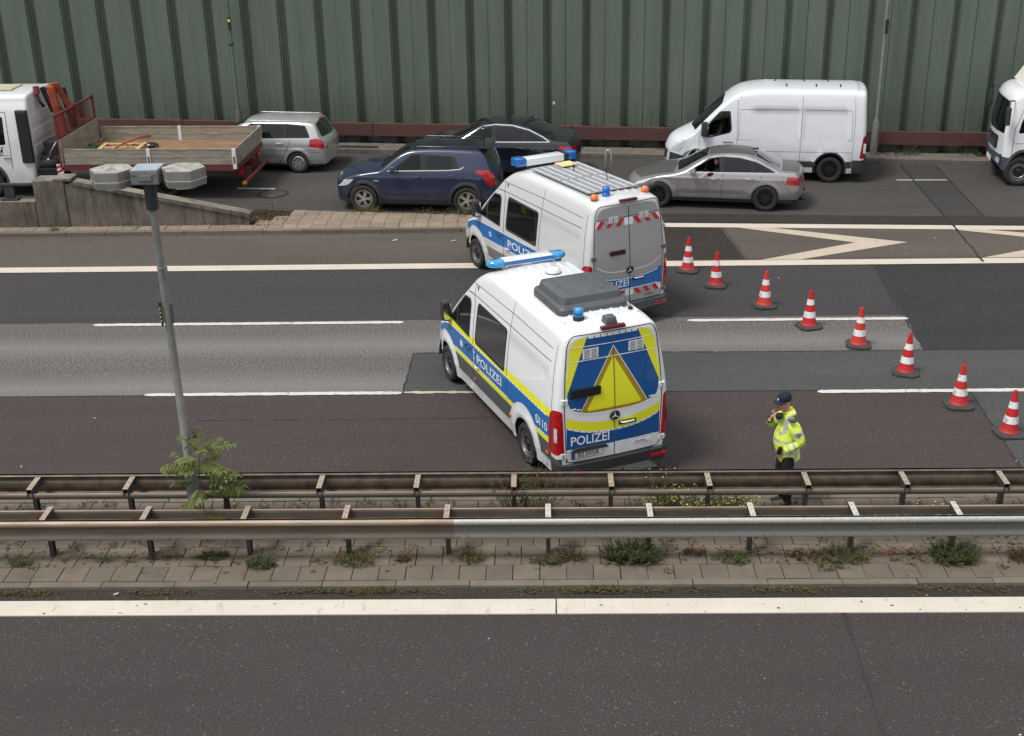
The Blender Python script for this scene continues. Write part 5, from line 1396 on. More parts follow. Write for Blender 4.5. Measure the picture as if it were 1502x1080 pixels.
    def chev(x0, w, s=1.0):
        # arrow-like wedge of the painted gore, tip to the right
        b = MB(); t = 3.75*s; y0, y1, yt = 28.30, 30.88-.06*(x0-5), 29.52-.02*(x0-5)
        b.add([(x0-.15, y1, .0125), (x0+.75, y1-.08, .0125), (x0+t, yt, .0125), (x0+t-1.25, yt+.02, .0125)], [(0, 3, 2, 1)], m3)
        b.add([(x0+t-1.25, yt+.02, .0125), (x0+t, yt, .0125), (x0+.95, y0, .0125), (x0+.05, y0, .0125)], [(0, 3, 2, 1)], m3)
        tag(b.build('road_marking'), kind='structure')
    for x0 in (5.05, 10.15, 15.2): chev(x0, 1)
    b = MB(); b.add([(10.0, 35.2, .005), (11.4, 35.15, .005), (11.4, 35.22, .005), (10.0, 35.28, .005)], [(0, 1, 2, 3)], m2); b.add([(-8.6, 35.10, .011), (-7.5, 35.0, .011), (-7.5, 35.13, .011), (-8.6, 35.23, .011)], [(0, 1, 2, 3)], m2)
    tag(b.build('road_marking'), kind='structure')
    # manhole
    b = MB(); T = Matrix.Translation((-7.47, 34.54, 0)); iron = simple('cast_iron', (.10, .095, .09), .6, metal=.5, bump=.5, bs=40)
    b.lathe([(.46, .004), (.45, .007), (.33, .007)], asphalt('asphalt_ring', (0.039, 0.034, 0.030)), 28, T); b.lathe([(.33, .012), (.29, .012), (.285, .008), (.27, .008), (.265, .013), (.001, .013)], iron, 28, T)
    o = b.build('manhole_cover'); tag(o, 'round iron manhole cover in the slip road behind the flatbed truck', 'manhole cover')
def slab_mat(name, col):
    b = NB(name); p = b.pos(); a = b.n('Attribute'); a.attribute_name = 'tone'
    n = b.noise(3.0, p, 6); n2 = b.noise(28, p, 4, .7); n3 = b.noise(120, p, 2)
    c = b.mix(a.outputs['Fac'], c3(col, .86), c3(col, 1.12)); c = b.mix(b.ramp(n, .42, .72, 0, .55), c, c3(col, .55))
    c = b.mix(b.ramp(n2, .58, .78, 0, .5), c, c3(col, .45)); c = b.mix(b.ramp(n3, .5, .7, 0, .15), c, c3(col, 1.6))
    b.set(Base_Color=c, Roughness=.9); b.bump(n2, .35, .006)
    return b.m
def paving(name, fn_rows, mat, z, thick=.05, seed=1, skip=None):
    """individual slabs, slightly uneven; fn_rows: list of (y0fn, y1fn, width, offset, xa, xb)"""
    random.seed(seed); vs = []; fs = []; tone = []
    for (y0, y1, w, off, xa, xb) in fn_rows:
        x = xa+off
        while x < xb:
            g = .0045; xa_, xb_ = x+g, x+w-g
            if xb_ > xb+.4: break
            c = [(xa_, y0(xa_)+g), (xb_, y0(xb_)+g), (xb_, y1(xb_)-g), (xa_, y1(xa_)-g)]
            if not (skip and skip((xa_+xb_)/2, (c[0][1]+c[2][1])/2)) and min(c[2][1]-c[1][1], c[3][1]-c[0][1]) > .02:
                dz = random.uniform(-.004, .004); tx = random.uniform(-.003, .003); ty = random.uniform(-.003, .003); r = random.uniform(-.003, .003)
                k = len(vs); t = random.random(); e = .006
                for j, (px, py) in enumerate(c): vs.append((px+r, py, z-thick))
                for j, (px, py) in enumerate(c): vs.append((px+r, py, z-e+dz+tx*(1 if j in (1, 2) else -1)+ty*(1 if j > 1 else -1)))
                cx = sum(q[0] for q in c)/4; cy = sum(q[1] for q in c)/4
                for j, (px, py) in enumerate(c): vs.append((px+r+(e if px < cx else -e), py+(e if py < cy else -e), z+dz+tx*(1 if j in (1, 2) else -1)+ty*(1 if j > 1 else -1)))
                for j in range(4):
                    fs.append((k+j, k+(j+1) % 4, k+4+(j+1) % 4, k+4+j)); fs.append((k+4+j, k+4+(j+1) % 4, k+8+(j+1) % 4, k+8+j))
                fs.append((k+8, k+9, k+10, k+11)); tone += [t]*12
            x += w
    me = bpy.data.meshes.new(name); me.from_pydata(vs, [], fs); me.materials.append(mat)
    at = me.attributes.new('tone', 'FLOAT', 'POINT'); at.data.foreach_set('value', tone); me.update()
    o = bpy.data.objects.new(name, me); COL.objects.link(o); return tag(o, kind='structure')
def pavings():
    cst = lambda v: (lambda x: v)
    soil = asphalt('joint_soil', (0.029, 0.024, 0.017), .5, .1)
    sl = slab_mat('slab_median', (.150, .122, .094)); kb = slab_mat('kerb_stone', (.16, .135, .11))
    sheet('median_soil', XL, XR, 14.62, 17.08, .035, soil)
    rows = [(14.735, 15.10, .02), (15.10, 15.355, .13), (15.355, 15.61, .13), (15.61, 15.87, .30), (15.87, 16.13, .1), (16.13, 16.39, .25), (16.39, 16.65, .05), (16.65, 16.92, .2)]
    def hole(x, y):
        return False
    paving('median_paving', [(cst(a), cst(b), .3665, o, -14, 14) for a, b, o in rows], sl, .055, seed=3, skip=lambda x, y: noise.noise(Vector((x*.9, y*1.4, 3))) > .52 and 15.1 < y < 16.9)
    paving('kerb', [(cst(14.60), cst(14.735), 1.0, .0, -30, 30)], kb, .052, .09, seed=4)
    paving('kerb', [(cst(16.93), cst(17.08), 1.0, .3, -30, 30)], kb, .06, .10, seed=5)
    # paved island
    si = slab_mat('slab_island', (.25, .195, .142))
    mb = MB(); P = [(XL, 30.85), (3.0, 30.85), (3.05, 31.28), (-6.55, 32.60), (-7.6, 32.75), (-7.7, 31.6), (XL, 31.6)]
    mb.add([(x, y, .075) for x, y in P], [tuple(range(len(P)))], soil); tag(mb.build('island_soil'), kind='structure')
    rows = []
    for i, (a, b) in enumerate(((30.93, 31.30), (31.30, 31.67), (31.67, 32.04), (32.04, 32.41), (32.41, 32.78))):
        rows.append((cst(a), (lambda bb: (lambda x: min(bb, isl_back(x)-.02)))(b), .372, .0+.02*i, -7.35 if i else -30, 2.9))
    paving('island_paving', rows, si, .10, seed=6, skip=lambda x, y: x < -7.3 and y > 31.31 or (x < -7.0+.25*(y-31) and y > 31.5))
    paving('kerb', [(cst(30.75), cst(30.93), 1.0, .0, -30, 2.9)], kb, .105, .12, seed=7)
    # strip behind the slip road, at the foot of the noise barrier
    km = slab_mat('kerb_old', (.15, .13, .11))
    rows = [(KB, (lambda x: KB(x)+.16), 1.0, 0, -30, 32)]
    paving('kerb', rows, km, .13, .16, seed=8)
    mb = MB(); mb.add([(-40, KB(-40)+.15, .10), (40, KB(40)+.15, .10), (40, WB(40)+.4, .10), (-40, WB(-40)+.4, .10)], [(0, 1, 2, 3)], soil); tag(mb.build('verge_soil'), kind='structure')
    rows = [((lambda k: (lambda x: KB(x)+.16+.36*k))(k), (lambda k: (lambda x: KB(x)+.16+.36*(k+1)))(k), .372, .1*k, -30, 32) for k in range(2)]
    paving('verge_paving', rows, km, .125, seed=9, skip=lambda x, y: noise.noise(Vector((x*.5, y, 8))) > .35)
# ------------------------------------------------------------------ barrier wall, rails, concrete
def barrier():
    gm = NB('barrier_green'); p = gm.obj(); n = gm.noise(.8, gm.scl(p, (3, 3, .25)), 6); n2 = gm.noise(9, gm.scl(p, (3, 3, .12)), 4)
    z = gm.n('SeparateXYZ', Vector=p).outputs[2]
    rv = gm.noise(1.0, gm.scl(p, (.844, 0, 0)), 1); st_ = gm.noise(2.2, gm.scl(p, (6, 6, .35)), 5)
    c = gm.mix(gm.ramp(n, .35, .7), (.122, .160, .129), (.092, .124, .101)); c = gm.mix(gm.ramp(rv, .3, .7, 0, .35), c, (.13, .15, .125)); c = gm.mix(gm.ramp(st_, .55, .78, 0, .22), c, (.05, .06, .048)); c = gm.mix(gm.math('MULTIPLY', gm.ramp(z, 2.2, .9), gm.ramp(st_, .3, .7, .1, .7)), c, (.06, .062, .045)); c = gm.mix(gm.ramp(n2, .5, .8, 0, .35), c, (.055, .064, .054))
    gm.set(Base_Color=c, Roughness=.55, Specular_IOR_Level=.4)
    rb = NB('beam_red_brown'); p = rb.obj(); n = rb.noise(3, rb.scl(p, (1, 1, 4)), 6)
    rb.set(Base_Color=rb.mix(rb.ramp(n, .35, .7), (.105, .043, .037), (.070, .036, .032)), Roughness=.6)
    ang = math.atan(-.13); root = empty('noise_barrier', (0, WB(0), .0), ang); tag(root, 'tall green ribbed metal noise barrier along the back of the slip road', 'noise barrier')
    pitch = 1.185; x0 = -24*pitch-.30
    prof = []
    for i in range(52):
        x = x0+i*pitch
        prof += [(x, 0), (x+.42, 0), (x+.44, .06), (x+.475, .065), (x+.50, .17), (x+.535, .19), (x+.545, .215), (x+.56, .19), (x+.60, .20), (x+.61, .22), (x+.625, .19), (x+.66, .17), (x+.68, .135), (x+1.06, .10), (x+1.085, .095), (x+1.095, .13), (x+1.105, .05), (x+1.16, .045), (x+1.175, .012)]
    mb = MB(); mb.strip(prof, .75, 9.5, gm.m, 'z', n=1); mb.build('ribbed_panel', root)
    mb = MB(); mb.strip([(a, b+.08) for a, b in prof], .05, .42, gm.m, 'z'); mb.box((x0, .38, .0), (x0+52*pitch, .42, 9.4), M['gap']); mb.build('lower_panel', root)
    mb = MB()
    L = 6.3
    for i in range(-5, 6):
        a = 1.0+i*L; mb.box((a+.01, -.16, .37), (a+L-.01, .02, .77), rb.m, bev=.01)
    mb.build('support_beam', root)
    mb = MB(); mb.box((.16+.28-.03, -.012, 1.42), (.16+.28+.03, .0, 1.50), M['pwhite']); mb.box((.425, -.014, 1.44), (.455, -.012, 1.465), M['plast2']); mb.build('sticker', root)
    # lamp posts along it
    for x, col, lab in ((-9.55, (.12, .12, .115), 'slim street lamp post behind the silver estate car against the green barrier'), (9.93, (.20, .20, .19), 'slim street lamp post behind the white van against the green barrier')):
        r = empty('lamp_post', (x, WB(x)-.42, .12)); tag(r, lab, 'lamp post', 'lamp posts in front of the green barrier')
        pm = simple('post_metal', col, .5, metal=.3, var=.2, bump=.1); m = MB(); m.lathe([(.11, 0), (.105, .95), (.065, 1.08), (.05, 1.12), (.036, 9)], pm, 14); m.build('post', r)
        m = MB(); m.box((-.03, -.09, 3.55), (.07, -.05, 3.95), M['gap'], bev=.01); m.box((-.02, -.095, 3.80), (.05, -.092, 3.88), M['pyel']) if x < 0 else None; m.box((-.07, -.07, 3.1), (.07, .07, 3.13), M['darkmetal']) if x < 0 else None; m.build('number_sign', r)
def guard_rails():
    rust = NB('rail_rusty_zinc'); p = rust.obj(); n = rust.noise(2.2, rust.scl(p, (.6, 4, 4)), 6); n2 = rust.noise(40, p, 4)
    z = rust.n('SeparateXYZ', Vector=p).outputs[2]
    c = rust.mix(rust.ramp(n, .35, .68), (.46, .355, .27), (.27, .20, .15)); c = rust.mix(rust.ramp(n2, .55, .75, 0, .6), c, (.50, .40, .31)); rust.set(Base_Color=c, Roughness=.55, Metallic=.35); rust.bump(n2, .2)
    zinc = NB('rail_zinc'); p = zinc.obj(); n = zinc.noise(1.5, zinc.scl(p, (1, 4, 4)), 6); n2 = zinc.noise(60, zinc.scl(p, (1, 1, .3)), 4)
    zinc.set(Base_Color=zinc.mix(zinc.ramp(n2, .35, .7), zinc.mix(n, (.64, .65, .61), (.48, .49, .46)), (.34, .345, .32)), Roughness=.5, Metallic=.4); zinc.bump(n2, .15)
    postm = simple('rail_post', (.045, .043, .040), .7, metal=.2, var=.3)
    platm = simple('rail_spacer', (.42, .325, .25), .55, metal=.35, var=.2, vs_=12); platz = simple('rail_spacer_zinc', (.60, .57, .51), .5, metal=.35, var=.15, vs_=12)
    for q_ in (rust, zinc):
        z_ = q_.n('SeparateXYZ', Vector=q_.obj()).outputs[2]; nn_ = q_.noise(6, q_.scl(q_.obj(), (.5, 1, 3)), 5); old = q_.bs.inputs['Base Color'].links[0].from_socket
        k_ = q_.math('MULTIPLY', q_.ramp(q_.math('ADD', z_, q_.math('MULTIPLY', nn_, .04)),   .650, .605), .72); q_.set(Base_Color=q_.mix(k_, old, (.055, .047, .042)))   # shade below the upper bead, painted into the rail colour
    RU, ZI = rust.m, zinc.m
    ru2 = simple('rail_dull', (.15, .115, .09), .5, metal=.35, var=.4, vs_=5)
    def build(y0, dr, joints, posts, label, zt=.75):
        """y0: plane of the beam; dr: direction from the beam toward the posts (+1 away from camera)"""
        r = empty('guard_rail', (0, y0, .05)); tag(r, label, 'guard rail', 'guard rails on the median')
        # box-like W profile, traffic side at -dr
        w = [(.01, .69), (-.01, .703), (-.055, .703), (-.080, .690), (-.090, .662), (-.082, .632), (-.050, .608), (-.024, .59), (-.018, .55), (-.024, .49), (-.040, .45), (-.058, .43), (-.060, .405), (-.045, .392), (-.02, .398)]
        pr_ = [(a*dr, z) for a, z in w]
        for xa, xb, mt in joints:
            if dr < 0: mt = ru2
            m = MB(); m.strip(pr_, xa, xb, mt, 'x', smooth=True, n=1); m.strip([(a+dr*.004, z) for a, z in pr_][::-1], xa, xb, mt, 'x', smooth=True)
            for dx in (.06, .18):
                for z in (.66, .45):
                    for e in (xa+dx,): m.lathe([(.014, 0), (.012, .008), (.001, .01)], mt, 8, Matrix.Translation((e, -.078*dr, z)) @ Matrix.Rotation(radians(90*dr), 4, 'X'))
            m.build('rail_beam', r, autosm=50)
        # rear pull band / channel
        m = MB(); yb = dr*.36
        m.strip([(yb+dr*.0, .50), (yb+dr*.03, .50), (yb+dr*.03, .63), (yb, .63), (yb, .60)], -45, 45, RU, 'x') if dr > 0 else m.strip([(yb, .60), (yb-.025, .58), (yb-.03, .55), (yb-.02, .52), (yb, .50)], -45, 45, RU, 'x', smooth=True)
        mt_ = 0
        if dr > 0: m.strip([(yb-.002, .61), (yb-.002, .50)], -45, 45, RU, 'x')
        m.build('rear_channel', r)
        for i, x in enumerate(posts):
            m = MB(); yp = dr*.22
            # sigma post
            P = [(-.03, -.05), (.03, -.05), (.03, -.04), (-.02, -.04), (-.02, .04), (.03, .04), (.03, .05), (-.03, .05)]
            m.prism([(x+a, yp+b) for a, b in P], -.06, .60, postm, 'z'); m.build('post', r)
            m = MB(); mt = (platz if x > -1.0 else platm) if dr > 0 else platm; ya, yb2 = -.02*dr, .40*dr
            T = Matrix.Translation((x, 0, 0))
            for sg in (-1, 1): m.box((-.036 if sg < 0 else .030, min(ya, yb2), .56), (-.030 if sg < 0 else .036, max(ya, yb2), .675), postm, T)
            m.box((-.038, min(ya, yb2), .675), (.038, max(ya, yb2), .683), mt, T)
            for q in (.07, .20, .33): m.lathe([(.010, .6845), (.001, .6845)], M['gap'], 8, T @ Matrix.Translation((0, q*dr, 0)), smooth=False)
            m.build('spacer', r)
        return r
    near = [(-1.33+1.3975*k) for k in range(-9, 11)]
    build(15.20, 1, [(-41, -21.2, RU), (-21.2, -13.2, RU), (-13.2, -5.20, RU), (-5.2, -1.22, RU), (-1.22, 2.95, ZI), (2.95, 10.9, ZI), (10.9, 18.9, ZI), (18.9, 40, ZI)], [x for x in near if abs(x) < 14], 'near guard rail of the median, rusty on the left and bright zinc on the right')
    far = [.98+1.40*k for k in range(-12, 10)]
    build(16.50, -1, [(-41, -11.8, RU), (-11.8, -7.1, RU), (-7.1, -3.1, RU), (-3.1, .9, RU), (.9, 4.9, RU), (4.9, 12.9, RU), (12.9, 40, RU)], [x for x in far if abs(x) < 15], 'far rusty brown guard rail of the median, in front of the officer')
def concrete():
    cm = NB('concrete_old'); p = cm.pos(); n = cm.noise(1.2, cm.scl(p, (1, 1, 1.2)), 7); n2 = cm.noise(14, p, 5); z = cm.n('SeparateXYZ', Vector=p).outputs[2]; n4 = cm.noise(5, cm.scl(p, (1.5, 1, .15)), 5)
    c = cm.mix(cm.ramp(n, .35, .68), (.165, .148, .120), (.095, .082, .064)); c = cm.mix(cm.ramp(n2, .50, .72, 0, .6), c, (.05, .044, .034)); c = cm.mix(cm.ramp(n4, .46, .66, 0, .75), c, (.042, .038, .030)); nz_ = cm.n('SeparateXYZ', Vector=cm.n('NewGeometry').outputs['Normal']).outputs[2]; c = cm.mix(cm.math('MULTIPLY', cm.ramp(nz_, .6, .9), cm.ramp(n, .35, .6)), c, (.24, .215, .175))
    cm.set(Base_Color=c, Roughness=.92); cm.bump(n2, .4, .01)
    root = empty('concrete_wall', (0, 31.30, .09)); tag(root, 'stained concrete wall sloping down to the paved island beside the flatbed truck', 'concrete wall')
    m = MB()
    m.prism([(-12.05, 0), (-11.82, 0), (-7.45, 0), (-7.45, .22), (-11.82, 1.12), (-12.05, 1.12)], .012, .26, cm.m, 'y'); m.build('sloping_wall', root)
    m = MB(); m.prism([(-7.42, .20), (-7.40, .30), (-11.80, 1.20), (-11.9, 1.12)], -.03, .32, cm.m, 'y'); m.build('coping', root)
    m = MB(); m.box((-12.85, -.02, 0), (-12.06, .55, 1.22), cm.m, bev=.02); m.box((-12.32, -.03, 1.19), (-11.86, .50, 1.27), cm.m, bev=.02); m.build('end_block', root)
    m = MB(); m.box((-40, 0, 0), (-12.87, .38, .68), cm.m, bev=.02); m.build('low_wall', root)
    r = empty('steel_railing', (0, 31.50, .77)); tag(r, 'dark steel railing on top of the low concrete wall at the left edge', 'railing')
    dm = simple('railing_dark', (.05, .05, .048), .6, metal=.4, var=.3); m = MB(); m.box((-40, -.06, .36), (-12.9, .06, .43), dm, bev=.02); m.build('handrail', r)
    for x in (-13.55, -15.6, -17.6, -19.6): 
        m = MB(); m.box((x-.12, -.05, .05), (x+.12, .05, .36), dm, bev=.01); m.box((x-.22, -.12, 0), (x+.22, .12, .05), dm, bev=.01); m.build('post', r)
def median_lamp():
    x, y = -4.98, 15.93; root = empty('street_lamp', (x, y, .055)); tag(root, 'leaning grey lamp post on the median with two hexagonal lamp heads', 'street lamp')
    gm = NB('lamp_grey'); p = gm.obj(); n = gm.noise(3, p, 6); n2 = gm.noise(30, p, 4); gm.set(Base_Color=gm.mix(gm.ramp(n, .35, .7), (.26, .265, .255), (.17, .175, .165)), Roughness=.55, Metallic=.3); gm.bump(n2, .1)
    m = MB(); m.lathe([(.088, -.02), (.086, 1.22), (.080, 1.26), (.056, 1.29), (.054, 3.2), (.050, 4.95)], gm.m, 20); m.lathe([(.052, 4.06), (.058, 4.07), (.058, 4.09), (.052, 4.10)], gm.m, 20); m.build('post', root)
    m = MB(); m.lathe([(.07, 4.88), (.08, 4.9), (.08, 5.20), (.07, 5.25)], M['plast'], 18); m.build('socket', root)
    m = MB(); m.box((-.085, -.075, 3.28), (-.06, -.03, 3.62), M['gap'], bev=.006)
    for i in range(4): m.box((-.082, -.078, 3.34+i*.06), (-.064, -.0755, 3.37+i*.06), simple_cached('sign_ochre', (.5, .38, .10)))
    m.build('number_sign', root)
    m = MB(); m.box((.056, -.02, 3.30), (.082, .02, 3.58), M['plast2'], bev=.006); m.build('junction_box', root); m = MB(); m.box((.045, -.05, 3.98), (.085, -.01, 4.12), gm.m, bev=.008); m.build('clamp', root)
    zc = 5.25
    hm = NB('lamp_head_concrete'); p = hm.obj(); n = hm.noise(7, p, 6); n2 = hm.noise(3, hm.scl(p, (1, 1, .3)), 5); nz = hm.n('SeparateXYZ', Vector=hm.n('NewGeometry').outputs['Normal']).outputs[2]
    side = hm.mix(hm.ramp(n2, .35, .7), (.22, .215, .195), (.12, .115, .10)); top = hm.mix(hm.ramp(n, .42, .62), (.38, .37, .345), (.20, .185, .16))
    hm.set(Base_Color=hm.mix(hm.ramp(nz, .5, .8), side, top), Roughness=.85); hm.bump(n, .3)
    m = MB(); m.box((-.178, -.18, zc), (.178, .18, zc+.18), gm.m, bev=.012); m.box((-.174, -.176, zc+.18), (.174, .176, zc+.193), simple('lamp_box_top', (.40, .45, .52), .3, metal=.3), bev=.004)
    m.box((-.08, -.195, zc+.05), (.10, -.18, zc+.13), gm.m, bev=.01); m.box((-.17, -.19, zc+.13), (.17, -.18, zc+.14), gm.m); m.build('centre_box', root)
    for sd in (-1, 1):
        e = MB(); cx = sd*.462
        P = [(cx-.29, 0), (cx-.15, -.24), (cx+.15, -.24), (cx+.29, 0), (cx+.15, .24), (cx-.15, .24)]
        vs = []; rings = [(.96, zc-.04), (1.0, zc+.03), (1.0, zc+.035), (.992, zc+.165), (.97, zc+.18)]
        for k, z in rings: vs += [(cx+(a-cx)*k, b*k, z) for a, b in P]
        fs = [(j*6+i, j*6+(i+1) % 6, (j+1)*6+(i+1) % 6, (j+1)*6+i) for j in range(4) for i in range(6)]+[tuple(24+i for i in range(6))]
        e.add(vs, fs, hm.m); e.lathe([(.21, zc-.042), (.17, zc-.07), (.001, zc-.08)], M['clearlamp'], 18, Matrix.Translation((cx, 0, 0)))
        e.add([(cx+(a-cx)*1.01, b*1.01, zc+z) for z in (.05, .056) for a, b in P], [(i, (i+1) % 6, 6+(i+1) % 6, 6+i) for i in range(6)], M['pwhite'])
        e.build('lamp_head', root)
    root.rotation_euler = (0, radians(-.5), 0)
def hoop():
    m = MB(); zm = simple('galvanised', (.40, .41, .40), .4, metal=.5)
    m.tube([(0, 0, 0), (0, 0, 1.08), (.015, 0, 1.13), (.06, 0, 1.15), (.11, 0, 1.11), (.14, 0, 1.0), (.17, 0, 0)], .033, zm, 12)
    o = m.build('metal_hoop', loc=(1.80, 34.45, 0)); tag(o, 'bent galvanised steel hoop standing on the road behind the silver police van', 'barrier hoop')
# ------------------------------------------------------------------ cones
def cones():
    rub = simple('cone_base_rubber', (.045, .045, .042), .85, var=.3, vs_=12, bump=.2, bs=60); rd = NB('cone_red'); p = rd.obj(); n = rd.noise(6, p, 6); z = rd.n('SeparateXYZ', Vector=p).outputs[2]; rr_ = rd.n('ObjectInfo').outputs['Random']; n3 = rd.noise(45, p, 3)
    c = rd.mix(rr_, (.56, .014, .016), (.66, .045, .03)); c = rd.mix(rd.math('MULTIPLY', rd.ramp(n, .45, .7), .35), c, (.30, .02, .015)); c = rd.mix(rd.math('MULTIPLY', rd.ramp(z, .22, .06), rd.ramp(n3, .4, .6, .1, .6)), c, (.10, .06, .05)); rd.set(Base_Color=c, Roughness=.55); red = rd.m; wh = NB('cone_reflective'); p = wh.obj(); n = wh.noise(14, p, 5)
    rnd_ = wh.n('ObjectInfo').outputs['Random']; wh.set(Base_Color=wh.mix(wh.math('MULTIPLY', wh.ramp(n, .48, .66), wh.math('ADD', wh.math('MULTIPLY', rnd_, .8), .2)), (.80, .82, .84), (.38, .36, .33)), Roughness=.45)
    root = empty('traffic_cone'); 
    m = MB(); P = [(-.235, -.15), (-.15, -.235), (.15, -.235), (.235, -.15), (.235, .15), (.15, .235), (-.15, .235), (-.235, .15)]
    vs = [(a*k, b*k, z) for k, z in ((1, .0), (1, .035), (.93, .045), (.68, .055)) for a, b in P]
    m.add(vs, [(j*8+i, j*8+(i+1) % 8, (j+1)*8+(i+1) % 8, (j+1)*8+i) for j in range(3) for i in range(8)]+[tuple(24+i for i in range(8))], rub); m.build('base', root)
    R = lambda z: .148-(z-.05)*(.148-.030)/.72
    m = MB(); m.lathe([(.165, .05), (.162, .07), (R(.08)+.004, .085), (R(.10), .10), (R(.22), .22), (R(.22)+.002, .22), (R(.36)+.002, .36), (R(.36), .36), (R(.48), .48), (R(.48)+.002, .48), (R(.60)+.002, .60), (R(.60), .60), (.035, .745), (.036, .775), (.028, .785), (.026, .74)], red, 28); m.build('cone_body', root, autosm=50)
    for a, b in ((.222, .345), (.482, .595)):
        m = MB(); m.lathe([(R(a)+.0035, a), (R(b)+.0035, b)], wh.m, 28); m.build('reflective_band', root)
    pos = [(3.33, 27.60), (3.83, 26.57), (4.68, 25.28), (5.38, 24.07), (6.14, 23.06), (6.69, 21.70), (7.23, 20.27), (7.72, 19.15)]
    labs = ['red and white cone closest to the silver police van, first of the diagonal row', 'second cone of the row from the silver police van', 'third cone of the row, in the dark lane before the dashed line', 'fourth cone of the row, standing on the dashed white line',
            'fifth cone of the row, just past the dashed line', 'sixth cone of the row, on the grey asphalt by the crack', 'second cone from the right edge, on the lane line with a paler worn base', 'rightmost and nearest cone of the row at the right edge']
    for i, (x, y) in enumerate(pos):
        o = root if i == 0 else copy_tree(root)
        o.location = (x, y, .008); random.seed(i+3); o.rotation_euler = (0, radians((0, 0, 1, 0, .5, 1.5, .5, 1.2)[i]), random.uniform(-.5, .5)); tag(o, labs[i], 'traffic cone', 'red and white traffic cones closing the lanes')
# ------------------------------------------------------------------ plants
def leafmat(name, c1, c2, rough=.6):
    b = NB(name); n = b.n('ObjectInfo').outputs['Random']; p = b.pos(); f = b.noise(9, p, 3); f2 = b.noise(60, p, 2)
    c = b.mix(b.ramp(f, .3, .7), c1, c2); c = b.mix(b.ramp(f2, .55, .75, 0, .5), c, c3(c1, .45))
    b.set(Base_Color=c, Roughness=rough, Specular_IOR_Level=.3)
    return b.m
LG = leafmat('leaf_green', (.060, .078, .024), (.105, .115, .034)); LD = leafmat('leaf_dark', (.030, .050, .020), (.055, .072, .026)); LY = leafmat('leaf_dry', (.135, .110, .035), (.085, .085, .025)); LB = leafmat('leaf_brown', (.11, .055, .028), (.06, .035, .020))
FY = simple('flower_yellow', (.70, .62, .16), .6, var=.3, vs_=40); FW = simple('flower_pale', (.7, .68, .5), .6)
LO = leafmat('leaf_orange', (.40, .16, .05), (.22, .10, .04))
def blade(mb, p, d, L, w, m, bend=.5):
    side = Vector((-d.y, d.x, 0)); 
    if side.length < 1e-3: side = Vector((1, 0, 0))
    side.normalize(); a = p; pts = []
    dd = d.copy()
    for i in range(4):
        t = i/3; pts.append((a.copy(), w*(1-t*.9))); dd = (dd+Vector((d.x, d.y, -.6))*bend*.25).normalized(); a = a+dd*L/3
    vs = []; 
    for q, ww in pts: vs += [q-side*ww/2, q+side*ww/2]
    mb.add(vs, [(2*i, 2*i+1, 2*i+3, 2*i+2) for i in range(3)], m)
def leaf(mb, p, d, L, w, m, droop=.2):
    d = d.normalized(); s = d.cross(Vector((0, 0, 1)))
    if s.length < 1e-3: s = Vector((1, 0, 0))
    s.normalize(); n = s.cross(d)*.08*L
    q = p+d*L-Vector((0, 0, droop*L)); mid = p+d*L*.45-Vector((0, 0, droop*L*.2))+n
    mb.add([p, mid-s*w/2, q, mid+s*w/2], [(0, 1, 2, 3)], m)
def tuft(mb, x, y, z, r, h, n, mats, rnd, leafy=0.0, fl=None, spread=1.0):
    for i in range(n):
        a = rnd.random()*2*pi; q = r*sqrt(rnd.random()); p = Vector((x+cos(a)*q, y+sin(a)*q*.6, z))
        hh = h*rnd.uniform(.4, 1.0)*(1-.4*q/r); d = Vector((cos(a)*q/r*spread+rnd.uniform(-.3, .3), sin(a)*q/r*spread+rnd.uniform(-.3, .3), 1.1)).normalized(); m = rnd.choice(mats)
        if rnd.random() < leafy:
            top = p+d*hh; mb.tube([p, p+d*hh*.5+Vector((rnd.uniform(-.01, .01), 0, 0)), top], .0025, m, 3, cap=False, smooth=False)
            for k in range(int(4+hh*22)):
                t = rnd.uniform(.1, 1); b = rnd.random()*2*pi; leaf(mb, p+d*hh*t, Vector((cos(b), sin(b), rnd.uniform(.1, .6))), rnd.uniform(.025, .05), rnd.uniform(.010, .018), m)
            if fl and rnd.random() < .9:
                for k in range(rnd.randint(0, 2)):
                    c = top+Vector((rnd.uniform(-.04, .04), rnd.uniform(-.04, .04), rnd.uniform(-.06, .03))); e = rnd.uniform(.005, .010)
                    mb.add([c+Vector((-e, -e, 0)), c+Vector((e, -e, .004)), c+Vector((e, e, .006)), c+Vector((-e, e, 0))], [(0, 1, 2, 3)], fl)
        else: blade(mb, p, d, hh, rnd.uniform(.004, .009), m, rnd.uniform(.2, .9))
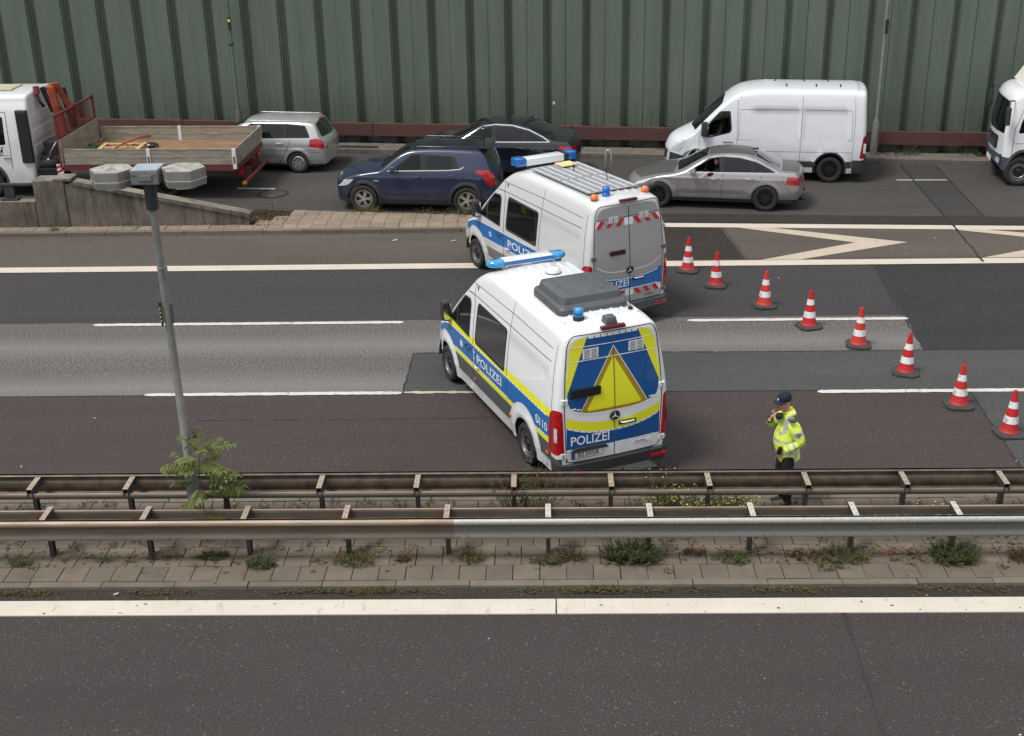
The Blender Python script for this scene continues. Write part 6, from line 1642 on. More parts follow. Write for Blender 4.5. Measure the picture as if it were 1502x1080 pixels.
def weeds():
    rnd = random.Random(11)
    # (x, y, radius, height, n, style) on the median
    spots = [(-7.32, 15.22, .16, .18, 80, 'g', 'at the far left under the rusty rail'), (-6.15, 15.25, .10, .14, 40, 'y', 'between the first two posts at the left'), (-4.62, 15.35, .16, .13, 90, 'd', 'by the foot of the leaning lamp post'), (-3.92, 15.12, .15, .17, 110, 'd', 'just right of the sapling under the rail'),
             (-2.62, 15.16, .20, .24, 170, 'y', 'under the rusty rail left of centre'), (-1.95, 15.22, .08, .12, 30, 'b', 'in the slab joint left of the rail splice'), (-1.02, 15.24, .17, .26, 150, 'y', 'just right of the post at the rail splice'), (.08, 15.18, .15, .20, 90, 'g', 'by the second zinc post'),
             (.38, 15.24, .12, .26, 60, 'b', 'with reddish stems near the centre'), (1.22, 15.24, .26, .36, 330, 'd', 'largest and darkest under the zinc rail'), (2.10, 15.38, .12, .14, 40, 'b', 'low and brown beside the large dark one'), (2.62, 15.22, .20, .17, 130, 'g', 'left of the third zinc post'),
             (3.55, 15.26, .16, .14, 60, 'b', 'low among fallen leaves'), (4.12, 15.25, .28, .22, 260, 'g', 'wide clump left of the fourth zinc post'), (5.62, 15.22, .25, .30, 260, 'd', 'thick clump right of the fifth zinc post'), (6.55, 15.18, .14, .25, 90, 'b', 'at the right edge under the rail'),
             (3.90, 14.98, .16, .08, 60, 'g', 'flat on the slabs right of centre'), (-5.4, 15.30, .12, .10, 30, 'b', 'small and dry near the second post'),
             (-3.35, 16.35, .26, .28, 120, 'd', 'between the rails behind the sapling'), (-2.2, 16.1, .35, .26, 90, 'b', 'of tall dry reddish stems between the rails'), (-.95, 16.2, .40, .42, 130, 'b', 'of dry stalks between the rails left of centre'), (-.05, 16.35, .16, 1.15, 46, 'u', 'tall and thin in front of the white police van wheel'),
             (-.35, 16.3, .20, 1.35, 60, 'u', 'tall and wispy left of the white police van wheel'), (1.35, 16.1, .45, .32, 120, 'b', 'brown between the rails right of the van'), (2.12, 16.3, .45, .62, 300, 'f', 'tall with yellow flowers between the rails, left one'), (2.75, 16.35, .35, .55, 220, 'f', 'tall with yellow flowers between the rails, right one'), (1.75, 16.45, .16, .98, 80, 't', 'tall and feathery behind the flowering weeds'), (4.4, 16.2, .4, .30, 150, 'f', 'low flowering between the rails right of the officer'), (5.45, 16.2, .35, .42, 130, 'f', 'flowering near the right between the rails'),
             (6.65, 16.2, .45, .32, 170, 'g', 'green between the rails at the right edge'), (3.6, 16.1, .2, .22, 60, 'g', 'small between the rails beneath the officer'), (-6.6, 16.1, .15, .16, 30, 'b', 'sparse and dry between the rails at the left')]
    st = {'u': ([LY, LG, LB], .95, None), 'g': ([LG, LY, LG], .35, None), 'y': ([LY, LY, LG], .15, None), 'd': ([LD, LG, LD], .8, None), 'b': ([LB, LY, LB], .5, None), 'f': ([LG, LD, LG], .8, FY), 't': ([LY, LG, LY], .95, FY)}
    cn = {'u': 'weed ', 'g': 'green grassy weed ', 'y': 'yellowish grass tuft ', 'd': 'dark leafy weed ', 'b': 'brown withered weed ', 'f': 'weed ', 't': 'weed '}
    for (x, y, r, h, n, s, w) in spots:
        mats, lf, fl = st[s]; mb = MB(); k = 1.0 if y > 15.6 else 1.25
        tuft(mb, 0, 0, 0, r*k*.75, h*k, int(n*1.1), mats, rnd, lf, fl, spread=.5 if s in 'tu' else 1)
        for q in range(5 if s not in 'tu' else 1):
            a = rnd.random()*6.28; tuft(mb, cos(a)*r*k*.9, sin(a)*r*k*.45, 0, r*.35, h*k*rnd.uniform(.4, .9), int(n*.18), [LY, LB, LG, mats[0]], rnd, lf*.5, fl, spread=1.5)
        o = mb.build('weed_clump', loc=(x, y, .05)); tag(o, cn[s]+w, 'weed', 'weeds growing on the median')
    # plants at the slip-road edge and barrier foot
    sp2 = [(-7.35, 32.2, .5, .30, 160, 'b', 'at the end of the sloping concrete wall'), (-7.1, 32.6, .25, .45, 60, 'g', 'upright beside the end of the sloping wall'), (-4.55, 32.35, .40, .38, 200, 'y', 'in front of the blue car front wheel'), (-2.15, 32.0, .35, .35, 140, 'g', 'by the blue car rear wheel'), (-3.0, 32.15, .3, .25, 70, 'b', 'dry and under the middle of the blue car'),
           (-12.35, 30.98, .12, .32, 50, 'd', 'growing at the foot of the concrete wall'), (10.8, WB(10.8)-.3, .5, .35, 160, 'd', 'behind the white van at the barrier foot'), (9.9+1.0, WB(11)-.3, .3, .5, 60, 'g', 'taller one at the barrier foot behind the white van'), (12.6, WB(12.6)-.35, .4, .35, 150, 'g', 'at the barrier foot beside the right truck'), (-9.6, 31.75, .5, .3, 90, 'g', 'behind the sloping wall by the flatbed truck')]
    for (x, y, r, h, n, s, w) in sp2:
        mats, lf, fl = st[s]; mb = MB(); tuft(mb, 0, 0, 0, r, h, n, mats, rnd, lf*.7, fl)
        o = mb.build('weed_clump', loc=(x, y, .07)); tag(o, cn[s]+w, 'weed', 'weeds along the slip road')
    # moss and grass fringe in the gutter: uncountable
    mb = MB()
    x = -12
    while x < 12:
        d = noise.noise(Vector((x*.6, 5, 0)))+.5*noise.noise(Vector((x*2.1, 2, 0)))
        if d > -.12: tuft(mb, x, 14.53+rnd.uniform(-.04, .02), .004, .10, .05+.06*max(0, d), int(12+26*max(0, d)), [LY, LB, LB, LG, LY], rnd, .35)
        x += .055
    for xx in range(-110, 0): 
        x = xx*.07+3; y = isl_back(x)+rnd.uniform(-.02, .12)
        if noise.noise(Vector((x*.8, 9, 0))) > -.15: tuft(mb, x, y, .02, .12, .14, 12, [LY, LG, LB], rnd, .3)
    for xx in range(-60, 60):
        x = xx*.24; 
        if noise.noise(Vector((x*.3, 4, 1))) > .05: tuft(mb, x, WB(x)-.15+rnd.uniform(-.1, .1), .12, .15, .15, 10, [LD, LG, LB], rnd, .4)
        if noise.noise(Vector((x*.4, 7, 1))) > .05: tuft(mb, x, KB(x)-.03, .004, .12, .08, 10, [LD, LG, LB], rnd, .4)
    for i in range(150):
        x = rnd.uniform(-10, 10); k = rnd.random(); tuft(mb, x, rnd.choice((14.94, 15.1, 15.35, 15.2, 15.5))+rnd.uniform(-.03, .03), .045, .03+.07*k*k, .04+.09*k*k, int(6+16*k), [LY, LB, LG, LY], rnd, .25)
    for i in range(260):
        x = rnd.uniform(-10, 10); tuft(mb, x, rnd.uniform(15.5, 16.9), .05, .09, .16*rnd.random()+.05, 12, [LY, LG, LB], rnd, .3)
    tag(mb.build('grass'), kind='stuff')
    # fallen leaves and litter
    mb = MB()
    def lf(x, y, z, m, s):
        a = rnd.random()*6.28; p = Vector((x, y, z)); P = []
        for k in range(6):
            b = a+k*pi/3; rr = s*rnd.uniform(.55, 1); P.append(p+Vector((cos(b)*rr, sin(b)*rr*.6, rnd.uniform(0, .01))))
        mb.add(P, [tuple(range(6))], m)
    for i in range(520):
        x = rnd.gauss(rnd.choice((3.3, 5.0, 2.1, 6.3, -5.2, -2.4, 4.6, -6.8)), .45); lf(x, rnd.gauss(15.42, .08), .062, rnd.choice((LO, LB, LO, LY)), rnd.uniform(.012, .035))
    for i in range(120): lf(rnd.uniform(-8, 8), rnd.uniform(14.2, 16.9), .018 if False else .064, rnd.choice((LO, LB, LY)), rnd.uniform(.01, .028)) if rnd.random() < .6 else lf(rnd.uniform(-8, 8), rnd.uniform(14.35, 14.58), .008, rnd.choice((LO, LB, LY)), rnd.uniform(.01, .03))
    for i in range(26): lf(rnd.uniform(-8, 8), rnd.uniform(14.0, 14.3), .016, rnd.choice((LO, LB, LB)), rnd.uniform(.012, .03))
    for i in range(160): lf(rnd.uniform(-14, 3), rnd.gauss(30.68, .05), .008, rnd.choice((LO, LB, LY)), rnd.uniform(.015, .04))
    for i in range(300): lf(rnd.gauss(-7.1, .4), rnd.gauss(31.9, .35), .105, rnd.choice((LB, LB, LY, LO)), rnd.uniform(.015, .04))
    tag(mb.build('fallen_leaves'), kind='stuff')
    mb = MB(); lm = simple('litter_pale', (.40, .40, .38), .7, var=.4, vs_=3)
    for i in range(60):
        x, y = rnd.uniform(-12, 12), rnd.choice((rnd.uniform(10, 13.9), rnd.uniform(17.2, 28), rnd.uniform(28.4, 30.6), rnd.uniform(33, 37))); s = rnd.uniform(.008, .022); a = rnd.random()*6
        mb.add([(x+cos(a+k)*s*(1 if k % 2 else .6), y+sin(a+k)*s, .0155+.003*k) for k in (0, 1.5, 3, 4.6)], [(0, 1, 2, 3)], lm)
    for (x, y, s, z) in ((-5.75, 14.47, .035, .02), (-5.7, 16.55, .06, .065), (-2.15, 30.0, .06, .016), (-3.6, 30.1, .06, .016), (-.05, 16.3, .04, .07)):
        mb.add([(x-s, y-s*.7, z), (x+s, y-s*.5, z+.01), (x+s*.9, y+s*.7, z+.02), (x-s*.9, y+s*.5, z)], [(0, 1, 2, 3)], lm)
    tag(mb.build('litter'), kind='stuff')
def sapling():
    rnd = random.Random(4); root = empty('sapling', (-4.82, 15.80, .055), s=1.0); tag(root, 'young tree of heaven with feathery leaves beside the leaning lamp post', 'sapling')
    bark = simple('sapling_bark', (.12, .085, .05), .8)
    t = MB(); path = [Vector((0, 0, 0)), Vector((.01, 0, .35)), Vector((-.02, .01, .75)), Vector((.0, 0, 1.15)), Vector((.04, .0, 1.42))]
    t.tube(path, [.018, .015, .012, .009, .004], bark, 8); t.tube([path[0], Vector((.10, .05, .4)), Vector((.13, .06, .7))], [.012, .009, .004], bark, 6); t.build('trunk', root)
    c = MB(); L1 = leafmat('ailanthus', (.070, .105, .022), (.125, .150, .034)); L2 = leafmat('ailanthus2', (.11, .135, .025), (.19, .19, .05))
    def frond(p, az, L, el):
        d = Vector((cos(az)*cos(el), sin(az)*cos(el), sin(el))); q = p.copy(); n = 9; prev = q
        for i in range(n):
            d = (d+Vector((0, 0, -.05))).normalized(); nq = q+d*L/n; c.tube([q, nq], .0028, L2, 4, cap=False); q = nq
            if i < 1: continue
            s = d.cross(Vector((0, 0, 1))).normalized(); ll = L*.31*(1-.5*abs(i-n*.45)/n)*rnd.uniform(.85, 1.1)
            for sg in (-1, 1): leaf(c, q, (s*sg+d*.45+Vector((0, 0, rnd.uniform(-.15, .1)))), ll, ll*.46, rnd.choice((L1, L1, L2)), rnd.uniform(.2, .5))
        leaf(c, q, d, L*.2, L*.06, L2)
    for i, (az, h, L, el) in enumerate(((3.0, 1.05, .50, .35), (4.4, 1.18, .42, .5), (-.3, 1.12, .58, .3), (.2, 1.40, .50, .45), (2.4, 1.38, .42, .6), (4.2, 1.33, .40, .5), (5.6, 1.25, .55, .35), (3.3, 1.20, .48, .3), (1.2, 1.15, .45, .35), (6.1, .98, .62, .2), (2.9, .92, .42, .15), (4.7, .85, .45, .25), (2.2, 1.42, .40, .95), (4.0, 1.44, .34, 1.1), (5.2, 1.40, .40, .7), (.9, 1.30, .42, .7), (2.7, 1.15, .45, .6), (.4, .75, .55, .15), (3.6, .66, .35, .1), (5.4, .55, .45, .2), (1.9, .60, .35, .2), (5.9, .40, .30, .1), (-.5, 1.42, .35, .9), (1.6, 1.44, .33, .95))):
        k = min(3, int(h/.4)); frond(Vector((.01, 0, h)), az, L, el)
    c.build('foliage', root)
# ------------------------------------------------------------------ people
def skin_mesh(name, nodes, edges, mat, parent=None, sub=2, matfn=None, mats=None):
    """nodes: list of (pos, rx, ry); grows one continuous limb surface"""
    me = bpy.data.meshes.new(name); me.from_pydata([n[0] for n in nodes], edges, []); o = bpy.data.objects.new(name, me); COL.objects.link(o)
    md = o.modifiers.new('skin', 'SKIN'); md.use_smooth_shade = True; md.branch_smoothing = .6
    sv = me.skin_vertices[0].data
    for i, n in enumerate(nodes): sv[i].radius = (n[1], n[2])
    sv[0].use_root = True
    s2 = o.modifiers.new('sub', 'SUBSURF'); s2.levels = sub; s2.render_levels = sub
    dg = bpy.context.evaluated_depsgraph_get(); ev = bpy.data.meshes.new_from_object(o.evaluated_get(dg))
    ev.name = name; o.modifiers.clear(); o.data = ev; bpy.data.meshes.remove(me)
    ev.materials.clear()
    for m in (mats or [mat]): ev.materials.append(m)
    ev.polygons.foreach_set('use_smooth', [True]*len(ev.polygons))
    if matfn:
        for p in ev.polygons: p.material_index = matfn(p.center)
    if parent: o.parent = parent
    return o
SK = simple('skin', (.50, .27, .20), .5, var=.08); HAIR = simple('hair_grey', (.16, .13, .11), .8); HAIRD = simple('hair_dark', (.015, .012, .01), .7)
NAVY = simple('cloth_navy', (.006, .010, .028), .85, var=.2); BLK = simple('cloth_black', (.006, .006, .008), .85, var=.25, bump=.2)
def head(parent, c, fwd, mat=None, beard=None, s=1.0, hair=None):
    """head with face; c = centre, fwd = facing (unit xy)"""
    bm = bmesh.new(); bmesh.ops.create_icosphere(bm, subdivisions=4, radius=1)
    for v in bm.verts:
        x, y, z = v.co   # x forward, y side, z up
        w = 1-.16*max(0, -z)-.05*max(0, z); X = x*.098*(1.0-.10*max(0, -z)*(x < 0)); Y = y*.074*w; Z = z*.118
        if x > .2:
            X -= .010*math.exp(-((z-.12)/.14)**2)*(abs(y) > .12)*1.0*math.exp(-((abs(y)-.42)/.22)**2)   # eye sockets
            X += .024*math.exp(-((z+.12)/.17)**2)*math.exp(-(y/.15)**2)                                  # nose
            X += .010*math.exp(-((z+.42)/.07)**2)*math.exp(-(y/.34)**2)                                  # lips
            X += .012*math.exp(-((z+.75)/.16)**2)*math.exp(-(y/.35)**2)                                  # chin
            X += .006*math.exp(-((z-.32)/.08)**2)*math.exp(-(y/.6)**2)                                   # brow
        v.co = Vector((X, Y, Z))*s
    T = Matrix.Translation(c) @ Matrix.Rotation(atan2(fwd[1], fwd[0]), 4, 'Z')
    mb = MB(); mb.add([v.co.copy() for v in bm.verts], [[v.index for v in f.verts] for f in bm.faces], mat or SK, True, T); bm.free()
    for sd in (-1, 1):
        mb.lathe([(.001, .012), (.020, .012), (.030, .004), (.026, -.004), (.015, 0)], mat or SK, 12, T @ Matrix.Translation((-.008, sd*.074*s, -.005)) @ Matrix.Scale(1.25, 4, (0, 0, 1)) @ Matrix.Rotation(radians(-90*sd), 4, 'X'))
    return mb, T
def fingers(mb, base, d, up, curl, m, s=1.0, n=4):
    """four fingers and a thumb from a palm; d = finger direction, up = back of the hand"""
    side = d.cross(up).normalized(); Ls = (.070, .080, .074, .058)
    for i in range(4):
        o = base+side*(-.028+.0187*i)*s; dd = d.copy(); pts = [o-d*.02]; 
        for k in range(3):
            pts.append(o); o = o+dd*Ls[i]*s*(.42, .33, .25)[k]; dd = (dd-up*curl*(.5+.15*k)).normalized()
        pts.append(o); mb.tube(pts, [.0095*s, .0095*s, .009*s, .008*s, .0065*s], m, 8)
    o = base-side*.035*s-d*.055*s; dd = (d*.6-side*.7).normalized()
    mb.tube([o, o+dd*.03*s, o+dd*.03*s+(dd-up*curl*.3).normalized()*.03*s], [.012*s, .011*s, .008*s], m, 8)
def fold_cloth(name, col):
    b = NB(name); p = b.obj(); w = b.noise(7, b.scl(p, (1, 1, .45)), 3, .5); w2 = b.noise(22, p, 3)
    b.set(Base_Color=b.mix(b.ramp(w2, .3, .7), c3(col, .93), c3(col, 1.04)), Roughness=.75)
    b.bump(b.math('ADD', w, b.math('MULTIPLY', w2, .25)), .9, .035); return b.m
def officer():
    root = empty('person', (3.56, 16.80, .008)); tag(root, 'person in yellow reflective jacket and navy cap standing behind the median rail', 'person')
    # local frame: -x is where he faces, -y his left side (towards the camera)
    hv = fold_cloth('jacket_yellow', (.70, .84, .11)); sil = simple('reflective_grey', (.42, .44, .45), .5, var=.12, vs_=20)
    V = Vector
    # body (skin): neck, head handled separately, plus forearm and hands joined as one continuous figure under the clothes
    J = {'pel': V((.02, 0, .98)), 'chest': V((.01, 0, 1.30)), 'neck': V((-.01, 0, 1.52)), 'head': V((-.045, 0, 1.63)),
         'shL': V((.01, -.09, 1.36)), 'elL': V((.10, -.27, 1.17)), 'wrL': V((-.02, -.13, .99)),
         'shR': V((.01, .09, 1.36)), 'elR': V((-.14, .25, 1.23)), 'wrR': V((-.22, .07, 1.42)),
         'hipL': V((.02, -.10, .93)), 'knL': V((-.01, -.11, .50)), 'anL': V((.05, -.11, .09)), 'hipR': V((.02, .10, .93)), 'knR': V((-.02, .12, .50)), 'anR': V((.03, .13, .09))}
    order = list(J); rad = dict(pel=(.13, .12), chest=(.08, .08), neck=(.05, .05), head=(.06, .06), shL=(.03, .03), elL=(.035, .035), wrL=(.03, .028), shR=(.03, .03), elR=(.045, .045), wrR=(.03, .028), hipL=(.085, .085), knL=(.058, .058), anL=(.042, .042), hipR=(.085, .085), knR=(.058, .058), anR=(.042, .042))
    E = [('pel', 'chest'), ('chest', 'neck'), ('neck', 'head'), ('chest', 'shL'), ('shL', 'elL'), ('elL', 'wrL'), ('chest', 'shR'), ('shR', 'elR'), ('elR', 'wrR'), ('pel', 'hipL'), ('hipL', 'knL'), ('knL', 'anL'), ('pel', 'hipR'), ('hipR', 'knR'), ('knR', 'anR')]
    ix = {k: i for i, k in enumerate(order)}
    skin_mesh('body', [(J[k], *rad[k]) for k in order], [(ix[a], ix[b]) for a, b in E], SK, root)
    fw = (-.90, -.44); hc = V((-.075, 0, 1.70))
    mb, T = head(root, hc, fw, simple('skin_ruddy', (.56, .26, .20), .5, var=.08)); T = T @ Matrix.Scale(1.04, 4)
    for sd in (-1, 1):
        mb.lathe([(.001, .0), (.010, .0)], M['pwhite'], 8, T @ Matrix.Translation((.0865, sd*.030, .014)) @ Matrix.Rotation(radians(90), 4, 'Y')); mb.lathe([(.001, .001), (.005, .001)], M['txtblk'], 8, T @ Matrix.Translation((.0875, sd*.030, .014)) @ Matrix.Rotation(radians(90), 4, 'Y'))
    mb.box((.088, -.022, -.054), (.098, .022, -.049), simple_cached('lip', (.35, .12, .10)), T)
    mb.build('head', root)
    mb = MB()   # short hair
    bm = bmesh.new(); bmesh.ops.create_icosphere(bm, subdivisions=3, radius=1); bmesh.ops.delete(bm, geom=[v for v in bm.verts if v.co.x > .25-.3*v.co.z or v.co.z < -.35], context='VERTS'); bm.verts.index_update()
    mb.add([V((v.co.x*.101, v.co.y*.0775, v.co.z*.12)) for v in bm.verts], [[v.index for v in f.verts] for f in bm.faces], HAIR, True, T); bm.free(); mb.build('hair', root)
    mb = MB()   # baseball cap
    mb.lathe([(.096, .022), (.100, .035), (.098, .075), (.080, .112), (.045, .132), (.001, .138)], NAVY, 26, T @ Matrix.Translation((-.006, 0, .018)) @ Matrix.Scale(.86, 4, (0, 1, 0)) @ Matrix.Scale(1.06, 4, (1, 0, 0)))
    mb.lathe([(.001, .138), (.008, .143), (.001, .148)], NAVY, 8, T @ Matrix.Translation((-.004, 0, .004)))
    pk = [(.070+.095*cos(a)*.95, .078*sin(a), .043-.016*cos(a)-.016*abs(sin(a))) for a in [(-pi/2)+pi*k/14 for k in range(15)]]; inner = [(.075*1.1*cos(a)*.9+.002, .078*sin(a), .047-.008*abs(sin(a))) for a in [(-pi/2)+pi*k/14 for k in range(15)]]
    mb.add([V(p) for p in pk]+[V(p)+V((0, 0, .006)) for p in inner]+[V(p)-V((0, 0, .004)) for p in pk], [(i, i+1, 15+i+1, 15+i) for i in range(14)]+[(30+i, 30+i+1, i+1, i) for i in range(14)], NAVY, True, T)
    mb.add([(.0965, -.02, .055), (.0965, .014, .055), (.093, .016, .085), (.093, -.018, .085)], [(0, 1, 2, 3)], M['pwhite'], False, T @ Matrix.Translation((.008, -.004, .002)) @ Matrix.Scale(.55, 4, (0, 1, 0))); mb.build('cap', root)
    mb = MB()   # glasses
    for sd in (-1, 1):
        ring = [(.103, sd*.032+.021*cos(a), .014+.016*sin(a)) for a in [2*pi*k/14 for k in range(15)]]; mb.tube(ring, .0022, M['gap'], 5, T); mb.tube([(.100, sd*.053, .018), (.02, sd*.078, .018), (-.005, sd*.079, .012)], .0022, M['gap'], 5, T)
    mb.tube([(.105, -.011, .016), (.107, 0, .018), (.105, .011, .016)], .0022, M['gap'], 5, T); mb.build('glasses', root)
    # trousers
    nd = [(V((.02, 0, .96)), .12, .12), (V((.02, -.095, .84)), .10, .10), (V((-.005, -.11, .50)), .080, .080), (V((.045, -.11, .09)), .068, .066), (V((.02, .095, .84)), .10, .10), (V((-.02, .12, .50)), .080, .080), (V((.03, .13, .09)), .068, .066)]
    skin_mesh('trousers', nd, [(0, 1), (1, 2), (2, 3), (0, 4), (4, 5), (5, 6)], BLK, root)
    # boots
    for sx, sy in ((.05, -.11), (.03, .13)):
        skin_mesh('boot', [(V((sx+.02, sy, .045)), .045, .045), (V((sx-.08, sy-.015, .042)), .045, .038), (V((sx-.17, sy-.03, .038)), .040, .034), (V((sx+.01, sy, .15)), .052, .052)], [(0, 1), (1, 2), (0, 3)], M['rubber'], root)
    # jacket with reflective bands: torso
    def tor(c):
        if 1.11 < c.z < 1.15: return 1
        if abs(abs(c.y)-.11) < .018 and c.z > 1.24: return 1
        if .92 < c.z < .955: return 1
        if c.y < -.02 and abs(c.x-.10) < .02 and c.z < 1.13: return 1
        return 0
    nd = [(V((.075, 0, .72)), .165, .155), (V((.055, 0, .84)), .178, .172), (V((.005, 0, 1.0)), .195, .180), (V((-.03, 0, 1.14)), .195, .180), (V((-.015, 0, 1.30)), .18, .160), (V((.0, 0, 1.44)), .135, .115), (V((-.005, 0, 1.53)), .085, .085), (V((-.01, 0, 1.585)), .080, .085),
          (V((.01, -.16, 1.43)), .105, .105), (V((.01, .16, 1.43)), .105, .105)]
    hm = [hv, sil]
    j = skin_mesh('jacket', nd, [(0, 1), (1, 2), (2, 3), (3, 4), (4, 5), (5, 6), (6, 7), (5, 8), (5, 9)], None, root, 3, tor, hm)
    def sleeve(a, e, w, r0, r1, r2):
        a, e, w = V(a), V(e), V(w)
        def f(c):
            t = (c-e).dot((w-e).normalized())/(w-e).length
            t2 = (c-a).dot((e-a).normalized())/(e-a).length
            return 1 if (.28 < t < .42 or .62 < t < .76) and (c-e).length < (w-e).length and t > 0 or (.52 < t2 < .66 and t < .1) else 0
        m1 = a.lerp(e, .5); m2 = e.lerp(w, .5)
        return skin_mesh('sleeve', [(a, r0, r0), (m1, r0*.95, r0*.95), (e, r1, r1), (m2, r1*.92, r1*.92), (w, r2, r2)], [(0, 1), (1, 2), (2, 3), (3, 4)], None, root, 3, f, hm)
    sleeve((.005, -.135, 1.455), (.12, -.275, 1.17), (-.08, -.185, 1.01), .098, .074, .058)
    sleeve((.005, .135, 1.45), (-.15, .25, 1.23), (-.225, .09, 1.40), .098, .068, .048)
    mb = MB()   # open hem flap and zip, epaulette, badges
    mb.tube([(-.10, -.05, 1.50), (-.19, -.03, 1.32), (-.218, -.02, 1.12), (-.19, -.02, .96)], .006, M['plast2'], 5)
    mb.build('zip', root)
    mb = MB(); mb.box((-.06, -.27, 1.500), (.03, -.17, 1.512), M['gap'], Matrix.Identity(4), bev=.004); 
    for k in (-.035, .0): mb.lathe([(.006, .5145+1), (.001, .5145+1)], M['pwhite'], 8, Matrix.Translation((k, -.22, 0)), smooth=False)
    mb.build('epaulette', root)
    mb = MB(); T2 = Matrix.Translation((-.195, -.105, 1.385)) @ Matrix.Rotation(radians(-35), 4, 'Z') @ Matrix.Rotation(radians(12), 4, 'Y'); mb.box((-.006, -.05, -.014), (.004, .05, .014), M['gap'], T2)
    vs, fs = text_tris('POLIZEI', .013, True, .08); mb.add([T2 @ V((-.0075, -(a-.04), c-.006)) for a, c in vs], fs, M['pwhite']); mb.build('chest_badge', root)
    mb = MB(); T3 = Matrix.Translation((.055, -.325, 1.315)) @ Matrix.Rotation(radians(22), 4, 'X') @ Matrix.Rotation(radians(-6), 4, 'Z')
    sh = [(-.042, .045), (.042, .045), (.044, -.01), (.022, -.045), (0, -.056), (-.022, -.045), (-.044, -.01)]
    mb.add([T3 @ V((a, 0, c)) for a, c in sh], [tuple(range(7))], M['gap']); mb.add([T3 @ V((a*.82, -.002, c*.82)) for a, c in sh], [tuple(range(7))], M['pwhite']); mb.add([T3 @ V((a*.55, -.004, c*.55)) for a, c in ((-.01, .05), (.02, .04), (.015, -.01), (.025, -.04), (-.02, -.04), (-.015, 0))], [tuple(range(6))], M['gap']); mb.build('sleeve_badge', root)
    # hands
    dark = simple('glove_black', (.008, .008, .010), .8)
    # right: bare wrist, black glove/microphone held before the chin
    w = J['wrR']; skin_mesh('hand', [(w, .028, .028), (w+V((.015, -.025, .04)), .038, .026), (w+V((.03, -.045, .08)), .036, .024)], [(0, 1), (1, 2)], SK, root)
    mb = MB(); fingers(mb, w+V((.03, -.05, .085)), V((.55, -.75, .35)).normalized(), V((-.7, -.3, .6)).normalized(), .9, SK); mb.build('fingers', root)
    skin_mesh('microphone', [(V((-.18, -.03, 1.495)), .055, .05), (V((-.145, -.07, 1.53)), .066, .06), (V((-.10, -.09, 1.515)), .055, .05)], [(0, 1), (1, 2)], dark, root)
    mb = MB(); mb.lathe([(.045, -.02), (.05, .0), (.048, .03)], NAVY, 14, Matrix.Translation(w+V((.0, .02, -.03))) @ Matrix.Rotation(radians(35), 4, 'X')); mb.build('cuff', root)
    # left: hand pushed into the dark pocket at the hem
    w = J['wrL']; skin_mesh('hand', [(w, .028, .026), (w+V((-.05, .01, -.025)), .036, .024), (w+V((-.085, .02, -.05)), .034, .022)], [(0, 1), (1, 2)], SK, root)
    mb = MB(); fingers(mb, w+V((-.08, .02, -.05)), V((-.6, .15, -.8)).normalized(), V((-.5, -.8, .2)).normalized(), .35, SK); mb.build('fingers', root)
    skin_mesh('open_pocket', [(V((-.145, -.115, .93)), .03, .03), (V((-.135, -.145, 1.0)), .04, .035), (V((-.13, -.15, 1.07)), .03, .02)], [(0, 1), (1, 2)], BLK, root)
    root.rotation_euler = (0, 0, radians(8)); root.scale = (1.05, 1.05, 1.0)
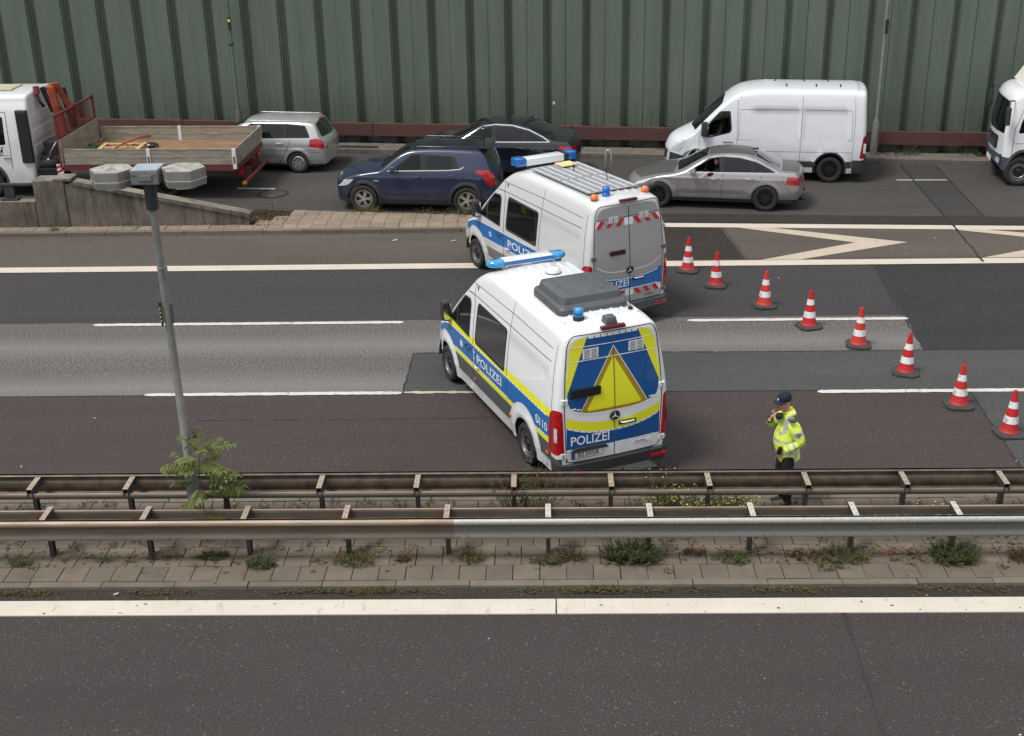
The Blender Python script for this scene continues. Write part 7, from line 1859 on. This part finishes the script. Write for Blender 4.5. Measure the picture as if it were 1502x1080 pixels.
def driver(name, label, T0, sleeve_mat, hairm, arm='hang', beard=False):
    """seated driver: torso, head turned to the window, arms"""
    root = empty(name); root.matrix_world = T0; tag(root, label, 'person')
    V = Vector
    nd = [(V((0, 0, 0)), .15, .14), (V((.05, 0, .25)), .15, .13), (V((.09, 0, .46)), .14, .10), (V((.09, 0, .58)), .055, .055), (V((-.02, 0, -.02)), .12, .12), (V((-.42, -.1, .06)), .08, .08), (V((-.42, .1, .06)), .08, .08)]
    skin_mesh('torso', nd, [(0, 1), (1, 2), (2, 3), (0, 4), (4, 5), (4, 6)], sleeve_mat, root)
    mb, T = head(root, V((.06, -.01, .72)), (-.55, -.83) if arm != 'wheel' else (-.6, -.8))
    for sd in (-1, 1): mb.lathe([(.001, .001), (.006, .001)], M['txtblk'], 8, T @ Matrix.Translation((.0875, sd*.030, .014)) @ Matrix.Rotation(radians(90), 4, 'Y'))
    mb.build('head', root)
    mb = MB(); bm = bmesh.new(); bmesh.ops.create_icosphere(bm, subdivisions=3, radius=1)
    bmesh.ops.delete(bm, geom=[v for v in bm.verts if (v.co.x > .35 and v.co.z < .45) or v.co.z < -.3], context='VERTS'); bm.verts.index_update()
    mb.add([V((v.co.x*.104, v.co.y*.080, v.co.z*.126)) for v in bm.verts], [[v.index for v in f.verts] for f in bm.faces], hairm, True, T); bm.free()
    if beard:
        bm = bmesh.new(); bmesh.ops.create_icosphere(bm, subdivisions=3, radius=1); bmesh.ops.delete(bm, geom=[v for v in bm.verts if v.co.z > -.32 or v.co.x < .0], context='VERTS'); bm.verts.index_update()
        mb.add([V((v.co.x*.102, v.co.y*.074, v.co.z*.124)) for v in bm.verts], [[v.index for v in f.verts] for f in bm.faces], hairm, True, T); bm.free()
    mb.build('hair', root)
    if arm == 'out':    # left arm resting on the sill with the hand outside
        a, e, w = V((.06, -.20, .46)), V((-.02, -.36, .46)), V((-.24, -.50, .44))
    else:
        a, e, w = V((.06, -.20, .44)), V((-.02, -.30, .17)), V((-.25, -.36, .15))
    skin_mesh('sleeve', [(a, .065, .065), (a.lerp(e, .5), .06, .06), (e, .052, .052), (e.lerp(w, .7), .045, .045)], [(0, 1), (1, 2), (2, 3)], sleeve_mat, root)
    d = (w-e).normalized(); skin_mesh('hand', [(e.lerp(w, .65), .030, .030), (w, .028, .026), (w+d*.05+V((0, 0, -.01)), .038, .024), (w+d*.085+V((0, 0, -.02)), .036, .022)], [(0, 1), (1, 2), (2, 3)], SK, root)
    mb = MB(); fingers(mb, w+d*.085+V((0, 0, -.02)), (d+V((0, 0, -.35))).normalized(), V((d.x*.3, d.y*.3, 1)).normalized(), .5, SK, 1.05); mb.build('fingers', root)
    a, e, w = V((.06, .20, .44)), V((-.12, .28, .24)), V((-.32, .10, .36))
    skin_mesh('sleeve', [(a, .065, .065), (e, .052, .052), (w, .04, .04)], [(0, 1), (1, 2)], sleeve_mat, root)
    mb = MB(); fingers(mb, w+V((-.05, -.02, .03)), V((-.5, -.4, .6)).normalized(), V((-.4, .3, .6)).normalized(), .8, SK); mb.lathe([(.001, -.035), (.03, -.02), (.036, .0), (.03, .03), (.001, .04)], SK, 12, Matrix.Translation(w+V((-.03, -.01, .02)))); mb.build('hand', root)
    return root
# ------------------------------------------------------------------ assemble
def place(loc, rz, s): return Matrix.Translation(loc) @ Matrix.Rotation(rz, 4, 'Z') @ Matrix.Scale(s, 4)
def main():
    ground(); pavings(); barrier(); guard_rails(); concrete(); median_lamp(); hoop(); cones()
    VA = ((-1.253, 22.85, .006), radians(-66.3), .985); VB = ((-1.166, 29.36, .0), radians(-60.1), .994)
    police_van('A', *VA, 'white police van with blue and yellow livery and yellow triangle on its rear doors')
    police_van('B', *VB, 'silver police van with blue stripe and red and white warning bands')
    AU = ((2.38, 33.78, 0), radians(-10), .985); sedan('satin grey sedan with dark bonnet and black wheels, driver arm out of the window', *AU, 'grey')
    suv('dark blue compact SUV with black roof and alloy wheels beside the paved island', (-5.45, 33.70, 0), radians(-7), 1.065)
    sedan('black sedan with chrome window trim behind the dark blue SUV', (-3.95, 37.1, 0), radians(-8), 1.10, 'black')
    estate('silver estate car behind the tail of the flatbed truck', (-10.68, 38.15, 0), radians(-7), 1.02)
    MA = ((3.62, 36.75, 0), radians(-9), 1.01); cargo_van('plain white high-roof panel van with an open driver window beside the green barrier', *MA)
    flatbed((-15.9, 35.62, 0), radians(-2.5)); box_truck((12.62, 35.6, 0), radians(-8))
    officer()
    driver('person', 'dark haired person at the open window of the satin grey sedan, hand outside', place(*AU) @ Matrix.Translation((2.34, -.47, .50)), BLK, HAIRD, 'out')
    driver('person', 'bearded person in black at the open window of the white panel van', place(*MA) @ Matrix.Translation((1.56, -.56, 1.06)), BLK, HAIRD, 'wheel', True)
    for o in bpy.data.objects:
        if o.parent is None and o.name.split('.')[0] in ('sedan', 'cargo_van'): o.scale.z *= 1.05
    weeds(); sapling()
main()
